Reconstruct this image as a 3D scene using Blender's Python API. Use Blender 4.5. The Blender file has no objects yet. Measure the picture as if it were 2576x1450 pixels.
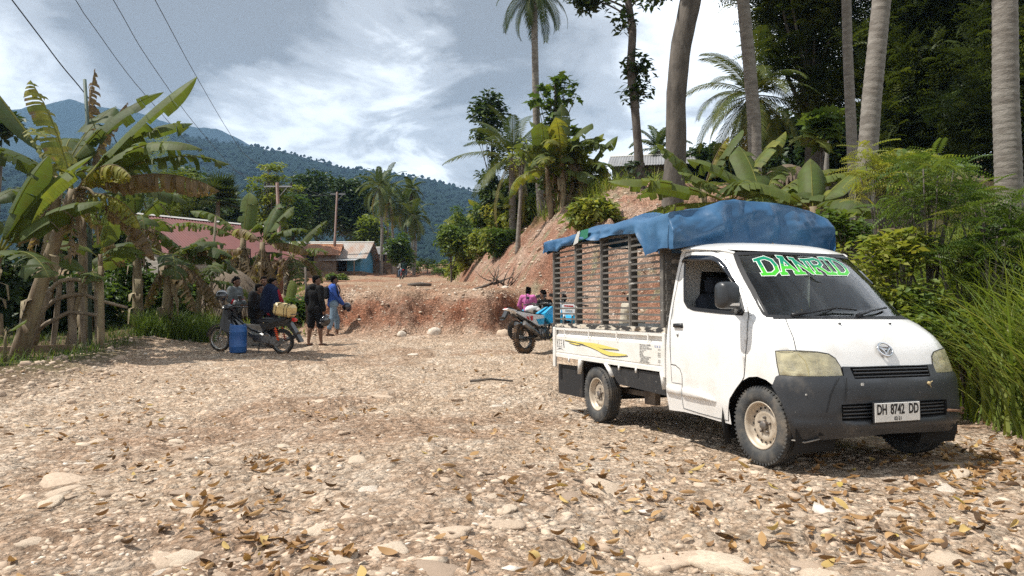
import bpy, bmesh, math, random
import numpy as np
from mathutils import Matrix, Vector, Quaternion, geometry
random.seed(7); RNG = np.random.default_rng(11)
R_ = math.radians
sc = bpy.context.scene
COL = sc.collection
# ------------------------------------------------------------------ camera
CAM_Z = 1.30; PITCH = R_(1.2); F26 = 1813.3          # focal length in 2576-px units
cam_d = bpy.data.cameras.new("camera"); cam = bpy.data.objects.new("camera", cam_d); COL.objects.link(cam)
cam.location = (0, 0, CAM_Z); cam.rotation_euler = (math.pi/2 + PITCH, 0, 0)
cam_d.sensor_width = 36; cam_d.lens = 25.34; cam_d.clip_start = 0.05; cam_d.clip_end = 12000
sc.camera = cam
sc.view_settings.view_transform = 'Standard'; sc.view_settings.look = 'None'
sc.view_settings.exposure = 0.36; sc.view_settings.gamma = 1.0
sc.cycles.use_denoising = False; sc.cycles.use_adaptive_sampling = False
sc.cycles.max_bounces = 6; sc.cycles.diffuse_bounces = 3; sc.cycles.glossy_bounces = 3
sc.cycles.transmission_bounces = 4; sc.cycles.transparent_max_bounces = 12; sc.cycles.volume_bounces = 0
sc.cycles.sample_clamp_indirect = 4.0; sc.cycles.caustics_reflective = False; sc.cycles.caustics_refractive = False
# ------------------------------------------------------------------ sun and sky
SUN_EL = R_(60); SUN_AZ = math.atan2(-0.985, -0.12)     # measured from +Y towards +X
SD = Vector((math.sin(SUN_AZ)*math.cos(SUN_EL), math.cos(SUN_AZ)*math.cos(SUN_EL), math.sin(SUN_EL)))
sl = bpy.data.lights.new("sun", 'SUN'); sl.energy = 5.0; sl.angle = R_(0.5); sl.color = (1.0, 0.95, 0.87)
so = bpy.data.objects.new("sun", sl); COL.objects.link(so)
so.rotation_euler = (-SD).to_track_quat('-Z', 'Y').to_euler(); so.location = (-20, 10, 40)
world = bpy.data.worlds.new("World"); sc.world = world; world.use_nodes = True
def build_world():
    nt = world.node_tree; nt.nodes.clear(); N = nt.nodes.new; L = nt.links.new
    def math_(op, a, b=None, c=None, clamp=False):
        n = N('ShaderNodeMath'); n.operation = op; n.use_clamp = clamp
        for i, v in enumerate((a, b, c)):
            if v is None: continue
            if isinstance(v, (int, float)): n.inputs[i].default_value = v
            else: L(v, n.inputs[i])
        return n.outputs[0]
    out = N('ShaderNodeOutputWorld'); mix = N('ShaderNodeMixShader')
    sky = N('ShaderNodeTexSky'); sky.sky_type = 'NISHITA'; sky.sun_disc = False
    sky.sun_elevation = SUN_EL; sky.sun_rotation = SUN_AZ; sky.air_density = 1.0; sky.dust_density = 1.5
    bg1 = N('ShaderNodeBackground'); bg1.inputs['Strength'].default_value = 0.10; L(sky.outputs[0], bg1.inputs['Color'])
    tc = N('ShaderNodeTexCoord'); sep = N('ShaderNodeSeparateXYZ'); L(tc.outputs['Generated'], sep.inputs[0])
    zz = math_('ADD', math_('MAXIMUM', sep.outputs[2], 0.0), 0.22)
    px = math_('DIVIDE', sep.outputs[0], zz); py = math_('DIVIDE', sep.outputs[1], zz)
    cmb = N('ShaderNodeCombineXYZ'); L(px, cmb.inputs[0]); L(py, cmb.inputs[1]); cmb.inputs[2].default_value = 0.37
    def noise(scale, det, rough, off, dist=0.0):
        mp = N('ShaderNodeMapping'); mp.inputs['Location'].default_value = off; L(cmb.outputs[0], mp.inputs[0])
        n = N('ShaderNodeTexNoise'); n.inputs['Scale'].default_value = scale; n.inputs['Detail'].default_value = det
        n.inputs['Roughness'].default_value = rough; n.inputs['Distortion'].default_value = dist; L(mp.outputs[0], n.inputs['Vector'])
        return n.outputs['Fac']
    big = noise(0.75, 4, 0.5, (3.1, 1.7, 0), 0.4); med = noise(1.7, 8, 0.58, (7.3, 2.2, 0), 0.6); fine = noise(4.5, 6, 0.6, (1.3, 9.2, 0), 0.3)
    # the big dark rain cloud hangs ahead, a little left and high up
    def lobe(d, lo, hi):
        v = Vector(d).normalized(); vm = N('ShaderNodeVectorMath'); vm.operation = 'DOT_PRODUCT'
        L(tc.outputs['Generated'], vm.inputs[0]); vm.inputs[1].default_value = v
        mr = N('ShaderNodeMapRange'); mr.interpolation_type = 'SMOOTHSTEP'; mr.inputs[1].default_value = lo; mr.inputs[2].default_value = hi
        L(math_('ADD', vm.outputs['Value'], math_('MULTIPLY', math_('SUBTRACT', med, 0.5), 0.10)), mr.inputs[0]); return mr.outputs[0]
    dk = lobe((-0.22, 1, 0.41), 0.91, 1.0); dk2 = lobe((-0.42, 1, 0.27), 0.965, 1.0); br = lobe((-0.66, 1, 0.40), 0.955, 1.0); br2 = lobe((-0.25, 1, 0.19), 0.97, 1.0)
    v = math_('ADD', 0.60, math_('MULTIPLY', math_('SUBTRACT', big, 0.5), 0.75))
    v = math_('ADD', v, math_('MULTIPLY', math_('SUBTRACT', med, 0.5), 1.25))
    v = math_('ADD', v, math_('MULTIPLY', math_('SUBTRACT', fine, 0.5), 0.60))
    v = math_('SUBTRACT', v, math_('MULTIPLY', dk, 0.54)); v = math_('SUBTRACT', v, math_('MULTIPLY', dk2, 0.22))
    v = math_('SUBTRACT', v, math_('MULTIPLY', lobe((-0.72, 1, 0.55), 0.93, 1.0), 0.26))
    v = math_('ADD', v, math_('MULTIPLY', br, 0.12)); v = math_('ADD', v, math_('MULTIPLY', br2, 0.34))
    def mr_(x, a, b):
        q = N('ShaderNodeMapRange'); q.interpolation_type = 'SMOOTHSTEP'; q.inputs[1].default_value = a; q.inputs[2].default_value = b; L(x, q.inputs[0]); return q.outputs[0]
    # sky darkened overhead and behind the camera, added to cut the fill light
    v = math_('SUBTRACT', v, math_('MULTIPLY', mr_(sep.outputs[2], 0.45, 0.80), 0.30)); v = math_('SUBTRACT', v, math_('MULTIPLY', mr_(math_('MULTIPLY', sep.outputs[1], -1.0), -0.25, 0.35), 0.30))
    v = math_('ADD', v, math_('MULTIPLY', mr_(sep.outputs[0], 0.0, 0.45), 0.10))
    ramp = N('ShaderNodeValToRGB'); cr = ramp.color_ramp; cr.interpolation = 'EASE'
    cr.elements[0].position = 0.06; cr.elements[0].color = (0.13, 0.135, 0.142, 1)
    cr.elements[1].position = 0.92; cr.elements[1].color = (0.90, 0.92, 0.94, 1)
    for p, c in ((0.28, (0.25, 0.262, 0.278, 1)), (0.5, (0.50, 0.525, 0.55, 1)), (0.70, (0.68, 0.70, 0.73, 1))):
        e = cr.elements.new(p); e.color = c
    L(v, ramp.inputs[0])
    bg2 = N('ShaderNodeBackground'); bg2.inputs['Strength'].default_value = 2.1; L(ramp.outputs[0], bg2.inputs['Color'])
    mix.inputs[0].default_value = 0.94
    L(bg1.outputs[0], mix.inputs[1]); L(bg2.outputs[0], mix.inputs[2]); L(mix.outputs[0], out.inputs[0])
build_world()
# ------------------------------------------------------------------ helpers
def W(u, v, d):
    """world point at forward depth d seen at (u, v) of the 2576-px wide picture"""
    cp, sp = math.cos(PITCH), math.sin(PITCH); a = (u-1288)/F26*d; b = -(v-725)/F26*d
    return Vector((a, d*cp - b*sp, CAM_Z + d*sp + b*cp))
def sstep(a, b, x):
    t = np.clip((np.asarray(x, float)-a)/(b-a), 0, 1); return t*t*(3-2*t)
def tag(o, label=None, cat=None, group=None, kind=None):
    if label: o['label'] = label
    if cat: o['category'] = cat
    if group: o['group'] = group
    if kind: o['kind'] = kind
    return o
def empty(name, loc=(0, 0, 0), rz=0.0, label=None, cat=None, group=None):
    o = bpy.data.objects.new(name, None); COL.objects.link(o); o.location = loc; o.rotation_euler = (0, 0, rz)
    o.empty_display_size = 0.2
    return tag(o, label, cat, group)
def np_mesh(name, V, F, mats, smooth=False, matidx=None, attrs=None):
    """V (n,3); F: array (m,k) or list of arrays of equal-sized faces"""
    me = bpy.data.meshes.new(name); Fs = F if isinstance(F, list) else [F]
    Fs = [np.asarray(f, np.int32) for f in Fs if len(f)]
    V = np.asarray(V, np.float32); me.vertices.add(len(V)); me.vertices.foreach_set("co", V.ravel())
    li = np.concatenate([f.ravel() for f in Fs]); me.loops.add(len(li)); me.loops.foreach_set("vertex_index", li)
    tot = np.concatenate([np.full(len(f), f.shape[1], np.int32) for f in Fs]); st = np.concatenate([[0], np.cumsum(tot)[:-1]]).astype(np.int32)
    me.polygons.add(len(tot)); me.polygons.foreach_set("loop_start", st); me.polygons.foreach_set("loop_total", tot)
    if smooth: me.polygons.foreach_set("use_smooth", np.ones(len(tot), bool))
    for m in (mats if isinstance(mats, (list, tuple)) else [mats]): me.materials.append(m)
    if matidx is not None: me.polygons.foreach_set("material_index", np.asarray(matidx, np.int32))
    for k, a in (attrs or {}).items():
        a = np.asarray(a, np.float32)
        if a.ndim == 1:
            at = me.attributes.new(k, 'FLOAT', 'POINT'); at.data.foreach_set("value", a)
        else:
            if a.shape[1] == 3: a = np.hstack([a, np.ones((len(a), 1), np.float32)])
            at = me.attributes.new(k, 'FLOAT_COLOR', 'POINT'); at.data.foreach_set("color", a.ravel())
    me.update(calc_edges=True); me.validate(); return me
def link(name, me, parent=None, loc=None):
    o = bpy.data.objects.new(name, me); COL.objects.link(o)
    if parent is not None: o.parent = parent
    if loc is not None: o.location = loc
    return o
class MB:
    """collects shapes into one mesh"""
    def __init__(s): s.v = []; s.f = []; s.m = []; s.sm = []; s.t = []
    def add(s, V, F, m=0, smooth=False, t=0.0):
        o = len(s.v); s.v.extend([tuple(map(float, p)) for p in V]); s.t.extend([t]*len(V))
        for f in F: s.f.append([i+o for i in f]); s.m.append(m); s.sm.append(smooth)
        return s
    def box(s, c, d, m=0, rot=None, taper=1.0, bev=0.0):
        """box centre c, dims d; rot = Euler tuple or Matrix; taper scales the top; bev chamfers the edges"""
        x, y, z = (q/2 for q in d); M = rot if isinstance(rot, Matrix) else (Matrix.Identity(3) if rot is None else Matrix.Rotation(rot[2], 3, 'Z') @ Matrix.Rotation(rot[1], 3, 'Y') @ Matrix.Rotation(rot[0], 3, 'X'))
        c = Vector(c)
        if bev <= 0:
            V = [(-x,-y,-z),(x,-y,-z),(x,y,-z),(-x,y,-z),(-x*taper,-y*taper,z),(x*taper,-y*taper,z),(x*taper,y*taper,z),(-x*taper,y*taper,z)]
            F = [(0,3,2,1),(4,5,6,7),(0,1,5,4),(1,2,6,5),(2,3,7,6),(3,0,4,7)]
        else:
            b = min(bev, x*.9, y*.9, z*.9); V = []; idx = {}
            for sx in (-1,1):
                for sy in (-1,1):
                    for sz in (-1,1):
                        for a in range(3):
                            idx[(sx,sy,sz,a)] = len(V)
                            k = taper if sz > 0 else 1.0
                            V.append((sx*(x-(b if a!=0 else 0))*k, sy*(y-(b if a!=1 else 0))*k, sz*(z-(b if a!=2 else 0))))
            F = []
            for sg in (-1,1):
                F.append([idx[(sg,a,b_,0)] for a,b_ in ((-1,-1),(1,-1),(1,1),(-1,1))]); F.append([idx[(a,sg,b_,1)] for a,b_ in ((-1,-1),(1,-1),(1,1),(-1,1))]); F.append([idx[(a,b_,sg,2)] for a,b_ in ((-1,-1),(1,-1),(1,1),(-1,1))])
            for a in (-1,1):
                for b_ in (-1,1):
                    F.append([idx[(a,b_,-1,0)],idx[(a,b_,1,0)],idx[(a,b_,1,1)],idx[(a,b_,-1,1)]]); F.append([idx[(a,-1,b_,0)],idx[(a,1,b_,0)],idx[(a,1,b_,2)],idx[(a,-1,b_,2)]]); F.append([idx[(-1,a,b_,1)],idx[(1,a,b_,1)],idx[(1,a,b_,2)],idx[(-1,a,b_,2)]])
            for sx in (-1,1):
                for sy in (-1,1):
                    for sz in (-1,1): F.append([idx[(sx,sy,sz,a)] for a in range(3)])
        return s.add([c + M @ Vector(p) for p in V], F, m)
    def tube(s, pts, r, n=8, m=0, cap=True, t=0.0, flat=None):
        """tube through pts; r scalar or list; flat squeezes the section along its second axis"""
        P = [Vector(p) for p in pts]; k = len(P); r = [r]*k if not hasattr(r, '__len__') else list(r); V = []; F = []; up = None
        for i in range(k):
            d = (P[min(i+1, k-1)]-P[max(i-1, 0)])
            d = d.normalized() if d.length > 1e-9 else Vector((0, 0, 1))
            if up is None: up = Vector((0, 0, 1)) if abs(d.z) < .9 else Vector((1, 0, 0))
            a = d.cross(up).normalized(); b = a.cross(d).normalized(); up = b
            for j in range(n):
                th = 2*math.pi*j/n; V.append(P[i] + (a*math.cos(th) + b*math.sin(th)*(flat or 1.0))*r[i])
        for i in range(k-1):
            for j in range(n):
                j2 = (j+1) % n; F.append((i*n+j, i*n+j2, (i+1)*n+j2, (i+1)*n+j))
        s.add(V, F, m, True, t)
        if cap:
            o = len(s.v)-len(V); s.f.append([o+j for j in range(n)][::-1]); s.m.append(m); s.sm.append(False)
            s.f.append([o+(k-1)*n+j for j in range(n)]); s.m.append(m); s.sm.append(False)
        return s
    def lathe(s, prof, c=(0, 0, 0), axis='z', n=24, m=0, smooth=True, close=False):
        """prof = [(radius, height)...] about an axis"""
        c = Vector(c); V = []; F = []; k = len(prof)
        for (r, h) in prof:
            for j in range(n):
                th = 2*math.pi*j/n; a, b = r*math.cos(th), r*math.sin(th)
                V.append(c + Vector({'z': (a, b, h), 'y': (a, h, b), 'x': (h, a, b)}[axis]))
        kk = k if close else k-1
        for i in range(kk):
            for j in range(n):
                j2 = (j+1) % n; i2 = (i+1) % k; F.append((i*n+j, i*n+j2, i2*n+j2, i2*n+j))
        return s.add(V, F, m, smooth)
    def ell(s, c, r, n=12, m=0, rot=None):
        c = Vector(c); r = (r, r, r) if not hasattr(r, '__len__') else r; k = n//2; V = []; F = []
        M = rot if isinstance(rot, Matrix) else Matrix.Identity(3)
        for i in range(k+1):
            ph = math.pi*i/k
            for j in range(n):
                th = 2*math.pi*j/n; V.append(c + M @ Vector((r[0]*math.sin(ph)*math.cos(th), r[1]*math.sin(ph)*math.sin(th), -r[2]*math.cos(ph))))
        for i in range(k):
            for j in range(n): F.append((i*n+j, i*n+(j+1) % n, (i+1)*n+(j+1) % n, (i+1)*n+j))
        return s.add(V, F, m, True)
    def prism(s, poly, h0, h1, fn, m=0):
        """polygon (a,b) swept from h0 to h1; fn(a,b,h) -> xyz"""
        n = len(poly); V = [fn(a, b, h0) for a, b in poly] + [fn(a, b, h1) for a, b in poly]
        F = [list(range(n))[::-1], list(range(n, 2*n))] + [(i, (i+1) % n, n+(i+1) % n, n+i) for i in range(n)]
        return s.add(V, F, m)
    def build(s, name, mats, parent=None, loc=None, label=None):
        me = bpy.data.meshes.new(name); me.from_pydata(s.v, [], s.f)
        for mm in (mats if isinstance(mats, (list, tuple)) else [mats]): me.materials.append(mm)
        me.polygons.foreach_set("material_index", s.m); me.polygons.foreach_set("use_smooth", s.sm)
        at = me.attributes.new("tint", 'FLOAT', 'POINT'); at.data.foreach_set("value", s.t)
        bm = bmesh.new(); bm.from_mesh(me); bmesh.ops.recalc_face_normals(bm, faces=bm.faces); bm.to_mesh(me); bm.free()
        o = link(name, me, parent, loc)
        if label: o['label'] = label
        return o
# ------------------------------------------------------------------ materials
MATS = {}
def mat(name, col, rough=0.6, metal=0.0, col2=None, scale=8.0, detail=4.0, bump=0.0, bscale=None, spec=0.5, coat=0.0, contrast=(0.35, 0.65), trans=0.0, tint=None, chip=None, coord='Object', stretch=None, emit=None, dirt=None):
    """procedural principled material: two colours mixed by noise, optional bump, chips/dirt patches, leaf translucency and a per-vertex tint"""
    if name in MATS: return MATS[name]
    m = bpy.data.materials.new(name); m.use_nodes = True; nt = m.node_tree; nt.nodes.clear(); N = nt.nodes.new; L = nt.links.new
    out = N('ShaderNodeOutputMaterial'); p = N('ShaderNodeBsdfPrincipled')
    p.inputs['Roughness'].default_value = rough; p.inputs['Metallic'].default_value = metal
    p.inputs['Specular IOR Level'].default_value = spec; p.inputs['Coat Weight'].default_value = coat; p.inputs['Coat Roughness'].default_value = 0.08
    tc = N('ShaderNodeTexCoord'); mp = N('ShaderNodeMapping'); L(tc.outputs[coord], mp.inputs[0])
    if stretch: mp.inputs['Scale'].default_value = stretch
    def noise(s, d=4.0, r=0.55):
        n = N('ShaderNodeTexNoise'); n.inputs['Scale'].default_value = s; n.inputs['Detail'].default_value = d; n.inputs['Roughness'].default_value = r
        L(mp.outputs[0], n.inputs['Vector']); return n.outputs['Fac']
    def mrange(v, a, b):
        r = N('ShaderNodeMapRange'); r.inputs[1].default_value = a; r.inputs[2].default_value = b; L(v, r.inputs[0]); return r.outputs[0]
    def mix(f, a, b, bt='MIX'):
        x = N('ShaderNodeMix'); x.data_type = 'RGBA'; x.blend_type = bt
        for s_, v in (((0), f), ((6), a), ((7), b)):
            if isinstance(v, (int, float)): x.inputs[s_].default_value = v
            elif isinstance(v, tuple): x.inputs[s_].default_value = (*v[:3], 1)
            else: L(v, x.inputs[s_])
        return x.outputs[2]
    c = tuple(col)
    cur = c
    if col2 is not None: cur = mix(mrange(noise(scale, detail), *contrast), c, tuple(col2))
    if tint is not None:                       # list of colours along the per-vertex value
        at = N('ShaderNodeAttribute'); at.attribute_name = 'tint'; rp = N('ShaderNodeValToRGB')
        el = rp.color_ramp.elements
        for i, (pp, cc) in enumerate(tint):
            e = el[i] if i < 2 else el.new(pp)
            e.position = pp; e.color = (*cc, 1)
        L(at.outputs['Fac'], rp.inputs[0])
        cur = rp.outputs[0] if col2 is None else mix(mrange(noise(scale, detail), 0.3, 0.7), rp.outputs[0], mix(0.55, rp.outputs[0], tuple(col2)))
    if chip is not None:                       # (colour, scale, threshold)
        cc, cs, th = chip; cur = mix(mrange(noise(cs, 6, 0.65), th, th+0.03), cur, tuple(cc))
    if dirt is not None:
        cc, cs, th, amt = dirt; f = mrange(noise(cs, 6, 0.7), th, th+0.25); k = N('ShaderNodeMath'); k.operation = 'MULTIPLY'; k.inputs[1].default_value = amt; L(f, k.inputs[0]); cur = mix(k.outputs[0], cur, tuple(cc))
    if isinstance(cur, tuple): p.inputs['Base Color'].default_value = (*cur, 1)
    else: L(cur, p.inputs['Base Color'])
    if bump > 0:
        b = N('ShaderNodeBump'); b.inputs['Strength'].default_value = 1.0; b.inputs['Distance'].default_value = bump
        L(noise(bscale or scale*3, 6, 0.6), b.inputs['Height']); L(b.outputs[0], p.inputs['Normal'])
    if emit: p.inputs['Emission Color'].default_value = (*emit[:3], 1); p.inputs['Emission Strength'].default_value = emit[3]
    if trans > 0:
        tr = N('ShaderNodeBsdfTranslucent'); tm = mix(0.5, (1, 1, 1), (1.0, 0.95, 0.35)); mm = mix(1.0, cur, (1.15, 1.1, 0.5), 'MULTIPLY'); L(mm, tr.inputs['Color'])
        ms = N('ShaderNodeMixShader'); ms.inputs[0].default_value = trans; L(p.outputs[0], ms.inputs[1]); L(tr.outputs[0], ms.inputs[2]); L(ms.outputs[0], out.inputs[0])
    else: L(p.outputs[0], out.inputs[0])
    MATS[name] = m; return m
def glass_mat(name, tint=(0.82, 0.88, 0.86), refl=1.0, rough=0.01, dust=0.03, dcol=(0.55, 0.5, 0.42)):
    if name in MATS: return MATS[name]
    m = bpy.data.materials.new(name); m.use_nodes = True; nt = m.node_tree; nt.nodes.clear(); N = nt.nodes.new; L = nt.links.new
    out = N('ShaderNodeOutputMaterial'); t = N('ShaderNodeBsdfTransparent'); t.inputs[0].default_value = (*tint, 1)
    g = N('ShaderNodeBsdfGlossy'); g.inputs['Roughness'].default_value = rough; fr = N('ShaderNodeFresnel'); fr.inputs[0].default_value = 1.52
    k = N('ShaderNodeMath'); k.operation = 'MULTIPLY_ADD'; k.inputs[1].default_value = 1.6*refl; k.inputs[2].default_value = 0.02; L(fr.outputs[0], k.inputs[0])
    ms = N('ShaderNodeMixShader'); L(k.outputs[0], ms.inputs[0]); L(t.outputs[0], ms.inputs[1]); L(g.outputs[0], ms.inputs[2])
    d = N('ShaderNodeBsdfDiffuse'); d.inputs[0].default_value = (*dcol, 1); m2 = N('ShaderNodeMixShader')
    n = N('ShaderNodeTexNoise'); n.inputs['Scale'].default_value = 3; n.inputs['Detail'].default_value = 5; k2 = N('ShaderNodeMath'); k2.operation = 'MULTIPLY'; k2.inputs[1].default_value = dust*2; L(n.outputs['Fac'], k2.inputs[0])
    L(k2.outputs[0], m2.inputs[0]); L(ms.outputs[0], m2.inputs[1]); L(d.outputs[0], m2.inputs[2]); L(m2.outputs[0], out.inputs[0])
    MATS[name] = m; return m
def rotmats(yaw, pitch=0, roll=0):
    """(n,3,3) Rz(yaw) @ Ry(pitch) @ Rx(roll)"""
    yaw, pitch, roll = np.broadcast_arrays(np.asarray(yaw, float), pitch, roll); cy, sy, cp, sp, cr, sr = np.cos(yaw), np.sin(yaw), np.cos(pitch), np.sin(pitch), np.cos(roll), np.sin(roll)
    return np.stack([np.stack([cy*cp, cy*sp*sr-sy*cr, cy*sp*cr+sy*sr], -1), np.stack([sy*cp, sy*sp*sr+cy*cr, sy*sp*cr-cy*sr], -1), np.stack([-sp, cp*sr, cp*cr], -1)], -2)
def scatter(TV, TF, P, M, S, tint=None):
    """bake copies of a template (TV, TF) at P with rotations M and scales S; TF list of arrays"""
    TV = np.asarray(TV, float); n = len(P); k = len(TV); S = np.asarray(S, float); S = S[:, None] if S.ndim == 1 else S
    V = np.einsum('nij,nkj->nki', M, TV[None]*S[:, None, :]) + np.asarray(P)[:, None, :]
    Fs = [(np.asarray(f)[None] + (np.arange(n)*k)[:, None, None]).reshape(-1, np.asarray(f).shape[1]) for f in (TF if isinstance(TF, list) else [TF])]
    t = None if tint is None else np.repeat(np.asarray(tint, float), k)
    return V.reshape(-1, 3), Fs, t
def merge(parts):
    """join (V, [F3/F4...], tint) tuples"""
    V = []; F = {}; T = []; o = 0
    for v, fs, t in parts:
        V.append(v); T.append(t if t is not None else np.zeros(len(v)))
        for f in fs: F.setdefault(f.shape[1], []).append(f+o)
        o += len(v)
    return np.concatenate(V), [np.concatenate(f) for f in F.values()], np.concatenate(T)
# ------------------------------------------------------------------ terrain
HB = np.array([  # foot of the cut hillside: x, y, rise, width of the rise, slope of the top
 (-6.8,90,.4,3,.03),(-6.2,68,3.2,5,.22),(-4.0,50,4.6,4.4,.28),(-1.4,35,4.5,5.2,.04),(.3,25.5,3.7,4.8,.04),(1.6,21,2.7,4.6,.03),(4.1,18.3,1.8,4.4,.03),
 (6.0,13.5,1.8,4.2,.07),(5.4,9,1.5,3.8,.08),(4.75,6.9,1.3,3.4,.09),(4.9,3,1.0,3,.10),(6,-6,.8,3,.08)])
def hill_dist(x, y):
    best = np.full(x.shape, 1e9); H = np.zeros(x.shape); Lw = np.ones(x.shape); G = np.zeros(x.shape); sg = np.ones(x.shape)
    for a, b in zip(HB[:-1], HB[1:]):
        d = b[:2]-a[:2]; t = np.clip(((x-a[0])*d[0]+(y-a[1])*d[1])/(d@d), 0, 1)
        dx, dy = x-(a[0]+t*d[0]), y-(a[1]+t*d[1]); q = np.hypot(dx, dy); m = q < best
        side = np.sign(d[0]*dy-d[1]*dx)
        best = np.where(m, q, best); sg = np.where(m, side, sg)
        H = np.where(m, a[2]+t*(b[2]-a[2]), H); Lw = np.where(m, a[3]+t*(b[3]-a[3]), Lw); G = np.where(m, a[4]+t*(b[4]-a[4]), G)
    return best*sg, H, Lw, G
_VN = {}
def vnoise(x, y, s, seed):
    """smooth value noise"""
    if seed not in _VN: _VN[seed] = np.random.default_rng(seed).random((256, 256))
    r = _VN[seed]; x = np.asarray(x)*s+100.3; y = np.asarray(y)*s+57.7
    xi, yi = np.floor(x).astype(int), np.floor(y).astype(int); fx, fy = x-xi, y-yi; fx = fx*fx*(3-2*fx); fy = fy*fy*(3-2*fy)
    g = lambda a, b: r[a % 256, b % 256]
    return (g(xi, yi)*(1-fx)+g(xi+1, yi)*fx)*(1-fy)+(g(xi, yi+1)*(1-fx)+g(xi+1, yi+1)*fx)*fy-0.5
def fbm(x, y, s, seed, o=4, g=0.5):
    t = 0; a = 1
    for i in range(o): t = t+a*vnoise(x, y, s*2**i, seed+i); a *= g
    return t
BANK_Y = lambda x: 20.2 + 0.35*np.sin(x*0.9+1) + 0.40*np.sin(x*2.3) + 0.22*np.sin(x*5.1+2) + 2.0*sstep(-.4, 1.2, x)
def ground_parts(x, y):
    x = np.asarray(x, float); y = np.asarray(y, float)
    pad = np.interp(y, [-10, 3, 8, 16, 21, 24], [0.05, 0.03, 0.0, 0.17, 0.43, 0.55])
    ter = np.interp(y, [20, 23, 40, 60, 80, 100, 112, 190, 400, 4000], [1.60, 1.70, 2.3, 3.2, 4.9, 6.75, 6.8, -4, -10, -10])
    by = BANK_Y(x); k = np.clip((y-by)/(2.1+.7*np.sin(x*1.7+.5)), 0, 1); k = 0.65*k + 0.35*k*k*(3-2*k)
    cen = pad + (np.maximum(ter-pad, 0))*k*(y < 40) + (y >= 40)*(ter-pad)
    left = np.interp(y, [-10, 3, 8, 16, 21, 38, 60, 70, 80, 100, 112, 190, 400, 4000], [0.05, 0.03, 0.0, 0.17, 0.40, 1.80, 3.9, 4.9, 5.5, 6.6, 6.6, -4, -10, -10])
    wl = sstep(-7.6, -5.9, x + 0.30*(y-21)*(y > 21))
    z = left + (cen-left)*wl
    s, H, Lw, G = hill_dist(x, y); far = 1-sstep(75, 120, y)
    e = np.clip(s/Lw, 0, 1); e = 1-(1-e)**1.7
    hz = (H*e + np.where(s > 0, 5.0*np.tanh(G*np.maximum(s-0.6*Lw, 0)/5.0), 0))*far
    z = z + np.where(s > 0, hz, 0)
    # muddy raised verge on the left of the pad
    lx = -6.9-0.24*(y-12); vg = np.exp(-((x-(lx-1.0))/0.8)**2)*sstep(7, 10, y)*(1-sstep(19, 22, y)); z = z+0.16*vg
    bank = np.exp(-((k-0.5)/0.36)**2)*wl*(y < 40)
    return z, s, e, wl, bank, lx
def ground_z(x, y, rough=True):
    x = np.atleast_1d(np.asarray(x, float)); y = np.atleast_1d(np.asarray(y, float))
    z, s, e, wl, bank, lx = ground_parts(x, y)
    if rough:
        cut = np.where((s > 0) & (s < 6), np.sin(np.clip(s/6, 0, 1)*math.pi), 0)*sstep(12, 17, y)
        z = z + 0.07*fbm(x, y, 0.35, 3)+0.035*fbm(x, y, 1.3, 5, 3)
        z = z + cut*(0.65*fbm(x, y, 0.5, 21, 4)+0.45*np.abs(fbm(x*1.3, y*0.5, 1.6, 31, 4))+.12*np.abs(fbm(x*2.6, y*.9, 3.1, 33, 3))) + bank*(0.62*fbm(x, y, 0.9, 41, 5, 0.62)+.22*np.abs(fbm(x*1.6, y*.6, 2.2, 44, 3))) 
        z = z + (wl*sstep(23, 26, y)*(1-sstep(70, 90, y)))*0.25*fbm(x, y, 0.3, 51, 4)
    # the pad lies level with the truck's wheels where it stands
    dx, dy = x-2.599, y-5.687; lx_ = .352*dx-.936*dy; ly_ = .936*dx+.352*dy; q = np.hypot(np.maximum(np.abs(lx_+1.33)-1.5, 0), np.maximum(np.abs(ly_)-.75, 0)); m = 1-sstep(0, 2.4, q)
    pl = .080+.00158*dx-.0314*dy-.014; z = z+(pl+.25*(z-ground_parts(x, y)[0])-z)*m
    return z
def gz(x, y): return float(ground_z(x, y)[0])
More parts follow.
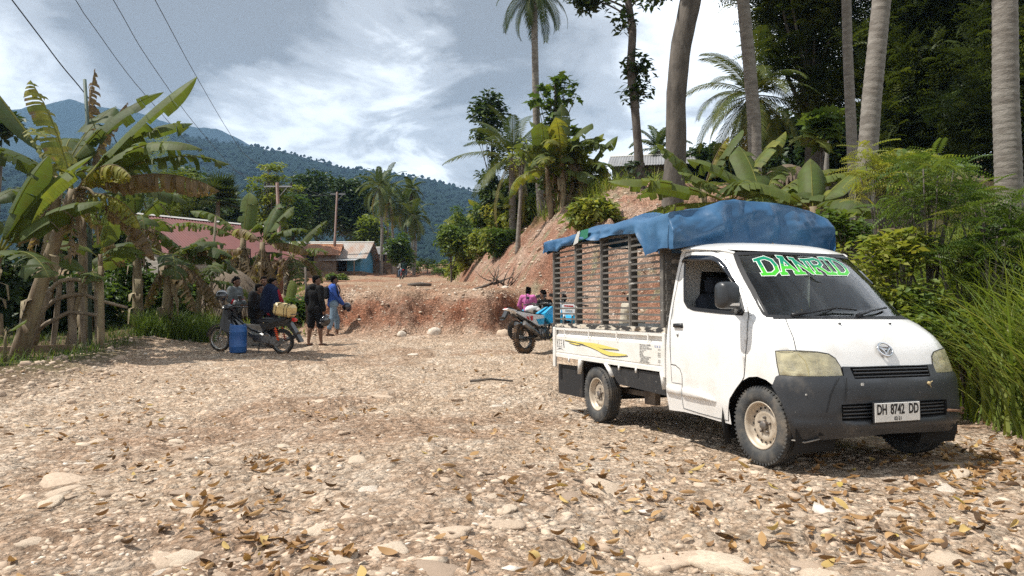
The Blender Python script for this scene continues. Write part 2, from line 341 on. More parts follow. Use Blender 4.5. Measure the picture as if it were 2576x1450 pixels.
def build_ground():
    ang = np.concatenate([np.radians(np.linspace(-180, -52, 60)[:-1]), np.radians(np.linspace(-52, 52, 760)), np.radians(np.linspace(52, 180, 60)[1:])])
    r = [0.6]
    while r[-1] < 9000:
        q = r[-1]; r.append(q + (max(0.02, 0.0036*q) if q < 40 else (0.010*q if q < 130 else 0.05*q)))
    r = np.array(r); A, Rr = np.meshgrid(ang, r); oy = -1.0
    X = Rr*np.sin(A); Y = oy+Rr*np.cos(A); n, m = X.shape
    x, y = X.ravel(), Y.ravel(); z = ground_z(x, y); zp, s, e, wl, bank, lx = ground_parts(x, y)
    # stones half sunk in the pad: bumps in the sheet itself near the camera
    near = (y < 22) & (y > 1)
    z = z + np.where(near, 0.022*np.maximum(fbm(x, y, 4.2, 61, 3), 0)+0.016*np.abs(fbm(x, y, 9, 71, 2)), 0)
    # colours of earth, gravel and turf
    def c(r_, g, b): return np.array([r_, g, b])[None]
    n1 = (fbm(x, y, 0.45, 81, 5)+0.5)[:, None]; n2 = (fbm(x, y, 2.1, 91, 4)+0.5)[:, None]; n3 = (fbm(x, y, 0.12, 95, 3)+0.5)[:, None]
    lerp = lambda a, b, t: a+(b-a)*np.clip(t, 0, 1)
    gravel = lerp(c(.58, .455, .34), c(.46, .33, .235), (n1-.45)*2.4); gravel = lerp(gravel, c(.64, .53, .42), (n2-.52)*1.8)
    red = lerp(c(.33, .145, .085), c(.40, .225, .14), (n1-.35)*2); red = lerp(red, c(.47, .33, .25), (n2-.62)*2.5)
    pale = lerp(c(.45, .33, .23), c(.38, .23, .15), (n1-.4)*2)
    road = lerp(pale, red, (n3-.42)*4+0.1)
    soil = lerp(c(.16, .115, .075), c(.24, .17, .11), n2); turf = lerp(c(.075, .10, .03), c(.13, .14, .05), n1)
    colr = gravel.copy()
    S_ = lambda a, b, v: sstep(a, b, v)[:, None]
    tr = S_(1.3, 2.3, y-BANK_Y(x))*wl[:, None]; colr = lerp(colr, lerp(road, red, (n1-.46)*2.2), tr)
    bk = np.clip(bank*1.5, 0, 1)[:, None]*S_(-.4, .2, y-BANK_Y(x)); colr = lerp(colr, lerp(lerp(red, c(.30, .18, .125), n2), c(.50, .36, .265), (n1-.30)*2.4), bk)
    colr = lerp(colr, lerp(gravel, red, 0.45), S_(17.5, 20.5, y)*(1-tr)*(1-bk)*0.7)
    # the cut: pink and ochre strata, paler far part
    strata = (np.sin((zp*2.2+0.5*x+2.2*fbm(x, y, .4, 99, 3))*2.0)*.5+.5)[:, None]
    cutc = lerp(lerp(c(.42, .245, .175), c(.50, .365, .285), strata), c(.32, .165, .11), (n1-.5)*1.8)
    cutc = lerp(cutc, c(.33, .30, .20), (n2-.70)*4)
    incut = S_(-.4, .5, s)*S_(14, 18, y); colr = lerp(colr, cutc, incut)
    top = S_(.86, 1.02, e)*incut; colr = lerp(colr, lerp(c(.43, .29, .20), c(.35, .21, .14), n1), top)
    gr = S_(.5, .8, e)*incut*S_(34, 42, y + 9*(n1[:, 0]-.5)); colr = lerp(colr, turf, gr)
    colr = lerp(colr, lerp(soil, turf, n1), S_(0, 2.2, x-6.2-np.maximum(y-20, 0)*.28)*S_(.1, .8, s))
    rb = S_(.1, .8, s)*(1-S_(15.5, 18.5, y)); colr = lerp(colr, lerp(soil, turf, n1*.8), rb)
    lf = S_(-.2, 1.0, lx-x)*(1-S_(24, 30, y)*.5); colr = lerp(colr, lerp(soil, turf, (n1-.35)*1.6), lf)
    gl = (1-wl)[:, None]*S_(22, 26, y)*(1-lf*.5); colr = lerp(colr, lerp(turf, pale, (n1-.5)*2.4), gl*.8)
    colr = lerp(colr, turf*.8, S_(104, 112, y))
    idx = np.arange(n*m).reshape(n, m)
    F = np.stack([idx[:-1, :-1], idx[:-1, 1:], idx[1:, 1:], idx[1:, :-1]], -1).reshape(-1, 4)
    V = np.stack([x, y, z], -1); V = np.vstack([V, [[0, oy, gz(0, oy)]]]); colr = np.vstack([colr, colr[:1]])
    T = np.stack([np.full(m-1, len(V)-1), idx[0, 1:], idx[0, :-1]], -1)
    M = bpy.data.materials.new("earth and gravel"); M.use_nodes = True; nt = M.node_tree; N = nt.nodes.new; L = nt.links.new; p = nt.nodes['Principled BSDF']
    p.inputs['Roughness'].default_value = 0.95; p.inputs['Specular IOR Level'].default_value = 0.15
    at = N('ShaderNodeAttribute'); at.attribute_name = 'Col'; tc = N('ShaderNodeTexCoord')
    def noise(s, d, r=.6):
        q = N('ShaderNodeTexNoise'); q.inputs['Scale'].default_value = s; q.inputs['Detail'].default_value = d; q.inputs['Roughness'].default_value = r; L(tc.outputs['Object'], q.inputs['Vector']); return q.outputs['Fac']
    vor = N('ShaderNodeTexVoronoi'); vor.inputs['Scale'].default_value = 14; L(tc.outputs['Object'], vor.inputs['Vector'])
    vor2 = N('ShaderNodeTexVoronoi'); vor2.inputs['Scale'].default_value = 42; L(tc.outputs['Object'], vor2.inputs['Vector'])
    def mr(v, a, b, c_=0, d=1):
        q = N('ShaderNodeMapRange'); q.inputs[1].default_value = a; q.inputs[2].default_value = b; q.inputs[3].default_value = c_; q.inputs[4].default_value = d; L(v, q.inputs[0]); return q.outputs[0]
    def mx(f, a, b, bt):
        q = N('ShaderNodeMix'); q.data_type = 'RGBA'; q.blend_type = bt; q.inputs[0].default_value = 1 if not hasattr(f, 'links') else 0
        if hasattr(f, 'links'): L(f, q.inputs[0])
        else: q.inputs[0].default_value = f
        for i, v in ((6, a), (7, b)):
            if isinstance(v, tuple): q.inputs[i].default_value = (*v, 1)
            else: L(v, q.inputs[i])
        return q.outputs[2]
    cc = N('ShaderNodeCombineColor'); nn = mr(noise(3.0, 8, .7), .3, .7, .72, 1.25)
    for i in range(3): L(nn, cc.inputs[i])
    col = mx(1.0, at.outputs['Color'], cc.outputs[0], 'MULTIPLY')
    sep = N('ShaderNodeSeparateColor'); L(vor2.outputs['Color'], sep.inputs[0])
    cc2 = N('ShaderNodeCombineColor'); v2 = mr(sep.outputs[0], 0, 1, .72, 1.30)
    for i in range(3): L(v2, cc2.inputs[i])
    col = mx(1.0, col, cc2.outputs[0], 'MULTIPLY')
    sp1 = N('ShaderNodeSeparateColor'); L(vor.outputs['Color'], sp1.inputs[0]); cc3 = N('ShaderNodeCombineColor'); v3 = mr(sp1.outputs[1], 0, 1, .80, 1.22)
    for i in range(3): L(v3, cc3.inputs[i])
    col = mx(1.0, col, cc3.outputs[0], 'MULTIPLY')
    col = mx(mr(vor.outputs['Distance'], .42, .62, 0, .55), col, mx(1.0, col, (.52, .42, .34), 'MULTIPLY'), 'MIX')
    L(col, p.inputs['Base Color'])
    bp = N('ShaderNodeBump'); bp.inputs['Strength'].default_value = 1; bp.inputs['Distance'].default_value = 0.055
    a = N('ShaderNodeMath'); a.operation = 'MULTIPLY_ADD'; L(mr(vor.outputs['Distance'], 0, .6, 1, 0), a.inputs[0]); a.inputs[1].default_value = .8
    b = N('ShaderNodeMath'); b.operation = 'MULTIPLY_ADD'; L(mr(vor2.outputs['Distance'], 0, .6, 1, 0), b.inputs[0]); b.inputs[1].default_value = .35; L(noise(22, 8, .7), b.inputs[2]); L(b.outputs[0], a.inputs[2])
    L(a.outputs[0], bp.inputs['Height']); L(bp.outputs[0], p.inputs['Normal'])
    o = link("ground", np_mesh("ground", V, [F, T], M, True, attrs={'Col': colr})); o['kind'] = 'structure'
build_ground()
# ------------------------------------------------------------------ mountains
def build_range(name, dist, foot, crest, colr, seed, deep, bumpd, treesz):
    us = np.array([c_[0] for c_ in crest], float); vs = np.array([c_[1] for c_ in crest], float)
    u = np.linspace(us[0], us[-1], 260); v = np.interp(u, us, vs); X = (u-1288)/F26*dist; Hh = CAM_Z+dist*math.sin(PITCH)-(v-725)/F26*dist
    k = np.concatenate([np.linspace(0, 1, 90), np.linspace(1.02, 1.6, 12)])
    V = []; 
    for kk in k:
        yy = foot+(dist-foot)*kk; prof = np.where(kk <= 1, kk**0.9, np.maximum(1-(kk-1)*1.6, 0)); xs = X*(0.35+0.65*min(kk, 1)**.5) if False else X*(yy/dist)**0.5
        rid = fbm(xs/dist*9, np.full_like(xs, yy/dist*6), 1.0, seed, 5, .55)*deep*min(kk, 1)*(1-min(kk, 1)**4)
        fine = fbm(xs/dist*60, np.full_like(xs, yy/dist*60), 1.0, seed+9, 3)*bumpd*(min(kk, 1) > 0)
        V.append(np.stack([xs, np.full_like(xs, yy), -12+(Hh+12)*prof*(1+0*rid)+rid+fine], -1))
    V = np.concatenate(V); n, m = len(k), len(u); idx = np.arange(n*m).reshape(n, m)
    F = np.stack([idx[:-1, :-1], idx[:-1, 1:], idx[1:, 1:], idx[1:, :-1]], -1).reshape(-1, 4)
    M = mat(name+" forest", colr[0], 0.95, col2=colr[1], scale=24/dist*30, detail=8, bump=treesz*2.0, bscale=3.2/treesz*0.25, spec=0.0, contrast=(.38, .62))  # forest colours of both ranges have the blue of distance haze mixed in
    o = link(name, np_mesh(name, V, F, M, True)); o['kind'] = 'structure'; return V.reshape(n, m, 3)
RB = build_range("hill", 1050, 330, [(-900, 560), (-300, 470), (150, 395), (330, 352), (430, 335), (520, 352), (620, 366), (700, 380), (800, 407), (900, 427), (1000, 437), (1100, 456), (1200, 484), (1300, 520), (1450, 580), (1700, 660), (2100, 690), (2700, 640), (3400, 600)], ((.016, .031, .030), (.026, .044, .038)), 301, 18, 4, 4)
build_range("mountain", 1900, 1150, [(-700, 420), (-300, 330), (0, 280), (120, 258), (170, 247), (230, 266), (300, 272), (350, 283), (400, 302), (470, 315), (540, 322), (590, 345), (640, 372), (700, 410), (800, 470), (1000, 560)], ((.026, .046, .055), (.038, .060, .066)), 401, 36, 6, 6)
def far_forest():
    """tree crowns over the near hill, one mass"""
    r = np.random.default_rng(77); n, m, _ = RB.shape; P = []
    for _i in range(9000):
        a, b = r.integers(4, 91), r.integers(18, 210); p = RB[a, b].copy(); p += (r.normal(0, 4), r.normal(0, 6), 1.5); P.append(p)
    for b in np.linspace(30, 215, 330):       # along the crest
        p = RB[89, int(b)].copy(); p += (r.normal(0, 2), r.normal(0, 3), r.uniform(-1, 3)); P.append(p)
    for _i in range(900):                     # valley floor
        x, y = r.uniform(-320, 200), r.uniform(185, 400); P.append((x*(y/400)**.5, y, -6+r.uniform(-2, 1)))
    P = np.array(P); bm = bmesh.new(); bmesh.ops.create_icosphere(bm, subdivisions=1, radius=1)
    TV = np.array([v.co for v in bm.verts]); TF = np.array([[v.index for v in f.verts] for f in bm.faces]); bm.free()
    TV = TV*(1+0.25*r.normal(size=(len(TV), 1)))
    S = r.uniform(1.0, 2.9, (len(P), 1))*np.array([[1.1, 1.1, .85]]); V, F, t = scatter(TV, TF, P, rotmats(r.uniform(0, 6.28, len(P))), S, r.random(len(P)))
    M = mat("haze-tinted canopy", (.03, .05, .02), 0.95, tint=[(0, (.015, .029, .027)), (1, (.025, .042, .035))], spec=0.0)  # tints shifted towards blue: distance haze put into the leaf colour
    o = link("forest", np_mesh("forest", V, F, M, True, attrs={'tint': t})); tag(o, "dense tree cover all over the far hillside and the valley floor", "forest", kind='stuff')
far_forest()
# ------------------------------------------------------------------ truck cab skin (x forward, y left, z up; front axle at x = 0)
ZK = [.24, .42, .60, .69, .75, .86, .95, 1.04, 1.09, 1.118, 1.20, 1.40, 1.60, 1.66]
XF = [.47, .505, .49, .475, .455, .415, .36, .27, .20, .135, .060, -.125, -.325, -.40]
WH = [.79, .825, .828, .828, .828, .824, .818, .810, .805, .802, .793, .768, .736, .722]
XC = [.10, .10, .10, .10, .08, .05, -.02, -.16, -.28, -.36, -.45, -.62, -.80, -.86]
NE = [3.6, 3.6, 3.6, 3.6, 3.6, 3.5, 3.3, 3.0, 2.8, 2.8, 2.7, 2.7, 2.7, 2.7]
XR = [-1.21, -1.21, -1.21, -1.21, -1.21, -1.21, -1.205, -1.20, -1.195, -1.19, -1.175, -1.13, -1.085, -1.07]
def S1(q, z):
    """point on the near (right, y<0) half: q 0 rear .. 1 front centre"""
    g = lambda A: np.interp(z, ZK, A)
    xf, w, xc, n, xr = g(XF), g(WH), g(XC), g(NE), g(XR)
    th = np.linspace(0, math.pi/2, 60); cx_, sx_ = np.cos(th), np.sin(th)
    X = np.concatenate([[xr], xc+(xf-xc)*sx_**(2/n)]); Y = np.concatenate([[w], w*cx_**(2/n)])
    ds = np.concatenate([[0], np.cumsum(np.hypot(np.diff(X), np.diff(Y)))]); t = q*ds[-1]
    x = np.interp(t, ds, X); b = min(max((z-1.05)/.6, 0), 1); b = b*b*(3-2*b)
    return np.array([x, -np.interp(t, ds, Y), z + b*0.085*max(0, -.40-x)/.65])
def S(q, z):
    if q <= 1: return S1(q, z)
    p = S1(2-q, z); p[1] = -p[1]; return p
def SN(q, z, e=.006):
    a = S(q+e, z)-S(q-e, z); b = S(q, z+e)-S(q, z-e); n = np.cross(a, b); n /= np.linalg.norm(n)+1e-12
    return n
USC = 2.2
def lift(P, off=0.0):
    out = []
    for q, z in P:
        p = S(q, z)
        if off: p = p + SN(q, z)*off
        out.append(p)
    return np.array(out)
def mirror_q(P): return [(2-q, z) for q, z in P][::-1]
def pip(pt, poly):
    x, y = pt; c = False; n = len(poly); j = n-1
    for i in range(n):
        xi, yi = poly[i]; xj, yj = poly[j]
        if (yi > y) != (yj > y) and x < (xj-xi)*(y-yi)/(yj-yi)+xi: c = not c
        j = i
    return c
def cdt_regions(outlines, grid=0.045, q0=0, q1=2, z0=.24, z1=1.66):
    """constrained triangulation of the skin's (q, z) domain along all outlines"""
    V = []; E = []
    for poly in outlines:
        o = len(V); V += [Vector((q*USC, z)) for q, z in poly]; E += [(o+i, o+(i+1) % len(poly)) for i in range(len(poly))]
    u = q0*USC
    for i in range(int((q1-q0)*USC/grid)+1):
        for j in range(int((z1-z0)/grid)+1):
            V.append(Vector((q0*USC+i*grid, z0+j*grid)))
    r = geometry.delaunay_2d_cdt(V, E, [], 0, 1e-5)
    return [(v.x/USC, v.y) for v in r[0]], r[2]
def region_mesh(name, vq, tris, test, mats, parent, off=0.0):
    keep = [t for t in tris if test((sum(vq[i][0] for i in t)/3, sum(vq[i][1] for i in t)/3))]
    ids = sorted({i for t in keep for i in t}); mp = {i: k for k, i in enumerate(ids)}
    V = lift([vq[i] for i in ids], 0) if not callable(off) and not off else np.array([S(*vq[i])+SN(*vq[i])*(off(*vq[i]) if callable(off) else off) for i in ids])
    F = np.array([[mp[i] for i in t] for t in keep]); me = np_mesh(name, V, F, mats, True)
    return link(name, me, parent)
def densify(P, step=0.03, closed=False):
    out = []; n = len(P)
    for i in range(n if closed else n-1):
        a, b = np.array(P[i]), np.array(P[(i+1) % n]); k = max(1, int(np.hypot((b[0]-a[0])*USC, b[1]-a[1])/step))
        out += [tuple(a+(b-a)*t/k) for t in range(k)]
    if not closed: out.append(tuple(P[-1]))
    return out
def ribbon(mb, P, width, off, closed=False, m=0, thick=0.0):
    P = densify(P, .03, closed); C = lift(P); Nn = np.array([SN(*p) for p in P]); n = len(P)
    T = np.roll(C, -1, 0)-np.roll(C, 1, 0)
    if not closed: T[0] = C[1]-C[0]; T[-1] = C[-1]-C[-2]
    T /= np.linalg.norm(T, axis=1)[:, None]+1e-9; B = np.cross(Nn, T)
    L = [C+B*width/2+Nn*(off if thick == 0 else 0), C+B*width/2*(.8 if thick else 0)+Nn*(off+thick), C-B*width/2*(.8 if thick else 0)+Nn*(off+thick), C-B*width/2+Nn*(off if thick == 0 else 0)]
    if thick == 0: L = [L[0], L[3]]
    V = np.concatenate(L); F = []; k = len(L)
    for i in range(n if closed else n-1):
        for a in range(k-1): F.append((a*n+i, a*n+(i+1) % n, (a+1)*n+(i+1) % n, (a+1)*n+i))
    mb.add(V, F, m, True); return mb
def patch(mb, P, h, inset=0.15, m=0, base=0.001):
    """raised pad over a closed outline"""
    P = densify(P, .05, True); c = np.mean(P, 0); Q = [tuple(c+(np.array(p)-c)*(1-inset)) for p in P]; n = len(P)
    V = np.vstack([lift(P, base), lift(Q, h), lift([tuple(c)], h*1.15)]); F = [(i, (i+1) % n, n+(i+1) % n, n+i) for i in range(n)]+[(n+i, n+(i+1) % n, 2*n) for i in range(n)]
    mb.add(V, F, m, True); return mb
# stroke letters on a 1 x 1 cell: polylines with slab serifs
GLY = {'D': [[(.2,0),(.2,1)],[(.2,1),(.55,1),(.82,.8),(.88,.5),(.82,.2),(.55,0),(.2,0)],[(.06,0),(.4,0)],[(.06,1),(.4,1)]],
 'A': [[(.12,0),(.5,1),(.88,0)],[(.28,.36),(.72,.36)],[(0,0),(.26,0)],[(.74,0),(1,0)],[(.34,1),(.6,1)]], 'N': [[(.18,0),(.18,1),(.8,0),(.8,1)],[(.04,0),(.32,0)],[(.04,1),(.25,1)],[(.68,1),(.94,1)]],
 'R': [[(.2,0),(.2,1),(.6,1),(.82,.88),(.82,.64),(.6,.5),(.2,.5)],[(.5,.5),(.86,0)],[(.06,0),(.36,0)],[(.06,1),(.36,1)],[(.76,0),(.98,0)]], 'I': [[(.5,0),(.5,1)],[(.3,0),(.7,0)],[(.3,1),(.7,1)]],
 'K': [[(.2,0),(.2,1)],[(.82,1),(.2,.42)],[(.4,.6),(.86,0)],[(.08,0),(.34,0)],[(.08,1),(.34,1)],[(.7,1),(.94,1)],[(.74,0),(.98,0)]], 'E': [[(.2,0),(.2,1)],[(.08,1),(.8,1),(.8,.85)],[(.2,.52),(.6,.52)],[(.08,0),(.84,0),(.84,.17)]], 'F': [[(.2,0),(.2,1)],[(.08,1),(.82,1),(.82,.84)],[(.2,.52),(.62,.52)],[(.06,0),(.36,0)]]}
def stroke(mb, pl, w, fn, m=0, step=.12):
    """a flat stroke of half-width w along a 2-D polyline, laid on a surface by fn(x, y)"""
    for a, b in zip(pl[:-1], pl[1:]):
        a, b = np.array(a, float), np.array(b, float); d = b-a; l = np.hypot(*d); d = d/(l+1e-9); nn = np.array([-d[1], d[0]])*w; a2, b2 = a-d*w*.7, b+d*w*.7; k = max(1, int(l/step)+1)
        V = []
        for i in range(k+1):
            p = a2+(b2-a2)*i/k; V += [fn(*(p+nn)), fn(*(p-nn))]
        mb.add(V, [(2*i, 2*i+2, 2*i+3, 2*i+1) for i in range(k)], m)
def text_tris(s, size=1.0, offset=0.0, align='CENTER', shear=0.0):
    cu = bpy.data.curves.new("lettering", 'FONT'); cu.body = s; cu.size = size; cu.align_x = align; cu.align_y = 'CENTER'; cu.offset = offset; cu.shear = shear; cu.resolution_u = 3
    o = bpy.data.objects.new("lettering", cu); COL.objects.link(o); dg = bpy.context.evaluated_depsgraph_get(); dg.update()
    me = o.evaluated_get(dg).to_mesh(); V = [tuple(v.co) for v in me.vertices]; F = [list(p.vertices) for p in me.polygons]
    o.evaluated_get(dg).to_mesh_clear(); bpy.data.objects.remove(o); bpy.data.curves.remove(cu); return V, F
def make_wheel(parent, loc, side, r=.297, name='wheel'):
    """side -1: outer face towards -y"""
    w = link(name, None, parent) if False else bpy.data.objects.new(name, None); COL.objects.link(w); w.parent = parent; w.location = loc
    t = MB(); hw = .083; s = side
    prof = [(.178, -.060), (.186, -.072), (.215, -hw), (.255, -hw), (.282, -.074), (.293, -.060), (.297, -.03), (.297, .03), (.293, .060), (.282, .074), (.255, hw), (.215, hw), (.186, .072), (.178, .060)]
    t.lathe(prof, axis='y', n=48, close=True)
    for k in range(56):                       # shoulder blocks and zig-zag grooves
        a = 2*math.pi*k/56
        for sy in (-1, 1):
            t.box((.2845*math.cos(a), sy*.069, .2845*math.sin(a)), (.018, .016, .014), 0, rot=Matrix.Rotation(-a, 3, 'Y'))
    for gy in (-.034, -.011, .011, .034):
        pts = [((.2985)*math.cos(2*math.pi*k/112), gy+(.005 if k % 2 else -.005), .2985*math.sin(2*math.pi*k/112)) for k in range(113)]
        V = []; 
        for (x, y, z) in pts: V += [(x, y-.0035, z), (x, y+.0035, z)]
        t.add(V, [(2*i, 2*i+1, 2*i+3, 2*i+2) for i in range(112)], 1)
    t.build('tyre', [mat('tyre rubber', (.040, .043, .046), .85, col2=(.10, .095, .085), scale=9, detail=6, contrast=(.42, .66), bump=.003, bscale=60, dirt=((.24, .19, .14), 5, .50, .55)), mat('groove', (.008, .008, .009), .9)], w)
    rm = MB()
    rm.lathe([(.180, s*.062), (.178, s*.070), (.168, s*.066), (.160, s*.045), (.150, s*.012), (.135, s*.010), (.118, s*.022), (.100, s*.030), (.082, s*.022), (.060, s*.020), (.0, s*.020)], axis='y', n=40)
    rm.lathe([(.178, s*.06), (.165, -s*.06)], axis='y', n=40)
    for k in range(16):
        a = 2*math.pi*k/16; rm.lathe([(.0, 0), (.0105, 0)], (.128*math.cos(a), s*.0195, .128*math.sin(a)), 'y', 10, 1)
    for k in range(5):
        a = 2*math.pi*k/5+.3; rm.lathe([(.011, 0), (.011, s*.018), (.006, s*.022), (0, s*.022)], (.058*math.cos(a), s*.02, .058*math.sin(a)), 'y', 6, 2)
    rm.lathe([(.036, s*.02), (.036, s*.040), (.030, s*.05), (.0, s*.054)], axis='y', n=18, m=2)
    rm.build('rim', [mat('wheel steel', (.50, .43, .34), .5, .2, col2=(.30, .23, .16), scale=7, contrast=(.5, .75), dirt=((.22, .15, .10), 14, .52, .6)), mat('rim hole', (.01, .01, .01), .9), mat('hub metal', (.22, .21, .20), .5, .6, col2=(.12, .09, .07), scale=30)], w)
    return w
WIN = [(.0716,1.529),(.094,1.3913),(.1186,1.2421),(.1491,1.2021),(.1994,1.1799),(.4756,1.1432),(.525,1.1321),(.531,1.1572),(.5162,1.2864),(.4915,1.3951),(.4335,1.5205),(.3923,1.5656),(.36,1.5775),(.1183,1.5725),(.0752,1.5621)]
WSL = [(.4963,1.6266),(.5168,1.5539),(.58,1.3208),(.6216,1.1155)]
WS = WSL+[(.7409,1.1083),(.8852,1.106),(1,1.105)]+mirror_q(WSL+[(.7409,1.1083),(.8852,1.106)])+[(2-.6083,1.6371),(2-.7871,1.6434),(1,1.645),(.7871,1.6434),(.6083,1.6371)]
LAMP = [(.6155,.8595),(.6808,.862),(.7408,.8539),(.778,.8394),(.7975,.8089),(.8092,.7512),(.8111,.6851),(.7567,.6825),(.7068,.6831),(.6607,.6835),(.6178,.687),(.615,.7716)]
SILL = [(0,.282),(.1008,.2901),(.2007,.2844),(.2934,.2701),(.3743,.262)]
ARCH = [(.3743,.2678),(.3699,.3957),(.3784,.4654),(.4111,.5473),(.4456,.6194),(.4785,.6531),(.5198,.6635),(.5587,.646),(.5942,.6058)]
LAMPBOT = [(.6084,.6775),(.6178,.687),(.6607,.6835),(.7068,.6831),(.7567,.6825),(.8111,.6851)]
HOODF = [(.8136,.7488),(.8807,.7448),(.9463,.7463),(1,.747)]
DOOR_R = [(.055,1.615),(.034,1.5),(.022,1.25),(.0184,1.047),(.0345,.72),(.0345,.7),(.0659,.694),(.0936,.6645),(.1066,.611),(.1067,.5392),(.1021,.4278),(.1007,.3227)]
DOOR_B = [(.1934,.3054),(.2857,.2945),(.3616,.2889)]
DOOR_F = [(.3616,.2889),(.3699,.3957),(.3784,.4654),(.4111,.5473),(.4456,.6194),(.4555,.6479),(.4793,.8475),(.5054,.9796),(.5527,1.1226),(.5512,1.2012),(.5187,1.4006),(.4645,1.5435),(.3906,1.628),(.33,1.638),(.1647,1.632),(.055,1.615)]
def build_truck():
    f_ = 2871.295; Rt = Matrix(((.35182661, .93606385, -.00158383), (-.93475413, .35142286, .05231342), (.04952529, -.01692476, .99862946))); Tt = Vector((2.59885759, 5.66039140, -1.33884083))
    Rp = Matrix.Rotation(PITCH, 3, 'X')
    root = empty('pickup_truck', label="white cab-over pickup truck with black slatted cargo cage and cracked dark bumper", cat="pickup truck")
    root.matrix_world = Matrix.Translation(Vector((0, 0, CAM_Z)) + Rp @ Tt) @ (Rp @ Rt).to_4x4()
    paint = mat('white paint', (.80, .80, .785), .28, col2=(.74, .73, .70), scale=1.2, detail=6, contrast=(.4, .7), coat=.5, dirt=((.46, .38, .29), 2.6, .52, .42), bump=.001, bscale=5)
    chipw = mat('chipped white paint', (.78, .77, .74), .45, col2=(.70, .68, .63), scale=3, chip=((.22, .085, .035), 7, .672), dirt=((.45, .32, .20), 5, .60, .4), stretch=(1, 1, 2.2))
    plast = mat('dark bumper plastic', (.026, .030, .036), .42, col2=(.040, .043, .048), scale=4, detail=8, chip=((.40, .38, .35), 42, .685), dirt=((.22, .195, .16), 2.8, .55, .5), bump=.0008, bscale=90)
    blk = mat('black rubber', (.012, .012, .014), .45); dark = mat('dark underbody', (.010, .010, .010), .9); gap = mat('panel gap', (.02, .02, .02), .8)
    glass = glass_mat('tinted glass', (.76, .88, .82), .85, .01, .006)
    # ---- skin panels
    near_body = SILL+ARCH+LAMPBOT+HOODF
    body_poly = near_body+[(2-q, z) for q, z in near_body[::-1][1:]]+[(2, 1.66), (0, 1.66)]
    winm, lampm = mirror_q(WIN), mirror_q(LAMP); doorp = DOOR_R+DOOR_B+DOOR_F[1:-1]; doorm = mirror_q(doorp)
    vq, tr = cdt_regions([body_poly, WIN, winm, WS, LAMP, lampm, doorp, doorm])
    inn = lambda p, *ps: any(pip(p, s_) for s_ in ps)
    region_mesh('body', vq, tr, lambda p: pip(p, body_poly) and not inn(p, WIN, winm, WS, LAMP, lampm, doorp, doorm), paint, root)
    doors = []
    for dp, wp, lb in ((doorp, WIN, None), (doorm, winm, None)):
        doors.append(region_mesh('door', vq, tr, lambda p: pip(p, dp) and not pip(p, wp), paint, root, .001))
    ws = region_mesh('windshield', vq, tr, lambda p: pip(p, WS), glass, root)
    region_mesh('window_glass', vq, tr, lambda p: pip(p, winm), glass, doors[1], -.004)
    for lp, mq in ((LAMP, lambda p: p), (lampm, mirror_q)):
        c = np.mean(lp, 0); lo = region_mesh('headlight', vq, tr, lambda p: pip(p, lp), glass_mat('yellowed lens', (.90, .85, .66), 1.4, .05, .46, (.80, .74, .50)), root, lambda q, z: .004); region_mesh('reflector', vq, tr, lambda p: pip(p, lp), mat('lamp chrome', (.72, .66, .47), .22, .75, col2=(.55, .48, .30), scale=9, bump=.006, bscale=16), lo, lambda q, z: -.040)
        mb = MB(); ribbon(mb, mq([(.682,.8447),(.6991,.7932),(.7041,.7307),(.7021,.687)]), .007, .006); ribbon(mb, lp, .007, .005, True, 1)
        for (q, z, r_) in ((.755, .765, .062), (.655, .765, .050)):
            q = mq([(q, z)])[0][0]; c_ = S(q, z); n_ = SN(q, z); M = Vector(n_).to_track_quat('Z', 'Y').to_matrix(); V = []; k = 18
            for i in range(5):
                for j in range(k): rr = r_*i/4; V.append(Vector(c_)+M @ Vector((rr*math.cos(6.2832*j/k), rr*.85*math.sin(6.2832*j/k), -.036+.030*(i/4)**2)))
            mb.add(V, [(i*k+j, i*k+(j+1) % k, (i+1)*k+(j+1) % k, (i+1)*k+j) for i in range(4) for j in range(k)], 2, True); mb.ell(Vector(c_)+M @ Vector((0, 0, -.02)), .013, 8, 0)
        for z in (.72, .74): ribbon(mb, mq([(.63,z),(.69,z-.008)]), .010, -.02, False, 2)
        mb.build('lamp_bowl', [mat('lamp divider', (.42, .37, .2), .3), gap, mat('lamp bowl', (.86, .82, .66), .10, .9)], lo)
    # ---- roof
    mb = MB(); rings = []; qs = np.linspace(0, 2, 81); E0 = lift([(q, 1.66) for q in qs]); c = np.array([-.72, 0, 0])
    for s_ in (1, .985, .96, .9, .8, .66, .5, .34, .18, .04):
        P = E0.copy(); P[:, :2] = c[:2]+(E0[:, :2]-c[:2])*s_; P[:, 2] = 1.66+np.maximum(0, -.40-P[:, 0])*.13*(1)+.068*(1-s_**3.2); 
        if s_ == 1: P[:, 2] = E0[:, 2]
        rings.append(P)
    n = len(qs); V = np.concatenate(rings+[np.array([[-.72, 0, 1.772]])]); F = []
    for a in range(len(rings)-1):
        for i in range(n): F.append((a*n+i, a*n+(i+1) % n, (a+1)*n+(i+1) % n, (a+1)*n+i))
    F += [((len(rings)-1)*n+i, (len(rings)-1)*n+(i+1) % n, len(V)-1) for i in range(n)]
    mb.add(V, F, 0, True)
    for mq in (lambda p: p, mirror_q): ribbon(mb, mq([(0,1.635),(.1617,1.652),(.3923,1.652),(.4475,1.642),(.4906,1.630)]), .022, 0, thick=.012)
    mb.build('roof', paint, root)
    # ---- rear wall, floor and arch liners
    mb = MB(); zs = np.linspace(.29, 1.66, 14); V = np.vstack([lift([(0, z) for z in zs]), lift([(2, z) for z in zs])]); mb.add(V, [(i, i+1, 15+i, 14+i) for i in range(13)])
    V = np.vstack([lift([(q, .285) for q in np.linspace(0, .37, 6)]), lift([(2-q, .285) for q in np.linspace(0, .37, 6)])]); mb.add(V, [(i, i+1, 7+i, 6+i) for i in range(5)], 1)
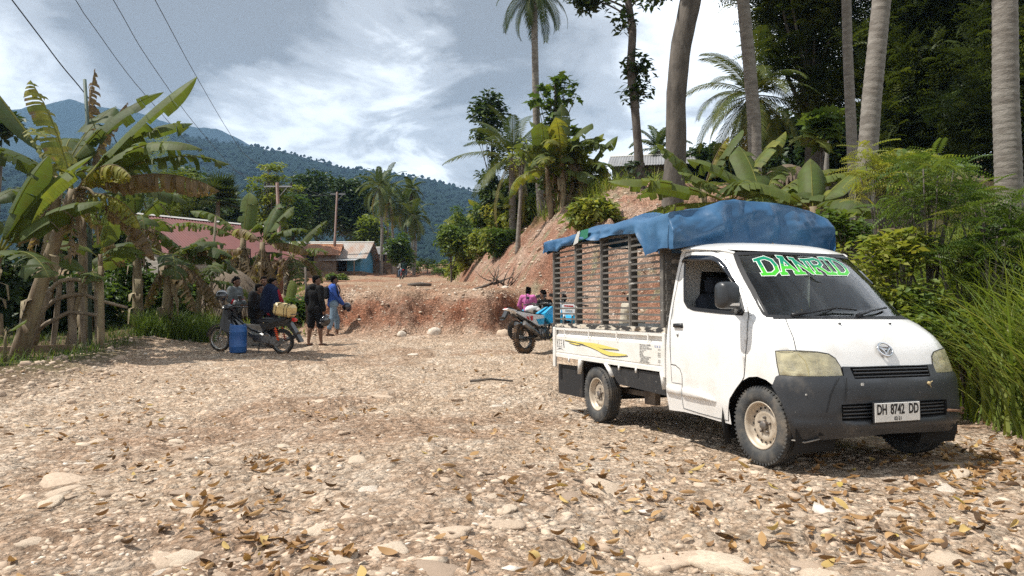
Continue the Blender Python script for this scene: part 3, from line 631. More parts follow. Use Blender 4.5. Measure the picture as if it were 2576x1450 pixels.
    mb.box((-1.13, 0, 1.36), (.03, 1.0, .42), 1); mb.build('cab_rear_wall', [paint, dark], root)
    mb = MB()
    for sy in (-1, 1):
        for y0, y1 in ((.79, .42),):
            V = []; k = 16
            for i in range(k+1):
                a = math.radians(-25+230*i/k); V += [(-.03+.40*math.cos(a), sy*y0, .30+.375*math.sin(a)), (-.03+.40*math.cos(a), sy*y1, .30+.375*math.sin(a))]
            mb.add(V, [(2*i, 2*i+2, 2*i+3, 2*i+1) for i in range(k)], 0, True); mb.add([V[2*i+1] for i in range(k+1)], [list(range(k+1))], 0)
        mb.tube([(-.40, sy*.79, .46), (-.42, sy*.79, .28), (-.39, sy*.78, .10)], [.03, .035, .03], 6, 0, flat=.3)
    mb.box((-2.0, 0, .50), (3.3, .62, .14)); mb.box((-.3, 0, .33), (1.3, 1.0, .12)); mb.box((-2.65, 0, .297), (.12, 1.2, .12)); mb.box((0, 0, .29), (.10, 1.2, .10)); mb.box((.30, 0, .40), (.3, 1.3, .25))
    for sy in (-1, 1):
        mb.box((-2.6, sy*.5, .34), (1.1, .07, .05), 1); mb.box((-1.9, sy*.55, .34), (.2, .06, .18), 1)
    mb.tube([(-1.2, .2, .34), (-2.2, .25, .30), (-3.6, .3, .36)], .035, 8, 1); mb.build('chassis', [dark, mat('underbody steel', (.16, .13, .10), .8, col2=(.07, .05, .04), scale=6)], root)
    # ---- bumper, grille and lower intake
    bb = ARCH[-1:]+LAMPBOT+HOODF; bot = [(1, .266), (.866, .255), (.7516, .242), (.7025, .24), (.655, .24), (.6418, .3866), (.6296, .4755), (.6131, .5481)]
    half = bb+bot[:0]; bp_ = bb+[(2-q, z) for q, z in bb[::-1][1:]]+[(2-q, z) for q, z in bot[::-1]]+bot[1:] if False else bb+[(2-q, z) for q, z in bb[::-1][1:]]+[(2-q, z) for q, z in bot[::-1]]+bot[1:]
    gr = [(.8396,.7405),(1,.741),(2-.8396,.7405),(2-.8462,.661),(1,.661),(.8462,.661)]; it = [(.7887,.488),(1,.492),(2-.7887,.488),(2-.7902,.381),(1,.375),(.7902,.381)]
    vb, tb = cdt_regions([bp_, gr, it], .035, .55, 1.45, .24, .78)
    g_ = lambda z, c_, w: math.exp(-((z-c_)/w)**2)
    boff = lambda q, z: .010+.016*min(1, max(0, (.70-z)/.06))+.020*g_(z, .345, .022)-.030*max(0, (.30-z)/.08)
    bump = region_mesh('bumper', vb, tb, lambda p: pip(p, bp_) and not inn(p, gr, it), plast, root, boff)
    for nm, poly, rows in (('grille', gr, (.675, .700, .724)), ('lower_intake', it, (.398, .422, .446, .470))):
        mb = MB(); c = np.mean(poly, 0); P = densify(poly, .04, True); n = len(P)
        V = np.vstack([np.array([S(*p)+SN(*p)*boff(*p) for p in P]), lift(P, -.05), lift([tuple(c)], -.05)]); mb.add(V, [(i, (i+1) % n, n+(i+1) % n, n+i) for i in range(n)]+[(n+i, n+(i+1) % n, 2*n) for i in range(n)], 0)
        ql, qr = poly[0][0]+.008, poly[2][0]-.008
        for z in rows: ribbon(mb, [(ql+(qr-ql)*k/8, z) for k in range(9)], .011, -.002, thick=.016, m=1)
        mb.build(nm, [dark, plast], bump)
    mb = MB()
    for P in ([(.7887,.6723),(.77,.61),(.7561,.5482),(.7426,.4351)], [(.715,.33),(.697,.29),(.7093,.26)], [(.8114,.6713),(.8093,.5914),(.8017,.5119)]):
        ribbon(mb, P, .006, .034, m=0)
    mb.build('crack', gap, bump, label="jagged cracks in the bumper's near corner")
    for q, z, w in ((.867, .622, .022), (.69, .56, .012)):
        mb = MB(); p = S(q, z)+SN(q, z)*.03; mb.box(p, (.004, w, w*.9), 0, rot=(0, 0, -.1)); mb.build('sticker', mat('old sticker', (.6, .6, .57), .6), bump)
    mb = MB(); p = S(1.135, .612)+SN(1.135, .612)*.03; mb.ell(p, (.012, .016, .014), 8); mb.tube([p, p+np.array([.01, .025, .015])], .004, 5); mb.tube([p, p+np.array([.01, .01, -.03])], .003, 5)
    mb.build('twine', mat('twine', (.5, .4, .22), .9), bump)
    mb = MB(); pts = [S(1.2+.03*i, .415)+np.array([.05+.012*math.sin(i*1.4), 0, -.006*i]) for i in range(5)]; mb.tube(pts, .010, 8); mb.tube([pts[-1]+np.array([.0, .022*math.cos(a)+.01, .022*math.sin(a)]) for a in np.linspace(.3, 5.6, 10)], .008, 6); mb.build('tow_hook', mat('rusty hook', (.22, .13, .08), .7, .3, col2=(.1, .05, .03), scale=20), bump)
    # splash guard bent under the near corner
    mb = MB(); a = S(.655, .26); b = S(.72, .25); mb.tube([a+np.array([-.02, 0, -.03]), (a+b)/2+np.array([0, 0, -.035]), b+np.array([.03, 0, -.0])], [.012, .02, .012], 6, flat=.35); mb.build('splash_guard', mat('dusty grey plastic', (.30, .28, .25), .7), bump)
    # ---- number plate
    pc = Vector((.548, -.038, .426)); pb = MB(); pb.box((.545, -.038, .426), (.012, .450, .152), 0, bev=.004); pb.box((.552, -.038, .426), (.006, .430, .134), 1, bev=.003)
    pl = pb.build('number_plate', [blk, mat('plate white', (.74, .74, .71), .4, dirt=((.35, .3, .25), 9, .58, .5))], root)
    mb = MB()
    def put_text(mb, s, size, sx, cx_, cz_, fn, m=0, off=.0, align='CENTER'):
        V, F = text_tris(s, size, off, align); mb.add([fn(cx_+x*sx, cz_+y) for x, y, _ in V], F, m)
    pf = lambda y, z: (.5565, -.038+y, .426+z)
    put_text(mb, "DH", .098, .66, -.150, .018, pf, 0, .0035); put_text(mb, "8742", .098, .68, -.003, .018, pf, 0, .0035); put_text(mb, "DD", .098, .66, .152, .018, pf, 0, .0035); put_text(mb, "02\u00b731", .038, .85, .0, -.046, pf, 0, .001)
    mb.build('plate_lettering', blk, pl)
    # ---- emblem
    e = S(1, .861); nn = SN(1, .861); up = np.array([0, 0, 1.])-nn*nn[2]; up /= np.linalg.norm(up); rt = np.cross(up, nn)
    ef = lambda a, b, h=.012: e+rt*a+up*b+nn*h
    mb = MB(); mb.tube([ef(.066*math.cos(a), .052*math.sin(a)) for a in np.linspace(0, 2*math.pi, 33)], .0075, 6, 0, cap=False)
    mb.tube([ef(-.045, .022), ef(.035, .022), ef(.052, .008), ef(.02, -.012), ef(-.015, -.040), ef(-.012, -.012), ef(-.045, .022)], .007, 6); mb.tube([ef(-.045, .022), ef(-.005, .0), ef(.045, -.002)], .006, 6)
    mb.build('emblem', mat('chrome', (.75, .76, .78), .12, 1.0), root)
    # ---- hood seams, jets, wipers
    mb = MB(); HL = [(.6853,1.100),(.6788,1.0439),(.6795,.9605),(.6784,.866)]
    for mq in (lambda p: p, mirror_q):
        ribbon(mb, mq(HL), .005, .0025); ribbon(mb, mq(doorp), .006, .003, True); ribbon(mb, mq([(.34,.697),(.0345,.70)])[-1:]+mq([(.0345,.70)]), .004, .003) if False else None
        ribbon(mb, mq([(.0336,.6985),(.0659,.6927),(.0936,.6633),(.1066,.6091),(.1063,.5346),(.0383,.5368)]), .004, .003, True); ribbon(mb, mq([(.5527,1.118),(.60,1.113)]), .005, .003)
        ribbon(mb, mq(WIN), .030, .005, True, 1); P = mq([(.8796,1.0519)])[0]; mb.ell(S(*P)+SN(*P)*.006, (.014, .008, .008), 8, 1)
    ribbon(mb, [(q, 1.098) for q in np.linspace(.64, 1.36, 20)], .026, .004, False, 1); ribbon(mb, WS, .040, .003, True, 1)
    mb.build('seam', [gap, blk], root)
    mb = MB()
    for P in ([(.7087,1.1033),(.81,1.13),(.9206,1.160),(1.0257,1.1497)], [(.9964,1.1013),(1.05,1.118),(1.1026,1.14),(1.2259,1.170)]):
        D = densify(P, .05); pts = [S(*p)+SN(*p)*(.02+.008*math.sin(3*i/len(D))) for i, p in enumerate(D)]
        mb.tube(pts, [.014]*3+[.008]*(len(pts)-3), 6)
    mb.tube([S(.9206, 1.160)+SN(.9206, 1.16)*.022, S(.86, 1.125)+SN(.86, 1.125)*.015], .005, 5); mb.build('wiper', blk, ws)
    # ---- windshield lettering DANRID, two greens with a white rim
    TL, BL, TM, BM, TR, BR = (.6097,1.5767), (.6265,1.4506), (.93,1.603), (.92,1.4656), (1.262,1.585), (1.215,1.468)
    def wf(off):
        def fn(x, y):
            def cur(a, b, c_): return tuple(np.array(a)*(1-x)*(1-2*x)+np.array(b)*4*x*(1-x)+np.array(c_)*x*(2*x-1)) 
            t = np.array(cur(TL, TM, TR)); b = np.array(cur(BL, BM, BR)); yy = y*(1+.12*math.sin(x*9))+.0
            q, z = b+(t-b)*yy; return S(q, z)+SN(q, z)*off
        return fn
    mb = MB(); x = 0.0; adv = {'D': .195, 'A': .185, 'N': .185, 'R': .18, 'I': .095}
    for ch in "DANRID":
        wd = adv[ch]; sc_ = wd*1.06
        for k, (hw, off, m) in enumerate(((.125, .004, 0), (.085, .0055, 1), (.085, .0055, 2))):
            for pl_ in GLY[ch]:
                pts = [(p[0], p[1]) for p in pl_]
                if ch == 'I': pts = [(.5+(p[0]-.5)*1.5, p[1]) for p in pl_]
                def fn(a, b, off=off, x=x, sc_=sc_, m=m): 
                    return wf(off)(x+(a-.0)*sc_+ (.02*(b-.5)*-1), b)
                if m == 0: stroke(mb, pts, hw, fn, 0)
                else:
                    cut = []
                    for a, b in zip(pts[:-1], pts[1:]):   # split at mid height
                        if (a[1]-.5)*(b[1]-.5) < 0:
                            t = (.5-a[1])/(b[1]-a[1]); c_ = (a[0]+(b[0]-a[0])*t, .5); cut += [(a, c_), (c_, b)]
                        else: cut.append((a, b))
                    for a, b in cut:
                        if ((a[1]+b[1])/2 >= .5) == (m == 1): stroke(mb, [a, b], hw, fn, m)
        x += wd
    gm = lambda nm, c_: mat(nm, c_, .35, spec=.4)
    mb.build('lettering', [gm('sticker white', (.80, .85, .80)), gm('sticker teal', (.0, .24, .13)), gm('sticker green', (.06, .50, .03))], ws, label="two-tone green name lettering with a white rim")
    # ---- cab interior
    mb = MB(); mb.box((-.13, 0, .98), (.42, 1.40, .20), 0, rot=(0, -.10, 0), bev=.05); mb.box((-.0, -.42, 1.08), (.16, .34, .07), 0, bev=.03); mb.box((.0, .45, 1.075), (.1, .2, .05), 2, bev=.01)
    mb.lathe([(.165+.013*math.cos(a), .013*math.sin(a)) for a in np.linspace(0, 2*math.pi, 9)[:-1]], (0, 0, 0), 'z', 24, 0, close=True)
    k = len(mb.v)-24*8; M = Matrix.Rotation(-.75, 3, 'Y')
    for i in range(k, len(mb.v)): mb.v[i] = tuple(M @ Vector(mb.v[i])+Vector((-.42, -.38, 1.10)))
    mb.tube([(-.42, -.38, 1.10), (-.2, -.38, .96)], .03, 8); mb.build('dashboard', [mat('dash plastic', (.035, .04, .045), .6), blk, mat('paper', (.6, .6, .58), .8)], root)
    mb = MB()
    for y in (-.38, .38):
        mb.box((-.72, y, .72), (.5, .5, .18), 0, bev=.06); mb.box((-.98, y, 1.02), (.15, .5, .62), 0, rot=(0, -.16, 0), bev=.06); mb.box((-1.04, y, 1.40), (.10, .27, .17), 0, bev=.04)
    mb.build('seat', mat('seat cloth', (.03, .035, .05), .9), root)
    # ---- door fittings
    for di, mq in ((0, lambda p: p), (1, mirror_q)):
        d = doors[di]; sy = -1 if di == 0 else 1
        mb = MB(); vo = mq([(.0437,1.5326),(.0548,1.5755),(.1249,1.5967),(.3472,1.6036),(.4074,1.5751),(.4497,1.5215),(.4984,1.4019)]); vi = mq([(.064,1.5287),(.0814,1.5482),(.1438,1.5475),(.3442,1.5537),(.3917,1.5389),(.4349,1.4857),(.4952,1.3912)])
        n = 30; rs = lambda P: [tuple(np.array([np.interp(t, np.linspace(0, 1, len(P)), [p[0] for p in P]), np.interp(t, np.linspace(0, 1, len(P)), [p[1] for p in P])])) for t in np.linspace(0, 1, n)]
        A, B = rs(vo), rs(vi); C = [((a[0]+b[0])/2, (a[1]+b[1])/2) for a, b in zip(A, B)]
        V = np.vstack([lift(A, .006), lift(C, .030), lift(B, .034), lift(B, .012)]); mb.add(V, [(k*n+i, k*n+i+1, (k+1)*n+i+1, (k+1)*n+i) for k in range(3) for i in range(n-1)], 0, True); mb.build('wind_deflector', mat('smoked acrylic', (.008, .010, .016), .08, coat=.6), d)
        mb = MB(); H = mq([(.0509,1.0622),(.1133,1.0656),(.1176,1.024),(.0508,1.0275)]); patch(mb, H, .022, .12); patch(mb, mq([(.050,1.030),(.118,1.027),(.116,1.005),(.052,1.008)]), .004, .2, 1); P = mq([(.0785,.961)])[0]; mb.ell(S(*P)+SN(*P)*.003, (.014, .008, .017), 10, 2)
        mb.build('door_handle', [blk, paint, mat('lock metal', (.3, .3, .3), .3, .8)], d)
        mb = MB(); patch(mb, mq([(.1043,.5063),(.1647,.5085),(.2347,.4953),(.2887,.4584),(.3086,.4257),(.2141,.4242),(.1030,.4315)]), .020, .14); mb.build('door_molding', paint, d)
        mb = MB(); patch(mb, mq([(.004,.512),(.1000,.5063),(.0985,.4315),(.004,.44)]), .020, .14); mb.build('side_molding', paint, root)
        # mirror
        mb = MB(); cx_, cz_ = (-.150, 1.275) if di == 0 else (-.46, 1.25); oy_ = .955 if di == 0 else .83; prof = []
        for k, (ox, wy) in enumerate(((.085, .55), (.07, .82), (.03, 1.0), (-.02, 1.0), (-.05, .93), (-.058, .85))):
            for i in range(20):
                a = 2*math.pi*i/20; ca, sa = math.cos(a), math.sin(a); e_ = lambda v, p: math.copysign(abs(v)**p, v)
                prof.append((cx_+ox*.9+.018*e_(ca, .5)*0, sy*(oy_+(.088 if di == 0 else .05)*wy*e_(ca, .45)), cz_+.105*wy*e_(sa, .45)))
        mb.add(prof, [(k*20+i, k*20+(i+1) % 20, (k+1)*20+(i+1) % 20, (k+1)*20+i) for k in range(5) for i in range(20)]+[list(range(20))[::-1]], 0, True); mb.add(prof[100:120], [list(range(20))], 2)
        Pm = mq([(.50,1.16)])[0]; mb.tube([S(*Pm)+SN(*Pm)*.0, (cx_+.01, sy*(oy_-.085), 1.20), (cx_, sy*(oy_-.055), 1.215)], [.035, .03, .03], 8); patch(mb, mq([(.4543,1.1424),(.525,1.1321),(.531,1.1572),(.514,1.29),(.49,1.20)]), .012, .1)
        mb.box((cx_+.066, sy*(oy_-.01), 1.205), (.02, .085, .020), 1, rot=(0, .2, sy*.25)); mb.build('wing_mirror', [mat('mirror plastic', (.030, .033, .037), .36), mat('indicator', (.75, .75, .73), .3), mat('mirror glass', (.5, .5, .5), .03, 1.0)], d)
    # ---- wheels
    for x in (0, -2.65):
        for sy in (-1, 1): make_wheel(root, (x, sy*.722, .297), sy)
    # ---- load bed
    Z = lambda x, z: z+(-1.28-x)*.0216
    X0, X1 = -1.30, -3.78; bed = MB()
    bed.add([(x, y, Z(x, z)) for x in (X0, X1) for y in (-.77, .77) for z in (.62, .66)], [(0, 1, 3, 2), (4, 6, 7, 5), (0, 2, 6, 4), (1, 5, 7, 3), (0, 4, 5, 1), (2, 3, 7, 6)], 0)
    bedo = bed.build('load_bed', mat('bed floor', (.30, .27, .23), .7, col2=(.14, .09, .06), scale=4), root)
    def gate(sy):
        mb = MB(); prof = [(.760, .972), (.802, .976), (.802, .944), (.772, .940), (.768, .905), (.770, .895), (.797, .866), (.797, .676), (.790, .672), (.790, .660), (.803, .655), (.803, .616), (.760, .616)]
        xs = [X0+.0, X1+.035]; V = [(x, sy*y, Z(x, z)) for x in xs for y, z in prof]; n = len(prof); mb.add(V, [(i, (i+1) % n, n+(i+1) % n, n+i) for i in range(n)]+[list(range(n))[::-1], list(range(n, 2*n))], 0)
        return mb
    for sy in (-1, 1):
        mb = gate(sy); g = mb.build('side_gate', chipw, bedo)
        for x in (-3.448, -2.804, -2.168, -1.55):
            mb = MB(); mb.box((x, sy*.806, Z(x, .935)), (.018, .010, .055)); mb.tube([(x, sy*.806, Z(x, .912)), (x+.012, sy*.812, Z(x, .890)), (x+.005, sy*.81, Z(x, .872))], .005, 5); mb.build('hook', chipw, g)
        for x in (-3.332, -2.128, -1.787): mb = MB(); mb.tube([(x, sy*.80, Z(x, .62)), (x, sy*.805, Z(x, .57))], [.014, .010], 6); mb.build('peg', chipw, g)
        for (a, b) in (((-3.018, .632), (-3.084, .495)), ((-2.408, .624), (-2.291, .514)), ((-1.31, .615), (-1.30, .46))):
            mb = MB(); mb.tube([(a[0], sy*.79, Z(a[0], .62)), (b[0], sy*.78, b[1])], [.045, .034], 4, flat=.5); mb.build('bracket', chipw, g)
        mb = MB(); mb.box((X1+.035, sy*.80, .785), (.07, .03, .49), 0, bev=.006); mb.build('corner_post', chipw, bedo)
        mb = MB(); mb.box((-1.275, sy*.80, .772), (.05, .03, .41), 0, bev=.006); mb.build('corner_post', chipw, bedo)
        mb = MB(); mb.prism([(-2.367,.61),(-1.34,.60),(-1.25,.40),(-2.163,.44),(-2.22,.47)], .772, .780, lambda a, b, h: (a, sy*h, b)); mb.build('side_guard', mat('black guard plate', (.020, .021, .023), .55, chip=((.25, .24, .22), 22, .66), dirt=((.22, .2, .17), 5, .58, .4)), root)
        mb = MB(); mb.box((-3.47, sy*.715, .39), (.70, .010, .36), 0); mb.box((-3.14, sy*.60, .43), (.01, .25, .42)); mb.box((-2.65, sy*.62, .64), (.62, .3, .02)); mb.build('mud_flap', mat('mud flap rubber', (.012, .012, .013), .8, dirt=((.14, .10, .07), 4, .55, .5)), root)
    mb = MB(); mb.box((X1+.01, 0, Z(X1, .82)), (.03, 1.56, .40)); mb.build('tailgate', chipw, bedo)
    # writing on the near side gate
    yy = -.7985; mb = MB(); kf = lambda x0, z0, w, h: (lambda a, b: (x0+a*w, yy, Z(x0, z0)+b*h))
    for i, ch in enumerate("KEFA"):
        fn = kf(-3.685+i*.056, .735, .052, .088)
        for k, pl_ in enumerate(GLY[ch]): stroke(mb, pl_, .085 if k == 0 or (ch == 'A' and k == 0) else .035, fn, 0, 9)
    P = [(-3.70, .700), (-3.62, .722), (-3.55, .720), (-3.47, .698)]; P2 = [(-3.70, .700), (-3.62, .709), (-3.55, .712), (-3.47, .698)]; mb.add([(x, yy, Z(x, z)) for x, z in P+P2], [(0, 1, 5, 4), (1, 2, 6, 5), (2, 3, 7, 6)], 0)
    DM = [mat('decal black', (.05, .05, .05), .5), mat('decal shadow', (.11, .11, .11), .5), mat('decal yellow', (.74, .62, .16), .5), mat('decal blue', (.12, .2, .45), .5)]
    mb.build('lettering', DM, bedo, label="black serif place name with a dark curl under it"); mb = MB()
    def swoosh(top, botm, m, dy): 
        n = len(top); mb.add([(x, yy-dy, Z(x, z)) for x, z in top+botm], [(i, i+1, n+i+1, n+i) for i in range(n-1)], m)
    T1 = [(-3.47,.832),(-3.2,.825),(-2.95,.822),(-2.7,.822),(-2.5,.812),(-2.15,.785)]; B1 = [(-3.47,.828),(-3.2,.812),(-2.95,.800),(-2.7,.790),(-2.5,.772),(-2.15,.779)]
    T2 = [(-2.95,.800),(-2.75,.795),(-2.62,.782),(-2.5,.765),(-2.35,.748),(-2.15,.742),(-1.97,.738)]; B2 = [(-2.95,.794),(-2.75,.768),(-2.62,.748),(-2.5,.722),(-2.35,.704),(-2.15,.712),(-1.97,.730)]
    T3 = [(-3.35,.802),(-3.15,.800),(-3.05,.792)]; B3 = [(-3.35,.800),(-3.15,.782),(-3.05,.786)]
    for T, B in ((T1, B1), (T2, B2), (T3, B3)):
        swoosh([(x+.02, z-.010) for x, z in T], [(x+.02, z-.012) for x, z in B], 1, .0); swoosh(T, B, 2, .0012)
    swoosh([(-3.47,.818),(-3.2,.806),(-2.9,.79),(-2.6,.765)], [(-3.47,.814),(-3.2,.796),(-2.9,.776),(-2.6,.750)], 1, .0)
    mb.build('stripe', DM, bedo, label="yellow swooshes with dark shadows"); mb = MB()
    lines = ["MASA BERLAKU UJI BERKALA", "(PERIODICAL INSPECTION VALIDITY)", "BERAT KOSONG KENDARAAN", "(EMPTY VEHICLE WEIGHT)", "JBB (GVW)", "JBI (GPI)", "MST (MAL)", "DAYA ANGKUT (PAYLOAD)", "   ORANG (PASSENGER)", "   BARANG (GOODS)", "KELAS JALAN TERENDAH"]
    tf = lambda a, b: (a, yy-.001, Z(a, b))
    for i, s_ in enumerate(lines): put_text(mb, s_, .020 if i not in (1, 3) else .013, .80, -1.72, .850-.0165*i, tf, 0, .0002, 'LEFT')
    put_text(mb, "12  06  23", .030, .85, -1.40, .845, tf, 3, .0004)
    for i, s_ in enumerate(["", "", "1260 KG", "", "2305 KG", "2000 KG", "1100 KG", "", "120 KG", "620 KG", "III"]):
        if s_: put_text(mb, s_, .017, .8, -1.37, .850-.0165*i, tf, 0, .0002)
    mb.build('inspection_table', DM, bedo, label="printed vehicle inspection table in small black lines")
    # ---- cage
    steel = mat('chipped black steel', (.10, .094, .088), .5, col2=(.16, .148, .13), scale=5, chip=((.58, .56, .52), 13, .625), dirt=((.16, .10, .06), 7, .56, .55), stretch=(1, 1, 2.5))
    rail = mat('flaking base rail', (.035, .035, .035), .6, chip=((.62, .57, .48), 5, .50), dirt=((.40, .22, .06), 3.4, .54, .8), stretch=(1, 1, 3))
    cg = bpy.data.objects.new('cargo_cage', None); COL.objects.link(cg); cg.parent = root
    for sy in (-1,):
        mb = MB()
        for i in range(17):
            z = 1.062+.0622*i; j = [random.uniform(-.004, .004) for _ in range(5)]
            xs = [-3.80, -3.16, -2.52, -1.91, -1.30]; V = []
            for k, x in enumerate(xs):
                zz = Z(x, z-.052)+.052*0+j[k]
                V += [(x, sy*.782, zz), (x, sy*.790, zz), (x, sy*.790, zz+.020), (x, sy*.782, zz+.020)]
            F = []
            for k in range(4):
                for a in range(4): F.append((4*k+a, 4*k+(a+1) % 4, 4*k+4+(a+1) % 4, 4*k+4+a))
            F += [(0, 3, 2, 1), (16, 17, 18, 19)]; mb.add(V, F, 0)
        mb.build('side_slats', steel, cg, label="seventeen chipped flat bars along the near side")
        for x in (-3.79, -3.16, -2.52, -1.91, -1.315):
            w_ = .05 if x > -1.4 else .030
            mb = MB(); zt = Z(x, 2.035); zb = Z(x, .985); mb.box((x, sy*.794, (zt+zb)/2), (w_, .008, zt-zb)); mb.box((x+.022, sy*.755, (zt+zb)/2), (.012, .075, zt-zb)); mb.build('post', steel, cg)
        mb = MB(); V = [(x, sy*y, Z(x, z)) for x in (-3.82, -1.25) for y in (.74, .806) for z in (.978, 1.024)]; mb.add(V, [(0, 1, 3, 2), (4, 6, 7, 5), (0, 2, 6, 4), (1, 5, 7, 3), (0, 4, 5, 1), (2, 3, 7, 6)]); mb.build('base_rail', rail, cg, label="bottom rail with flaking white and rusty paint")
    mb = MB()
    for z, h in ((1.02, .05), (1.84, .06),(2.03, .03)):
        V = [(x, y, Z(x, zz)) for x in (-3.80, -1.28) for y in (.765, .79) for zz in (z, z+h)]; mb.add(V, [(0, 1, 3, 2), (4, 6, 7, 5), (0, 2, 6, 4), (1, 5, 7, 3), (0, 4, 5, 1), (2, 3, 7, 6)])
    for x in (-3.79, -1.30): mb.box((x, .78, Z(x, 1.53)), (.035, .05, 1.05))
    mb.build('far_side_rails', steel, cg)
    mb = MB()
    for i in range(11): mb.box((-1.27, 0, 1.02+.095*i), (.012, 1.56, .06))
    for y in (-.74, -.3, .3, .74): mb.box((-1.285, y, 1.5), (.03, .05, 1.05))
    mb.build('headboard', steel, cg)
    mb = MB()
    for x in (-3.79, -2.52, -1.30):
        zt = Z(x, 2.035); mb.tube([(x, y, zt+.11*(1-(y/.78)**2)) for y in np.linspace(-.78, .78, 12)], .014, 6)
    mb.build('hoop', steel, cg)
    return root
truck = build_truck()
def build_tarp():
    Z = lambda x, z: z+(-1.28-x)*.0216
    r = np.random.default_rng(5); xs = np.concatenate([np.linspace(-3.98, -1.45, 70), np.linspace(-1.43, -1.02, 18)]); V = []; F = []; nu = 84
    ys = np.linspace(-1, 1, nu); rows = []
    folds = [(r.uniform(-.9, .9), r.uniform(0, 1), r.uniform(-1.2, 1.2), r.uniform(.25, .9), r.uniform(.022, .055)*r.choice([-1, 1]), r.uniform(.03, .10)) for _ in range(46)]
    def crease(y, t):
        h = 0
        for (fy, ft, fa, fl, am, wd) in folds:
            dy, dt = y-fy, (t-ft)*.42; al = dy*math.sin(fa)+dt*math.cos(fa); ac = abs(dy*math.cos(fa)-dt*math.sin(fa)); h += am*math.exp(-ac/wd)*math.exp(-(al/fl*2)**2)
        return h
    def wr(a, b, s, sd): return float(fbm(np.array([a]), np.array([b]), s, sd, 4, .55)[0])
    for x in xs:
        front = min(max((x+1.55)/.35, 0), 1); hw = .835+.10*front*0.6; ez = Z(x, 2.055)+.03*front; row = []
        rz = .125
        # near drop: wavy short valance, long skirt by the cab
        dn = .105+.035*wr(x*1.7, 0, 1, 7)+.02*math.sin(x*7)+max(0, min(1, (x+1.62)/.16))*.27+(.05 if x < -3.5 else 0)
        df = .12+.04*wr(x*1.7, 3, 1, 8)+max(0, min(1, (x+1.62)/.16))*.20
        for k in range(7, 0, -1):
            t = k/6.0-1/6.0*1; t = k/7; row.append((x-.02*t*wr(x*3, t*2, 1, 9), -hw-.012-.05*wr(x*4, t*1.2, 1, 10)*t-.5*abs(crease((x+2.6)*.6, t))*t-.018*math.sin(x*26+2*wr(x, 1, 2, 3))*t, ez-dn*t))
        for y in ys:
            w_ = .030*wr(x*2.2, y*2.0+5, 1, 11)+.8*crease(((x+2.6)*.6+y*.3), y*.5+.5); row.append((x, y*hw, ez+rz*(1-abs(y)**2.3)+w_))
        for k in range(1, 8):
            t = k/7; row.append((x, hw+.012+.02*wr(x*4, t+8, 1, 12)*t, ez-df*t))
        rows.append(row)
    n = len(rows[0]); nr = len(rows)
    # front sheet: hangs from the last bow down to the cab roof, bellying forward
    last = rows[-1]; k0 = 4; drop = 26
    for d in range(1, drop+1):
        t = d/drop; row = []
        for i, p in enumerate(last):
            y = p[1]; zt = p[2]; zb = 1.775-.045*(abs(y)/.9)**3 + .012*math.sin(y*9); zb = min(zb, zt); w_ = .06*math.sin(math.pi*min(t*1.1, 1))+(.07*wr(y*1.9+2+t*1.2, t*1.1, 1.1, 15)+crease(y, t))*math.sin(math.pi*min(t*.85+.15, 1))-.02*t
            row.append((p[0]+w_+.035*t, y, zt+(zb-zt)*t))
        rows.append(row)
    V = [p for row in rows for p in row]; nr = len(rows)
    for a in range(nr-1):
        for i in range(n-1): F.append((a*n+i, a*n+i+1, (a+1)*n+i+1, (a+1)*n+i))
    # rear flap
    o = len(V); rr = rows[0]; V += [(p[0]+.03+.02*wr(p[1]*4, 1, 1, 19), p[1]*.97, p[2]-.13-.03*math.sin(p[1]*6)) if 6 < i < n-7 else (p[0]+.04, p[1], p[2]-.01) for i, p in enumerate(rr)]
    for i in range(n-1): F.append((i+1, i, o+i, o+i+1))
    mb = MB(); mb.add(V, F, 0, True)
    M = mat('blue tarpaulin', (.026, .095, .205), .45, col2=(.05, .14, .265), scale=2.6, detail=7, contrast=(.38, .68), bump=.006, bscale=9, dirt=((.20, .27, .36), 4.5, .60, .45), chip=((.012, .06, .17), 3.2, .66))
    o = mb.build('tarpaulin', M); o.matrix_world = truck.matrix_world.copy();     tag(o, "crumpled blue tarpaulin draped over the top of the truck's cargo cage", "tarpaulin")
    mb = MB(); mb.add([(-2.94, -.872, Z(-2.94, 2.075)), (-3.0, -.875, Z(-3, 2.0)), (-3.04, -.88, Z(-3, 1.93)), (-2.90, -.885, Z(-2.9, 1.95)), (-2.86, -.878, Z(-2.9, 2.08))], [(0, 1, 2, 3, 4)], 0); mb.add([(-2.86, -.870, Z(-2.9, 2.08)), (-2.90, -.874, Z(-2.9, 1.965)), (-2.68, -.874, Z(-2.7, 1.985)), (-2.66, -.87, Z(-2.7, 2.085))], [(0, 1, 2, 3)], 1)
    p = mb.build('folded_flap', [mat('grey tarp lining', (.50, .50, .47), .5), mat('green tarp lining', (.02, .16, .09), .5)], o, label="turned-up flap showing a grey and a green lining")
build_tarp()
# ------------------------------------------------------------------ plants
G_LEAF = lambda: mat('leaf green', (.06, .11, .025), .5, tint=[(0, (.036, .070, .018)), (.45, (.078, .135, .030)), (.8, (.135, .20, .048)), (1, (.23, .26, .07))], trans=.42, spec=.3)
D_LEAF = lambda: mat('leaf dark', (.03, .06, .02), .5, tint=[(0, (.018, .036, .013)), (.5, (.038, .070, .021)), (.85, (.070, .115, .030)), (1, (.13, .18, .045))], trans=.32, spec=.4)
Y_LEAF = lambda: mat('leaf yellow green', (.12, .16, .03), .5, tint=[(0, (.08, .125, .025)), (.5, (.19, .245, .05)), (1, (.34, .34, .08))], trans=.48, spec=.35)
F_LEAF = lambda: mat('leaf feathery', (.06, .10, .02), .55, tint=[(0, (.022, .038, .012)), (.5, (.065, .092, .021)), (.85, (.12, .15, .032)), (1, (.19, .21, .05))], trans=.42, spec=.25)
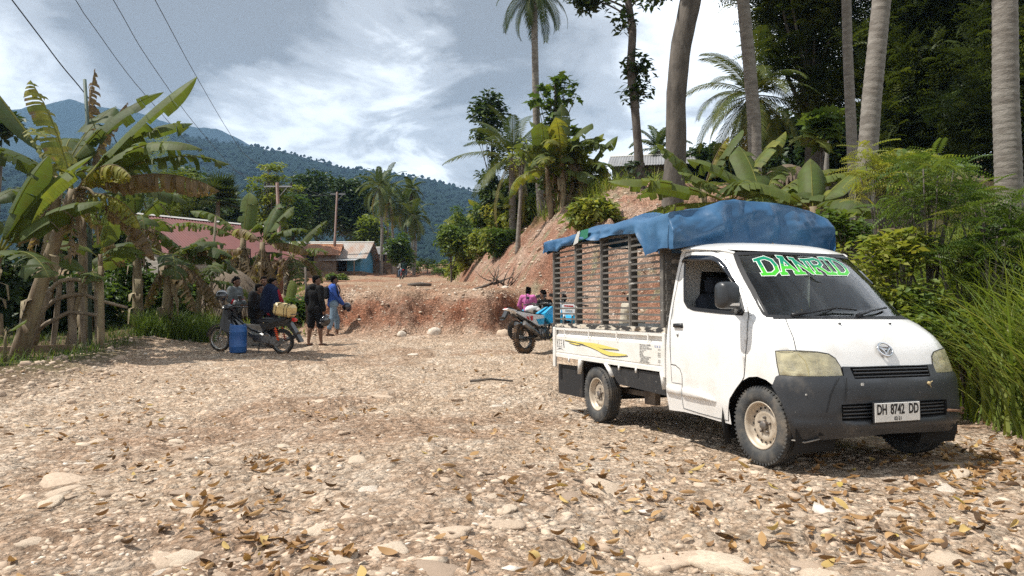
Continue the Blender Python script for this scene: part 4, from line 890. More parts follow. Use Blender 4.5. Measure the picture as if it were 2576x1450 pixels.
BARK = lambda: mat('grey bark', (.145, .125, .105), .9, col2=(.07, .06, .05), scale=5, detail=8, bump=.02, bscale=14, stretch=(1, 1, .35), dirt=((.36, .34, .30), 3, .58, .6))
DBARK = lambda: mat('dark bark', (.075, .060, .05), .9, col2=(.15, .13, .11), scale=6, detail=8, bump=.02, bscale=16, stretch=(1, 1, .4))
PBARK = lambda: mat('palm bark', (.27, .245, .215), .9, col2=(.15, .13, .11), scale=4, detail=6, bump=.012, bscale=18, stretch=(1, 1, 2.5), dirt=((.45, .44, .40), 6, .60, .6))
def bez(a, b, c, n):
    a, b, c = (np.array(p, float) for p in (a, b, c)); t = np.linspace(0, 1, n)[:, None]; return a*(1-t)**2+2*b*t*(1-t)+c*t*t
def banana_leaf(rng, p0, az, el, length, width, droop, tear=.4, tint=.5, brown=0.0, nseg=34, half=0.20, twist=0.0, petiole=.18):
    """one blade: arching midrib, two halves cut into hanging strips where torn; returns V, F, tint"""
    d = np.array([math.sin(az), math.cos(az), 0.]); P = []; p = np.array(p0, float); e = el; step = length/nseg
    for i in range(nseg+1):
        P.append(p.copy()); e2 = e-droop*(i/nseg)**1.5; p = p+step*(d*math.cos(e2)+np.array([0, 0, math.sin(e2)]))
    P = np.array(P); V = []; F = []; T = []
    sd = np.array([math.cos(az), -math.sin(az), 0.])
    np_ = max(2, int(nseg*petiole))
    # midrib
    def addt(A, r0, r1, t):
        o = len(V); k = len(A)
        for i, q in enumerate(A):
            r = r0+(r1-r0)*i/(k-1); tn = A[min(i+1, k-1)]-A[max(i-1, 0)]; tn /= np.linalg.norm(tn)+1e-9; u = np.cross(tn, sd); 
            for a in range(5): th = 2*math.pi*a/5; V.append(q+(sd*math.cos(th)+u*math.sin(th))*r); T.append(t)
        for i in range(k-1):
            for a in range(5): F.append((o+i*5+a, o+i*5+(a+1) % 5, o+(i+1)*5+(a+1) % 5, o+(i+1)*5+a))
    addt(P, .022*length/2, .004, .72 if brown < .5 else .93)
    for s in (-1, 1):
        seg = 0; fold = half; sh = 0; 
        for i in range(np_, nseg):
            u = (i-np_)/(nseg-np_); u2 = (i+1-np_)/(nseg-np_)
            wf = lambda u: width*min(1, (u/.16)**.6 if u > 0 else .05)*(1 if u < .72 else max(.02, math.cos((u-.72)/.28*math.pi/2)**.8))
            if i == np_ or rng.random() < tear: fold = half+rng.uniform(-.12, .35)*(1+1.6*tear)+brown*.8; sh = rng.uniform(-.06, .06)*tear; gap = rng.uniform(.02, .22)*tear if i > np_ else 0; tj = rng.uniform(-.07, .07)
            else: gap = 0
            a0 = P[i]+(P[i+1]-P[i])*gap; a1 = P[i+1]; o = len(V)
            tn = P[i+1]-P[i]; tn /= np.linalg.norm(tn)+1e-9; up = np.cross(sd, tn); up = up if up[2] > 0 or abs(el) > 1.4 else -up
            tt = tint+tj+rng.uniform(-.03, .03); ed = rng.random()**3*.5*tear*(tint < .75)
            for k in range(4):
                w = k/3.0; f = fold*(.45+.75*w); out_ = lambda wd: sd*s*wd*w*math.cos(f)-(up*(.25+.75*abs(tn[2]))+np.array([0, 0, .75*(1-abs(tn[2]))]))*wd*w*math.sin(f)+up*wd*.10*math.sin(w*math.pi)*(1-brown)+tn*(sh+.10*w)*wd
                V.append(a0+out_(wf(u))); V.append(a1+out_(wf(u2)*(1-(.0 if k < 3 else rng.uniform(0, .10)*tear)))); T += [tt-.04*w+(ed if k == 3 else 0)]*2
            for k in range(3): F.append((o+2*k, o+2*k+1, o+2*k+3, o+2*k+2))
    V = np.array(V)
    if brown > .5 and len(V): V[:, 2] += 0
    return V, np.array(F), np.clip(np.array(T), 0, 1)
def BANANA(): return mat('banana leaf', (.08, .15, .03), .58, tint=[(0, (.036, .064, .026)), (.35, (.085, .135, .040)), (.6, (.155, .215, .050)), (.78, (.36, .34, .06)), (.86, (.32, .23, .13)), (1, (.20, .145, .10))], col2=(.09, .08, .03), scale=5, detail=7, trans=.45, spec=.28, bump=.006, bscale=14)
def STEM(): return mat('banana stem', (.30, .25, .15), .8, col2=(.13, .085, .05), scale=4, detail=7, bump=.02, bscale=9, stretch=(1, 1, .3), dirt=((.10, .055, .03), 3, .52, .8))
def banana_plant(base, top, r0, leaves, label, group='banana plants', seed=1, fruit=False, stems=None, rag=.5):
    """leaves: (azimuth deg from +Y towards +X, elevation deg, length, width, droop, tear, tint, brown)"""
    rng = np.random.default_rng(seed); b = Vector(base); t = Vector(top)
    root = empty('banana_plant', b, label=label, cat='banana plant', group=group); tl = t-b
    mb = MB(); n = 9; mid = tl*.5+Vector((rng.uniform(-.1, .1), 0, 0)); C = bez((0, 0, -.15), mid, tl, n); mb.tube(C, [r0*(1.15-.5*i/(n-1)) for i in range(n)], 12)
    for i in range(int(5*rag*2)):          # dry sheaths peeling off the stem
        k = rng.integers(2, n-1); a = rng.uniform(0, 6.28); q = C[k]; d = np.array([math.cos(a), math.sin(a), 0]); l = rng.uniform(.2, .55); e = np.array([-d[1], d[0], 0])*r0*.55
        p1, p2, p3 = q+d*r0*.9, q+d*(r0+.10)+np.array([0, 0, -.05]), q+d*(r0+.13)+np.array([0, 0, -l]); mb.add([p1-e, p1+e, p2-e, p2+e, p3-e*.4, p3+e*.5], [(0, 1, 3, 2), (2, 3, 5, 4)], 0, True)
    mb.build('pseudostem', STEM(), root)
    for (az, el, ln, wd, dr, te, ti, br) in leaves:
        V, F, T = banana_leaf(rng, tl+Vector((0, 0, -.1)), R_(az), R_(el), ln, wd, dr, te, ti, br)
        link('leaf', np_mesh('leaf', V, F, BANANA(), True, attrs={'tint': T}), root)
    if fruit:
        mb = MB(); fc = tl+Vector((.55, -.15, -.55)); mb.tube(bez(tl, tl+Vector((.45, -.1, .15)), fc+Vector((0, 0, .25)), 8), .03, 6, 1); mb.tube([fc+Vector((0, 0, .25)), fc+Vector((.05, 0, -.6))], .022, 6, 1)
        for k in range(5):
            for j in range(8):
                a = 2*math.pi*j/8+k*.4; p = fc+Vector((.02*k, 0, .22-.10*k)); d = Vector((math.cos(a), math.sin(a), 0)); mb.tube(bez(p+d*.03, p+d*.13+Vector((0, 0, -.03)), p+d*.14+Vector((0, 0, .10)), 5), [.012, .02, .022, .018, .006], 6, 0)
        mb.build('fruit_bunch', [mat('green bananas', (.16, .22, .04), .5), STEM()], root)
    return root
def rand_leaves(rng, n, ln, wd, tint=.45, dead=0, e0=75, e1=10, tear=.35):
    out = []; a = rng.uniform(0, 360)
    for i in range(n):
        a += 137.5+rng.uniform(-20, 20); f = i/max(1, n-1); el = e0+(e1-e0)*f+rng.uniform(-8, 8); out.append((a, el, ln*rng.uniform(.8, 1.1), wd*rng.uniform(.85, 1.1), .7+.7*f+rng.uniform(-.2, .3), tear+.3*f*rng.random(), tint+rng.uniform(-.18, .18), 0))
    for i in range(dead): out.append((rng.uniform(0, 360), rng.uniform(-35, 5), ln*rng.uniform(.6, .9), wd*.7, 1.3+rng.uniform(0, .5), .9, rng.uniform(.86, 1), 1))
    return out
def palm_frond(rng, p0, az, el, length, droop, n=26, lw=.028, ll=.55, tint=.4, hang=.5):
    d = np.array([math.sin(az), math.cos(az), 0.]); sd = np.array([math.cos(az), -math.sin(az), 0.]); P = []; p = np.array(p0, float); step = length/n
    for i in range(n+1):
        P.append(p.copy()); e2 = el-droop*(i/n)**1.4; p = p+step*(d*math.cos(e2)+np.array([0, 0, math.sin(e2)]))
    P = np.array(P); V = []; F = []; T = []
    for i in range(n):                       # rachis as a narrow ridge
        w = .03*(1-i/n)+.006; o = len(V); V += [P[i]-sd*w, P[i]+sd*w, P[i]+np.array([0, 0, w]), P[i+1]-sd*w*.95, P[i+1]+sd*w*.95, P[i+1]+np.array([0, 0, w])]; T += [.75]*6; F += [(o, o+3, o+5, o+2), (o+2, o+5, o+4, o+1)]
    for i in range(int(n*.14), n+1):
        u = i/n; L = ll*(math.sin(math.pi*min(1, .18+.78*u))**.6)*rng.uniform(.85, 1.1); tn = P[min(i+1, n)]-P[max(i-1, 0)]; tn /= np.linalg.norm(tn)+1e-9
        for s in (-1, 1):
            for sub in (0, .5):
                q = P[i]+(P[min(i+1, n)]-P[i])*sub; h = hang*rng.uniform(.6, 1.3); dirv = sd*s*.85+tn*(.45+.5*u); dirv /= np.linalg.norm(dirv); m = q+dirv*L*.5-np.array([0, 0, L*.10*h]); e = q+dirv*L*.88-np.array([0, 0, L*(.42*h)]); wv = tn*lw
                o = len(V); V += [q-wv*.6, q+wv*.6, m-wv, m+wv, e]; tt = tint+rng.uniform(-.12, .12)-.1*(s < 0); T += [tt]*5; F += [(o, o+1, o+3, o+2), (o+2, o+3, o+4, o+4)]
    return np.array(V), np.array(F), np.clip(T, 0, 1)
def PALM(): return mat('palm leaf', (.06, .10, .03), .55, tint=[(0, (.022, .040, .015)), (.4, (.060, .090, .026)), (.75, (.15, .165, .045)), (.88, (.34, .27, .08)), (1, (.24, .17, .09))], trans=.3, spec=.2)
def fix_tris(F):
    q = F[F[:, 2] != F[:, 3]]; t = F[F[:, 2] == F[:, 3]][:, :3]; return [q, t]
def palm_trunk(mb, pts, r0, r1, rings=40, n=12):
    """ringed trunk along pts"""
    pts = np.array(pts, float); k = len(pts); s = np.linspace(0, k-1, rings*3+1); C = np.stack([np.interp(s, np.arange(k), pts[:, a]) for a in range(3)], 1)
    rr = [(r0+(r1-r0)*i/(rings*3))*(1.035 if i % 3 == 0 else (.99 if i % 3 == 1 else 1.0))*(1.0+.35*max(0, 1-i/(rings*.5))**2) for i in range(rings*3+1)]
    mb.tube(C, rr, n)
def coconut_palm(pts, r0, r1, nf, length, label, group='coconut palms', seed=1, droop=1.5, ll=.6, tint=.35, e0=80, e1=-45, each=True, nuts=True, rings=40, n=24, dead=0, lw=.027):
    rng = np.random.default_rng(seed); b = Vector(pts[0]); root = empty('coconut_palm', b, label=label, cat='palm tree', group=group)
    L = [Vector(p)-b for p in pts]; mb = MB(); palm_trunk(mb, [L[0]-Vector((0, 0, .3))]+L[1:], r0, r1, rings); mb.build('trunk', PBARK(), root); top = L[-1]; parts = []; a = rng.uniform(0, 6.28)
    for i in range(nf+dead):
        a += 2.399+rng.uniform(-.25, .25); f = min(i, nf-1)/max(1, nf-1); el = R_(e0+(e1-e0)*f+rng.uniform(-8, 8)); dd = i >= nf
        V, F, T = palm_frond(rng, top+Vector((0, 0, .1)), a, el if not dd else R_(-60), length*rng.uniform(.8, 1.08), droop*(.55+.6*(1-abs(f-.4)))*rng.uniform(.8, 1.15), n, lw, ll, tint+.18*f+rng.uniform(-.1, .1) if not dd else .95, .4+.6*f); parts.append((V, fix_tris(F), T))
    if each:
        for V, F, T in parts: link('frond', np_mesh('frond', V, F, PALM(), True, attrs={'tint': T}), root)
    elif parts:
        V, F, T = merge(parts); link('crown', np_mesh('crown', V, F, PALM(), True, attrs={'tint': T}), root)
    if nuts:
        mb = MB()
        for k in range(7): a = k*.9; mb.ell(top+Vector((.22*math.cos(a), .22*math.sin(a), -.18-.08*(k % 3))), (.11, .11, .14), 8)
        mb.build('coconut', mat('coconut husk', (.16, .15, .04), .6, col2=(.25, .14, .04), scale=4), root, label="cluster of green and orange coconuts")
    return root
LEAF5 = (np.array([(0, 0, 0), (.22, .45, .06), (0, 1, -.06), (-.22, .45, .06), (0, .5, -.02)]), [np.array([(0, 1, 4), (1, 2, 4), (2, 3, 4), (3, 0, 4)])])
def leaf_template(w=.24, fold=.07): return (np.array([(0, 0, 0), (w, .42, fold), (0, 1, -.08), (-w, .42, fold)], float), [np.array([(0, 1, 2), (0, 2, 3)])])
def pinnate(npairs=6, w=.10, l=.34, droop=.25):
    V = []; F = []
    for i in range(npairs+1):
        y = .12+.88*i/npairs; z = -droop*y*y
        for s in (-1, 1):
            o = len(V); L = l*(1-.5*abs(i/npairs-.45)); V += [(0, y, z), (s*L*.5, y+w*.55+L*.16, z+.02), (s*L, y+L*.30, z-.05), (s*L*.5, y-w*.30+L*.16, z)]; F.append((o, o+1, o+2, o+3) if s > 0 else (o, o+3, o+2, o+1))
    return np.array(V, float), [np.array(F)]
def rand_dirs(rng, n, up=.3):
    v = rng.normal(size=(n, 3)); v[:, 2] += up; return v/np.linalg.norm(v, axis=1)[:, None]
def clumps(rng, C, R, per, size, tmpl, tint=(.2, .8), pitch=(-.9, .5), shell=.55, flat=1.0):
    """leaves gathered in clumps: C centres, R radii"""
    P = []; Tn = []
    for c, r in zip(C, R):
        n = max(3, int(per*(r/np.mean(R))**1.5)); v = rand_dirs(rng, n, .25)*(r*(shell+(1-shell)*rng.random((n, 1)))**1.0); v[:, 2] *= flat; P.append(np.array(c)+v); Tn.append(np.clip(tint[0]+(tint[1]-tint[0])*(.5+.5*rng.normal(0, .45)+.0*v[:, 2])+rng.normal(0, .10, n), 0, 1))
    P = np.concatenate(P); t = np.concatenate(Tn); n = len(P); M = rotmats(rng.uniform(0, 6.283, n), rng.uniform(-.7, .7, n), rng.uniform(pitch[0], pitch[1], n)); return scatter(tmpl[0], tmpl[1], P, M, size*rng.uniform(.65, 1.3, n), t)
def tree(base, height, crown, label, kind='tree', cat='tree', group=None, leaf='green', per=70, size=.28, tmpl=None, trunk_r=.16, seed=1, lean=(0, 0), nclump=26, clump_r=.8, bark=None, branches=10, tint=(.2, .85), trunk_top=.75, extra=None, flat=.8, pitch=(-.9, .5)):
    """crown: list of ellipsoids ((x, y, z) relative to base, (rx, ry, rz))"""
    rng = np.random.default_rng(seed); b = Vector(base); root = empty(kind, b, label=label, cat=cat, group=group); L = {'green': G_LEAF, 'dark': D_LEAF, 'yellow': Y_LEAF, 'feather': F_LEAF}[leaf]()
    C = []; 
    for (c, r) in crown:
        k = max(2, int(nclump*r[0]*r[2]/sum(q[1][0]*q[1][2] for q in crown)))
        v = rand_dirs(rng, k, 0)*(rng.random((k, 1))**.45); C += [np.array(c)+q*np.array(r) for q in v]
    C = np.array(C); R = clump_r*rng.uniform(.6, 1.3, len(C)); mb = MB(); top = Vector((lean[0], lean[1], height*trunk_top)); tr = bez((0, 0, -.3), (lean[0]*.2, lean[1]*.2, height*.4), top, 9); mb.tube(tr, [trunk_r*(1.25-.95*i/8) for i in range(9)], 10)
    for c in C[rng.permutation(len(C))[:branches]]:
        k = rng.integers(3, 9); q = tr[k]; c2 = c; mb.tube(bez(q, (q*.45+c2*.55)+np.array([0, 0, -.15*np.linalg.norm(c2-q)]), c2, 6), [trunk_r*.42*(1-.16*i)*(1-.06*k)+.006 for i in range(6)], 6)
    mb.build('trunk', (bark or BARK)(), root); V, F, t = clumps(rng, C, R, per, size, tmpl or leaf_template(), tint, pitch, flat=flat); link('crown', np_mesh('crown', V, F, L, False, attrs={'tint': t}), root)
    return root
def blades(rng, P, h, w, bend=.6, n=4, tint=(.2, .8), spread=.35):
    """curved grass blades at P; h (n,) heights"""
    k = len(P); az = rng.uniform(0, 6.283, k); d = np.stack([np.cos(az), np.sin(az), 0*az], 1); sd = np.stack([-np.sin(az), np.cos(az), 0*az], 1); lean = rng.uniform(.02, spread, k)[:, None]; b = (bend*rng.uniform(.3, 1.4, k))[:, None]; h = np.asarray(h)[:, None]; rows = []
    for i in range(n+1):
        u = i/n; ww = w*(1-u**1.8)*.5+.0006; c = P+d*h*(lean*u+b*u*u*.8)+np.array([0, 0, 1.])*h*(u-.38*b*u*u*u); rows += [c-sd*ww, c+sd*ww]
    V = np.stack(rows, 1); m = 2*(n+1); F = np.array([(2*i, 2*i+1, 2*i+3, 2*i+2) for i in range(n)]); Fa = (F[None]+(np.arange(k)*m)[:, None, None]).reshape(-1, 4); t = np.repeat(np.clip(tint[0]+(tint[1]-tint[0])*rng.random(k), 0, 1), m); return V.reshape(-1, 3), [Fa], t
def GRASS(): return mat('grass blade', (.08, .13, .03), .5, tint=[(0, (.036, .066, .016)), (.4, (.115, .18, .035)), (.75, (.23, .29, .06)), (.9, (.31, .30, .10)), (1, (.42, .35, .19))], trans=.42, spec=.35)
# ------------------------------------------------------------------ planting
def G(u, d, dz=0.0):
    x = (u-1288)/F26*d; return Vector((x, d, gz(x, d)+dz))
def hit(u, v, d0=14.0, d1=110.0):
    """depth at which the ray through (u, v) meets the ground"""
    ds = np.arange(d0, d1, .25); x = (u-1288)/F26*ds; z = CAM_Z+ds*math.sin(PITCH)-(v-725)/F26*ds; k = np.nonzero(z < ground_z(x, ds))[0]
    return float(ds[k[0]]) if len(k) else None
def ptree(u, d, blobs, label, depth=.8, onhill=False, **kw):
    """blobs: (u, v, ru, rv) ellipses of the crown in picture px at depth d"""
    if onhill: d = hit(u, blobs[0][1]+blobs[0][3]*.7) or d
    b = G(u, d); cr = []
    for (cu, cv, ru, rv) in blobs:
        c = W(cu, cv, d)-b; cr.append(((c.x, c.y, c.z), (ru/F26*d, ru/F26*d*depth, rv/F26*d)))
    h = max(c[0][2]+c[1][2]*.5 for c in cr); i = max(range(len(cr)), key=lambda i: cr[i][0][2])
    kw.setdefault('lean', (cr[i][0][0]*.8, 0)); return tree(b, h, cr, label, **kw)
def plant_left():
    rg = np.random.default_rng(3)
    banana_plant(G(40, 15.0), W(186, 478, 15.0), .15, [
        (80, 54, 3.55, .34, .30, .14, .52, 0), (98, 44, 3.2, .36, 1.25, .45, .46, 0), (86, 33, 3.35, .32, .95, .85, .30, 0), (92, 22, 3.2, .38, .95, .98, .93, 1), (272, 76, 2.6, .36, .35, .75, .74, 0),
        (300, 62, 2.5, .36, .9, .7, .68, 0), (60, 60, 3.0, .42, 1.0, .35, .42, 0), (120, 38, 2.2, .34, 1.5, .85, .80, 1), (250, 45, 2.6, .40, 1.2, .5, .30, 0), (150, -20, 2.4, .30, 1.0, .9, .90, 1), (100, 5, 1.9, .30, 1.4, .95, .76, 1), (75, -15, 2.2, .3, 1.2, .95, .95, 1)],
        "tallest banana plant, leaning pale stem beside the stick fence with long ragged arching leaves", seed=2, fruit=True, rag=1.2)
    banana_plant(G(70, 16.6), W(150, 445, 16.6), .15, [(268, 56, 4.7, .48, .22, .15, .24, 0), (20, 66, 2.6, .46, .5, .3, .24, 0), (70, 62, 3.2, .42, .7, .3, .28, 0), (335, 50, 3.2, .42, 1.0, .4, .34, 0), (225, 30, 2.9, .42, 1.2, .5, .26, 0), (110, 20, 2.6, .36, 1.4, .6, .30, 0), (180, -30, 2.2, .3, .9, .95, .92, 1), (60, -40, 2.4, .3, .8, .95, .88, 1), (300, -35, 2.2, .3, .8, .95, .96, 1)],
        "thick-stemmed banana plant behind the leaning one, wrapped in dry brown sheaths", seed=4, rag=2.5)
    banana_plant(G(-70, 13.6), W(-10, 640, 13.6), .16, [(55, 66, 2.7, .46, .55, .08, .60, 0), (85, 50, 2.3, .42, .9, .2, .42, 0), (300, 60, 2.6, .42, .8, .3, .40, 0), (120, 15, 2.0, .40, 1.2, .4, .30, 0), (80, 75, 2.2, .40, .4, .1, .34, 0)],
        "banana plant at the left edge with a broad bright backlit leaf", seed=5, rag=1.5)
    banana_plant(G(215, 18.0), W(205, 500, 18.0), .12, [(350, 84, 3.7, .30, .25, .98, .94, 1), (20, 76, 3.2, .22, .5, .98, .90, 1), (100, 55, 2.6, .40, .9, .4, .30, 0), (60, 30, 2.6, .4, 1.2, .5, .25, 0), (200, 20, 2.4, .4, 1.3, .5, .3, 0), (260, 50, 2.8, .4, .9, .4, .34, 0)],
        "banana plant with one withered brown leaf standing straight up", seed=6, rag=2)
    banana_plant(G(255, 15.6), W(252, 640, 15.6), .07, [(95, 78, 1.45, .33, .15, .03, .57, 0), (265, 40, 1.2, .30, 1.0, .2, .48, 0), (110, 30, 1.3, .3, 1.2, .2, .45, 0)], "young banana plant holding one pale fresh leaf upright behind the fence", seed=7, rag=.3)
    banana_plant(G(165, 15.9), W(215, 690, 15.9), .06, [(80, 48, 1.3, .30, .9, .2, .46, 0), (290, 50, 1.2, .28, .9, .2, .45, 0), (140, 20, 1.2, .28, 1.1, .4, .40, 0)], "short young banana plant between the fence posts", seed=8, rag=.3)
    banana_plant(G(415, 19.5), W(425, 640, 19.5), .15, [(100, 26, 2.0, .38, 1.2, .45, .22, 0), (80, 15, 2.0, .38, 1.3, .45, .20, 0), (60, 40, 1.6, .36, 1.1, .4, .25, 0), (280, 30, 2.2, .40, 1.2, .4, .24, 0), (88, 14, 2.0, .30, .35, .97, .93, 1), (95, -25, 2.1, .3, .8, .95, .95, 1), (250, 20, 2.3, .4, 1.4, .5, .22, 0), (150, 10, 2.2, .38, 1.3, .6, .24, 0), (120, -40, 1.9, .3, .5, .95, .9, 1), (300, -40, 1.8, .3, .5, .95, .94, 1)],
        "dark drooping banana plant before the red-roofed house with one stiff brown leaf", seed=9, rag=2)
    banana_plant(G(345, 21.5), W(340, 560, 21.5), .14, rand_leaves(rg, 7, 2.0, .36, .26, 3), "banana plant in the shade behind the fence, half its leaves dry", seed=10, rag=2)
    banana_plant(G(500, 21.5), W(505, 700, 21.5), .10, rand_leaves(rg, 6, 1.8, .34, .25, 3, 70, -10, .6), "low ragged banana plant at the end of the grass by the black motorbike", seed=11, rag=1)
    # clump by the brown pole
    banana_plant(G(612, 27), W(612, 600, 27), .16, [(20, 84, 1.9, .40, .15, .1, .40, 0), (280, 50, 2.6, .36, 1.0, .6, .46, 0), (262, 30, 2.9, .34, .9, .8, .55, 0), (90, 50, 2.2, .38, 1.0, .4, .40, 0), (70, 20, 2.0, .34, 1.3, .6, .38, 0)]+[(a, -62-8*(i % 3), 2.7, .36, .35, .97, .86+.02*(i % 5), 1) for i, a in enumerate(range(0, 360, 45))], "banana plant with a straight young leaf and a thick skirt of withered leaves", seed=12, rag=3)
    banana_plant(G(655, 26), W(660, 610, 26), .14, [(60, 66, 1.9, .36, .6, .3, .42, 0), (95, 40, 1.9, .36, 1.1, .4, .36, 0), (30, 75, 1.8, .36, .5, .2, .36, 0), (300, 45, 1.9, .34, 1.2, .6, .85, 1), (92, 10, 1.8, .30, .9, .95, .90, 1)]+[(a, -65, 2.3, .34, .3, .97, .88+.02*(i % 4), 1) for i, a in enumerate(range(10, 360, 52))], "banana plant against the brown power pole, crown green and skirt withered", seed=13, rag=3)
    banana_plant(G(722, 28), W(735, 640, 28), .12, rand_leaves(rg, 7, 2.1, .36, .30, 4, 65, -5, .6), "banana plant right of the brown pole with drooping dark leaves", seed=14, rag=2)
    banana_plant(G(722, 22.5), W(722, 770, 22.5), .05, [(20, 80, .95, .22, .2, .03, .60, 0), (80, 40, 1.0, .22, .8, .1, .52, 0), (280, 45, .9, .2, .9, .1, .5, 0)], "small bright banana sucker beside the foot of the brown pole", seed=15, rag=.2)
    banana_plant(G(470, 27), W(462, 650, 27), .12, rand_leaves(rg, 6, 1.5, .30, .30, 4, 60, -20, .6), "banana plant close to the block wall of the red-roofed house", seed=16, rag=2)
    # hill-side clump at the right
    C = [(1390, 30, 515, 400, 9), (1418, 29.5, 520, 372, 10), (1440, 30.5, 515, 395, 9), (1462, 30, 500, 420, 8)]
    LB = ["banana plant at the left of the hilltop clump", "tallest banana plant of the hilltop clump, one leaf straight up", "banana plant in the middle of the hilltop clump", "banana plant at the right end of the hilltop clump nearest the dish"]
    for i, (u, d, vb, vt, n) in enumerate(C):
        lv = rand_leaves(rg, n, 2.1, .46, .56, 2, 68, 5, .25)+([(10, 86, 2.3, .36, .1, .3, .25, 0), (85, 35, 2.3, .34, 1.0, .6, .35, 0), (275, 35, 2.2, .34, 1.0, .6, .40, 0)] if i == 1 else [])
        banana_plant(G(u, d), W(u+8*i-14, vt+20, d), .13, lv, LB[i], group='banana plants on the hilltop', seed=20+i, rag=1.5)
    for k, (u, d, vt, n, l, lb) in enumerate([(1330, 33, 480, 8, 1.9, "low banana plant under the tall hillside palm"), (1290, 36, 520, 7, 1.8, "banana plant among the bushes on the slope"), (1228, 42, 540, 8, 2.0, "banana plant leaning out over the grassy end of the slope"), (1360, 31, 455, 8, 2.0, "banana plant behind the left of the hilltop clump"), (1155, 60, 575, 7, 2.2, "farthest banana plant on the slope, above the road")]):
        d = hit(u, vt+55) or d; banana_plant(G(u, d), W(u, vt, d), .11, rand_leaves(rg, n, l, .46, .56, 1, 66, 5, .2), lb, group='banana plants on the hilltop', seed=30+k, rag=1)
    # behind the tarpaulin
    d = 15.5
    banana_plant(G(1830, d), W(1835, 500, d), .14, [(80, 58, 2.1, .28, .35, .25, .66, 0), (72, 40, 2.0, .32, .6, .35, .60, 0), (268, 22, 2.7, .36, .55, .3, .58, 0), (275, 2, 2.2, .36, .5, .4, .54, 0), (60, 60, 1.5, .26, .7, .4, .50, 0), (300, 50, 1.4, .28, .7, .4, .50, 0), (20, 40, 2, .4, 1, .3, .35, 0), (180, 30, 1.7, .4, 1.2, .3, .45, 0), (95, 22, 1.9, .34, 1.1, .98, .90, 1), (120, 10, 1.7, .38, 1.2, .3, .44, 0)],
        "banana plant rising behind the blue tarpaulin with a long leaf pointing left", group='banana plants behind the truck', seed=40, rag=1)
    banana_plant(G(1925, 15.0), W(1920, 505, 15.0), .13, [(100, 32, 2.2, .30, .7, .3, .64, 0), (85, 42, 1.9, .28, .8, .3, .60, 0), (40, 56, 1.5, .28, .6, .3, .58, 0), (275, 50, 1.9, .38, .8, .2, .42, 0), (130, 15, 1.8, .36, .9, .3, .50, 0), (350, 66, 1.8, .36, .5, .2, .5, 0), (200, 20, 1.5, .36, 1.2, .3, .38, 0)],
        "banana plant behind the cab roof with leaves fanned to the right", group='banana plants behind the truck', seed=41, rag=1)
    banana_plant(G(2060, 14.0), W(2045, 520, 14.0), .11, [(80, 48, 1.7, .36, .5, .1, .62, 0), (270, 40, 1.6, .36, .9, .2, .55, 0), (95, 8, 1.4, .30, .5, .1, .52, 0), (20, 65, 1.5, .34, .5, .1, .48, 0), (290, 12, 1.6, .34, .9, .9, .90, 1), (160, 20, 1.3, .3, 1.0, .2, .40, 0)],
        "smaller banana plant at the right of the blue tarpaulin", group='banana plants behind the truck', seed=42, rag=.8)
    banana_plant(G(1760, 16.5), W(1770, 470, 16.5), .12, [(60, 70, 1.6, .30, .5, .8, .80, 1), (285, 60, 1.6, .32, .6, .4, .45, 0), (20, 30, 1.6, .36, 1.0, .3, .40, 0), (300, 20, 1.7, .36, 1.0, .3, .42, 0), (90, 66, 1.7, .34, .4, .2, .36, 0)], "banana plant next to the big grey trunk, one leaf folded and yellow", group='banana plants behind the truck', seed=43, rag=1)
